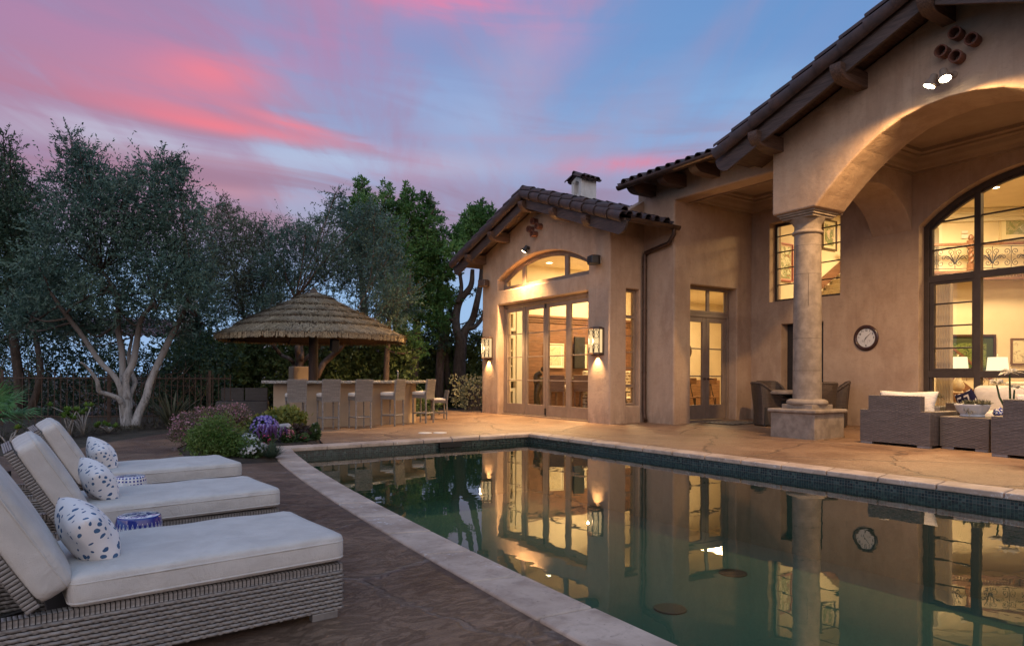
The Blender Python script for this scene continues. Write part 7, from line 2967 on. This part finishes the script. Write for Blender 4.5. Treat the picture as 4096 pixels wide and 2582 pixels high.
for k in range(15):
    u0 = .35 + .43 * k
    for (du, dv_, r_, a0, sg) in ((.10, .12, .085, PI / 2, 1), (-.10, .12, .085, PI / 2, -1), (.10, .40, .085, -PI / 2, -1), (-.10, .40, .085, -PI / 2, 1), (.17, .26, .055, 0, 1), (-.17, .26, .055, PI, -1)):
        m_.tube(scroll(u0 + du, 3.86 + dv_, r_, 1.35, a0, sg), .0075, 5)
    m_.tube([fR(u0, 3.85, 0), fR(u0, 4.38, 0)], .008, 5)
    if k % 2:
        for a in (-.7, -.35, .35, .7):
            m_.tube([fR(u0, 3.95, 0), fR(u0 + .16 * math.sin(a), 3.95 + .16, 0), fR(u0 + .36 * math.sin(a), 3.95 + .32 * math.cos(a), 0)], [.006, .016, .004], 6)
m_.build('scrollwork', MT['iron'], rail)
m_ = MB()
nw = fR(2.87, 0, 0)
for k in range(2):
    pts = [(nw[0] + .03 * math.cos(z_ * 22 + k * PI), nw[1] + .03 * math.sin(z_ * 22 + k * PI), z_) for z_ in np.linspace(3.95, 4.36, 30)]
    m_.tube(pts, .04, 8)
m_.box(nw[0] - .07, nw[0] + .07, nw[1] - .07, nw[1] + .07, 3.8, 3.96).box(nw[0] - .07, nw[0] + .07, nw[1] - .07, nw[1] + .07, 4.35, 4.55)
m_.lathe([(.04, 4.55), (.065, 4.6), (.06, 4.66), (.02, 4.7)], (nw[0], nw[1], 0), 12)
m_.build('newel_post', PANEL, rail, smooth=False)
# lower flight of stairs with rail, along the far wall
m_ = MB()
fS2 = mapD(.9)
m_.prism([(1.0, 2.35), (3.3, .35), (3.3, .12), (1.0, 2.12)], fS2, -.03, .03)
m_.prism([(1.0, 3.0), (3.3, 1.0), (3.3, .93), (1.0, 2.93)], fS2, -.03, .03)
for k in range(9):
    u0 = 1.12 + .25 * k
    v0 = 2.30 - .217 * k + .33
    m_.tube([(*fS2(u0, v0 - .3, 0),), fS2(u0, v0 + .3, 0)], .008, 5)
    pts = []
    for j in range(20):
        s_ = j / 19
        pts.append(fS2(u0 + .12 + .1 * (1 - s_ * .85) * math.cos(s_ * 8), v0 - .08 + .1 * (1 - s_ * .85) * math.sin(s_ * 8), 0))
    m_.tube(pts, .007, 5)
t = thing('stair_rail', 'dark stair rail descending beyond the curtain', 'railing', tuple(fS2(2, 1.2, 0)), world=True)
m_.build('rail', PANEL, t)
# doorway and thermostat on the balcony wall
m_ = MB()
m_.prism([(1.95, 3.8), (2.35, 3.8), (2.35, 5.0), (1.95, 5.0)], mapD(.0), -.012, -.004)
m_.build('doorway', simple('dim_doorway', (.30, .26, .2), None, rough=.9), H)
m_ = MB()
band(m_, [(1.88, 3.8), (2.42, 3.8), (2.42, 5.07), (1.88, 5.07)], .07, mapD(.0), -.04, -.004)
m_.build('door_casing', TRIM, H)
t = thing('thermostat', 'small white thermostat on the upper wall', 'thermostat', fDg(2.95, 4.75, 0), world=True)
m_ = MB()
m_.prism([(2.88, 4.70), (3.05, 4.70), (3.05, 4.80), (2.88, 4.80)], fDg, -.03, 0)
m_.prism([(2.89, 4.83), (3.03, 4.83), (3.03, 4.89), (2.89, 4.89)], fDg, -.03, 0)
m_.build('unit', MT['whiteplastic'], t, bevel=.004)
# interior cornice of the living room
m_ = MB()
for k, (off, z0, z1) in enumerate(((.30, 5.30, 5.41), (.20, 5.21, 5.30), (.12, 5.12, 5.21))):
    m_.prism([(0, z0), (6.7, z0), (6.7, z1), (0, z1)], mapD(off), 0, off - .002)
m_.build('interior_cornice', TRIM, H)

# curtain
m_ = MB()
K_ = 64
vs, fs = [], []
for j, z_ in enumerate((.12, 1.2, 2.96)):
    for k in range(K_):
        s_ = k / (K_ - 1)
        y_ = 6.82 - .30 * s_ * (1.08 if j == 0 else 1)
        vs.append((14.20 + .035 * math.sin(s_ * 40) + (.01 if j == 1 else 0), y_, z_))
for j in range(2):
    for k in range(K_ - 1):
        fs.append((j * K_ + k, j * K_ + k + 1, (j + 1) * K_ + k + 1, (j + 1) * K_ + k))
m_.add(vs, fs)
o = m_.build('curtain', leafmat('linen_curtain', (.52, .42, .30), (.6, .5, .36), None, 3, .35), None, smooth=True, fix=False)
tag(o, 'cream curtain hanging inside the arched window', 'curtain')


# table lamps with glowing shades
def tlamp(loc, label, body=True):
    t = thing('table_lamp', label, 'lamp', loc, group='table lamps in the living room')
    m_ = MB()
    m_.lathe([(.17, .44), (.19, .44), (.165, .72), (.15, .72)], n=28)
    m_.f = m_.f[:-2]
    m_.build('lamp_shade', MT['shade'], t, fix=False, smooth=True)
    smooth_by_angle(MB().lathe([(.06, 0), (.12, .06), (.13, .13), (.09, .22), (.035, .32), (.02, .44), (.012, .75), (.02, .76), (0, .78)], n=24).build('lamp_base', simple('cream_glaze', (.6, .5, .32), (.66, .56, .38), 4, .25), t), 50)


for (x, y, z, lab) in ((15.6, 7.05, .82, 'glowing table lamp in the left part of the arched window'), (15.6, 6.32, .80, 'glowing table lamp behind the white flowers')):
    tlamp((x, y, z), lab)
o = MB().box(15.35, 15.85, 6.0, 7.35, .1, .80).build('console_table', WD, bevel=.01)
tag(o, 'wooden console table under the two glowing lamps', 'table')
t = thing('living_room_sofa', 'pale sofa inside the arched window', 'sofa', (16.4, 5.6, .1))
MB().box(-.1, .1, -1.3, .9, 0, .93).build('backrest', MT['offwhite'], t, bevel=.06, seg=3)
MB().box(.11, .8, -1.3, .9, 0, .45).build('seat', MT['offwhite'], t, bevel=.06, seg=3)

# recessed lights that are seen burning
def downlight(loc, label, r=.09):
    t = thing('ceiling_light', label, 'ceiling light', loc, group='recessed ceiling lights in the lit rooms')
    MB().lathe([(r * 1.35, 0), (r * 1.35, -.012), (r, -.014), (r, 0)], n=24).build('trim_ring', MT['whiteplastic'], t)
    MB().lathe([(r, -.004), (0, -.006)], n=20).build('diffuser', MT['can'], t)


downlight((11.75, 16.3, 4.419), 'burning recessed light above the arched light of the wing')
downlight((17.6, 7.2, 5.419), 'burning recessed light near the top of the big arched window')
downlight((16.2, 5.2, 5.419), 'burning recessed light in the living room ceiling, hidden behind the arch')

# ================================================================ light
def lamp(kind, name, loc, energy, color, aim=None, **kw):
    d = bpy.data.lights.new(name, kind)
    d.energy = energy
    d.color = color
    for k, v in kw.items():
        setattr(d, k, v)
    o = bpy.data.objects.new(name, d)
    COL.objects.link(o)
    o.location = loc
    if aim is not None:
        o.rotation_euler = Vector(aim).to_track_quat('-Z', 'Y').to_euler()
    return o


WARM = (1.0, .60, .26)
INT = (1.0, .70, .35)
K = 1.0
# rooms: the recessed fittings
lamp('AREA', 'room_light', (13.0, 15.0, 4.38), 330 * K, INT, (0, 0, -1), shape='DISK', size=1.2)
lamp('AREA', 'room_light', (14.6, 12.6, 3.26), 100 * K, INT, (0, 0, -1), shape='DISK', size=.9)
lamp('AREA', 'room_light', (17.0, 7.4, 5.34), 430 * K, INT, (0, 0, -1), shape='DISK', size=1.4)
lamp('AREA', 'room_light', (15.6, 3.6, 5.34), 190 * K, INT, (0, 0, -1), shape='DISK', size=1.2)
for (y, z) in ((7.05, 1.38), (6.32, 1.36)):
    lamp('POINT', 'lamp_bulb', (15.6, y, z), 6, INT, shadow_soft_size=.08)
# flood lights on the gables
lamp('SPOT', 'flood_beam', (9.80, 14.87, 4.30), 1500, WARM, (-.30, .12, -1), spot_size=R(125), spot_blend=.7, shadow_soft_size=.06)
lamp('SPOT', 'flood_beam', (10.12, 5.05, 5.18), 760, WARM, (.12, .42, -1), spot_size=R(122), spot_blend=.9, shadow_soft_size=.06)
lamp('SPOT', 'flood_beam', (10.12, 4.78, 5.20), 760, WARM, (.12, -.42, -1), spot_size=R(122), spot_blend=.9, shadow_soft_size=.06)
# lanterns: glow and the cone below
for (x, y, z), _ in LANT:
    lamp('SPOT', 'lantern_beam', (x - .09, y, z - .02), 62, WARM, (.25, 0, -1), spot_size=R(92), spot_blend=.85, shadow_soft_size=.02)
    lamp('POINT', 'lantern_bulb', (x - .27, y, z + .3), 55, WARM, shadow_soft_size=.015)

# ================================================================ dusk sky
W = bpy.data.worlds.new('World')
S.world = W
W.use_nodes = True
nt = W.node_tree
nt.nodes.clear()
T = NT(nt)
outw = T.n('ShaderNodeOutputWorld')
bg = T.n('ShaderNodeBackground')
nt.links.new(bg.outputs[0], outw.inputs[0])
vec = T.n('ShaderNodeTexCoord').outputs['Generated']
vx = T.xyz(vec)
# azimuth measured from the pool's long view, elevation above the horizon (tangents)
fwd = T.vm('DOT_PRODUCT', vec, tuple(FW))
rgt = T.vm('DOT_PRODUCT', vec, tuple(RT0))
az = T.m('ARCTAN2', rgt, fwd)
el = T.m('ARCSINE', T.m('MAXIMUM', -1.0, T.m('MINIMUM', 1.0, vx[2])))
hz = T.m('MAXIMUM', vx[2], 0.0)


def azel(x, y):
    """direction of a cloud noted at photo position x, y"""
    a = (x - 1204) / 1616.6
    e = (884 - y) / 1616.6
    return math.atan(a), math.atan(e / math.sqrt(1 + a * a))


def blob(x, y, sx, sy, rot=0.0):
    a0, e0 = azel(x, y)
    da = T.m('SUBTRACT', az, a0)
    de = T.m('SUBTRACT', el, e0)
    c, s = math.cos(rot), math.sin(rot)
    u = T.m('ADD', T.m('MULTIPLY', da, c), T.m('MULTIPLY', de, s))
    v = T.m('SUBTRACT', T.m('MULTIPLY', de, c), T.m('MULTIPLY', da, s))
    u = T.m('DIVIDE', u, sx / 1616.6)
    v = T.m('DIVIDE', v, sy / 1616.6)
    return T.m('POWER', 2.718, T.m('MULTIPLY', -1.0, T.m('ADD', T.m('MULTIPLY', u, u), T.m('MULTIPLY', v, v))))


# cloud deck: direction projected on a flat layer, streaks running along the view
den = T.m('ADD', hz, 0.10)
cu_ = T.m('DIVIDE', rgt, den)
cv_ = T.m('DIVIDE', fwd, den)
lay = T.comb(T.m('MULTIPLY', cu_, 1.0), T.m('MULTIPLY', cv_, .26), 0.0)
n1 = T.noise(lay, .95, 6, .55, 1.1)
n2 = T.noise(T.map(lay, (1, 1, 1), loc=(4.2, 1.7, 0)), 2.1, 6, .58, 1.0)
# thin streaks near the horizon lie flat, dipping to the right
flat = T.comb(T.m('MULTIPLY', az, 2.0), T.m('MULTIPLY', T.m('ADD', el, T.m('MULTIPLY', az, .09)), 19.0), 0.0)
n3 = T.noise(flat, .95, 5, .55, 1.0)
cloud = T.step(T.m('ADD', T.m('MULTIPLY', n1, .55), T.m('MULTIPLY', n2, .45)), .435, .555)
streak = T.step(n3, .47, .62)
side = T.step(az, -.62, .40)                     # 0 left .. 1 right
high = T.step(el, .14, .46)
base = T.mix(side, (.40, .40, .56), (.26, .42, .70))
base = T.mix(T.m('MULTIPLY', high, .9), base, T.mix(side, (.24, .27, .50), (.105, .25, .54)))
mauve = T.mix(side, (.32, .165, .28), (.35, .29, .45))
mauve = T.mix(T.m('MULTIPLY', high, .7), mauve, T.mix(side, (.36, .19, .36), (.27, .255, .46)))
sky = T.mix(T.m('MULTIPLY', cloud, .78), base, mauve)
lowb = T.m('SUBTRACT', 1.0, T.step(el, .27, .40))
sky = T.mix(T.m('MULTIPLY', T.m('MULTIPLY', streak, lowb), .72), sky, T.mix(side, (.33, .15, .23), (.26, .19, .32)))
# purple bank low over the trees and the house
bank = T.m('SUBTRACT', 1.0, T.step(el, .15, .27))
sky = T.mix(T.m('MULTIPLY', bank, T.m('ADD', .50, T.m('MULTIPLY', n2, .7)), clamp=True), sky, T.mix(T.step(az, -.35, .25), (.31, .20, .31), (.19, .14, .27)))
# afterglow patches, broken up by the cloud texture
brk = T.step(T.m('ADD', T.m('MULTIPLY', n2, .55), T.m('MULTIPLY', n3, .45)), .41, .585)
for (x, y, sx, sy, ro, k, c_) in (
        (490, 172, 110, 38, .05, .85, (.95, .19, .22)), (400, 205, 250, 58, .05, .5, (.70, .20, .29)), (230, 60, 330, 60, .0, .4, (.52, .19, .34)),
        (520, 300, 230, 15, -.05, .9, (.85, .17, .22)), (690, 296, 120, 12, -.16, .8, (.85, .20, .26)), (430, 262, 190, 16, -.10, .6, (.75, .19, .26)), (1060, 8, 260, 52, .0, .85, (.85, .19, .33)),
        (20, 190, 200, 60, .0, .45, (.46, .18, .28)), (1180, 328, 190, 9, .0, .75, (.50, .16, .24)), (1440, 386, 170, 17, .0, 1.0, (.78, .16, .24)), (1090, 385, 160, 26, .0, .5, (.62, .22, .30)),
        (700, 395, 420, 22, .0, .4, (.50, .24, .34)), (600, 462, 220, 16, .0, .6, (.56, .24, .30)), (1300, 90, 110, 60, .3, .35, (.55, .26, .45)), (800, 90, 300, 70, .1, .45, (.50, .20, .38))):
    m_ = T.m('MULTIPLY', blob(x, y, sx, sy, ro), T.m('ADD', k * .26, T.m('MULTIPLY', brk, k * .70)), clamp=True)
    sky = T.mix(m_, sky, c_)
# lavender veils across the right half
for (x, y, sx, sy, ro, k, c_) in ((1450, 310, 200, 60, .25, .75, (.37, .35, .53)), (1660, 110, 200, 36, .65, .7, (.26, .25, .46)), (1760, 300, 200, 50, .4, .6, (.33, .33, .52)), (1240, 140, 130, 80, .2, .6, (.40, .34, .53)), (1330, 470, 330, 40, 0, .7, (.27, .19, .31)), (1900, 90, 160, 40, .6, .5, (.22, .27, .52))):
    sky = T.mix(T.m('MULTIPLY', blob(x, y, sx, sy, ro), T.m('ADD', k * .35, T.m('MULTIPLY', T.step(n1, .38, .58), k * .65)), clamp=True), sky, c_)
# clear pale gaps
for (x, y, sx, sy, k, c_) in ((230, 305, 210, 26, .6, (.52, .50, .64)), (330, 352, 260, 20, .6, (.50, .52, .65)), (840, 378, 330, 30, .7, (.43, .51, .70)), (1120, 280, 170, 70, .5, (.36, .43, .66)), (1560, 240, 200, 100, .5, (.24, .44, .74)), (980, 215, 130, 40, .5, (.28, .40, .68)), (1840, 230, 120, 70, .4, (.25, .44, .72))):
    sky = T.mix(T.m('MULTIPLY', blob(x, y, sx, sy), T.m('ADD', k * .25, T.m('MULTIPLY', T.m('SUBTRACT', 1.0, brk), k * .8)), clamp=True), sky, c_)
# the sky behind the camera: still bright blue above, pink at its foot
back = T.step(T.m('MULTIPLY', fwd, -1.0), -.15, .55)
sky = T.mix(T.m('MULTIPLY', back, .9), sky, T.mix(T.step(el, .0, .6), (1.35, 1.02, .88), (.66, .80, 1.0)))
zen = T.step(el, .60, 1.2)
sky = T.mix(zen, sky, (.31, .47, .76))
# blue light just above the ground, seen through the trees
sky = T.mix(T.m('MULTIPLY', T.m('SUBTRACT', 1.0, T.step(el, .11, .21)), T.m('SUBTRACT', 1.0, T.step(az, .1, .35))), sky, (.27, .46, .76))
sky = T.mix(T.m('SUBTRACT', 1.0, T.step(el, -.05, .0)), sky, (.10, .10, .12))
nish = T.n('ShaderNodeTexSky', sky_type='NISHITA')
nish.sun_disc = False
nish.sun_elevation = R(1.5)
nish.sun_rotation = R(215)
tot = T.mix(1.0, sky, T.vm('SCALE', nish.outputs[0], .03), 'ADD')
nt.links.new(tot, bg.inputs[0])
bg.inputs[1].default_value = 0.88
W.cycles.sampling_method = 'MANUAL'
W.cycles.sample_map_resolution = 512
sun = lamp('SUN', 'afterglow', (0, 0, 30), .22, (1.0, .72, .66), (.75, .55, -.36), angle=R(40))

# ================================================================ camera and output
cam = bpy.data.cameras.new('camera')
cam.sensor_width = 36
cam.lens = FOC / 4096 * 36
cam.shift_y = (CY - 1291) / 4096
cam.clip_end = 2000
cam.clip_start = .05
co = bpy.data.objects.new('camera', cam)
COL.objects.link(co)
Mc_ = Matrix((tuple(RT), tuple(UPV), tuple(-FW))).transposed().to_4x4()
Mc_.translation = (0, 0, CAMH)
co.matrix_world = Mc_
S.camera = co
S.view_settings.view_transform = 'Standard'
S.view_settings.look = 'None'
S.view_settings.exposure = 0.25
S.view_settings.gamma = 1
cy_ = S.cycles
cy_.use_denoising = True
cy_.denoiser = 'OPENIMAGEDENOISE'
cy_.max_bounces = 10
cy_.transparent_max_bounces = 16
cy_.diffuse_bounces = 4
cy_.glossy_bounces = 4
cy_.sample_clamp_indirect = 6
cy_.caustics_reflective = False
cy_.caustics_refractive = False
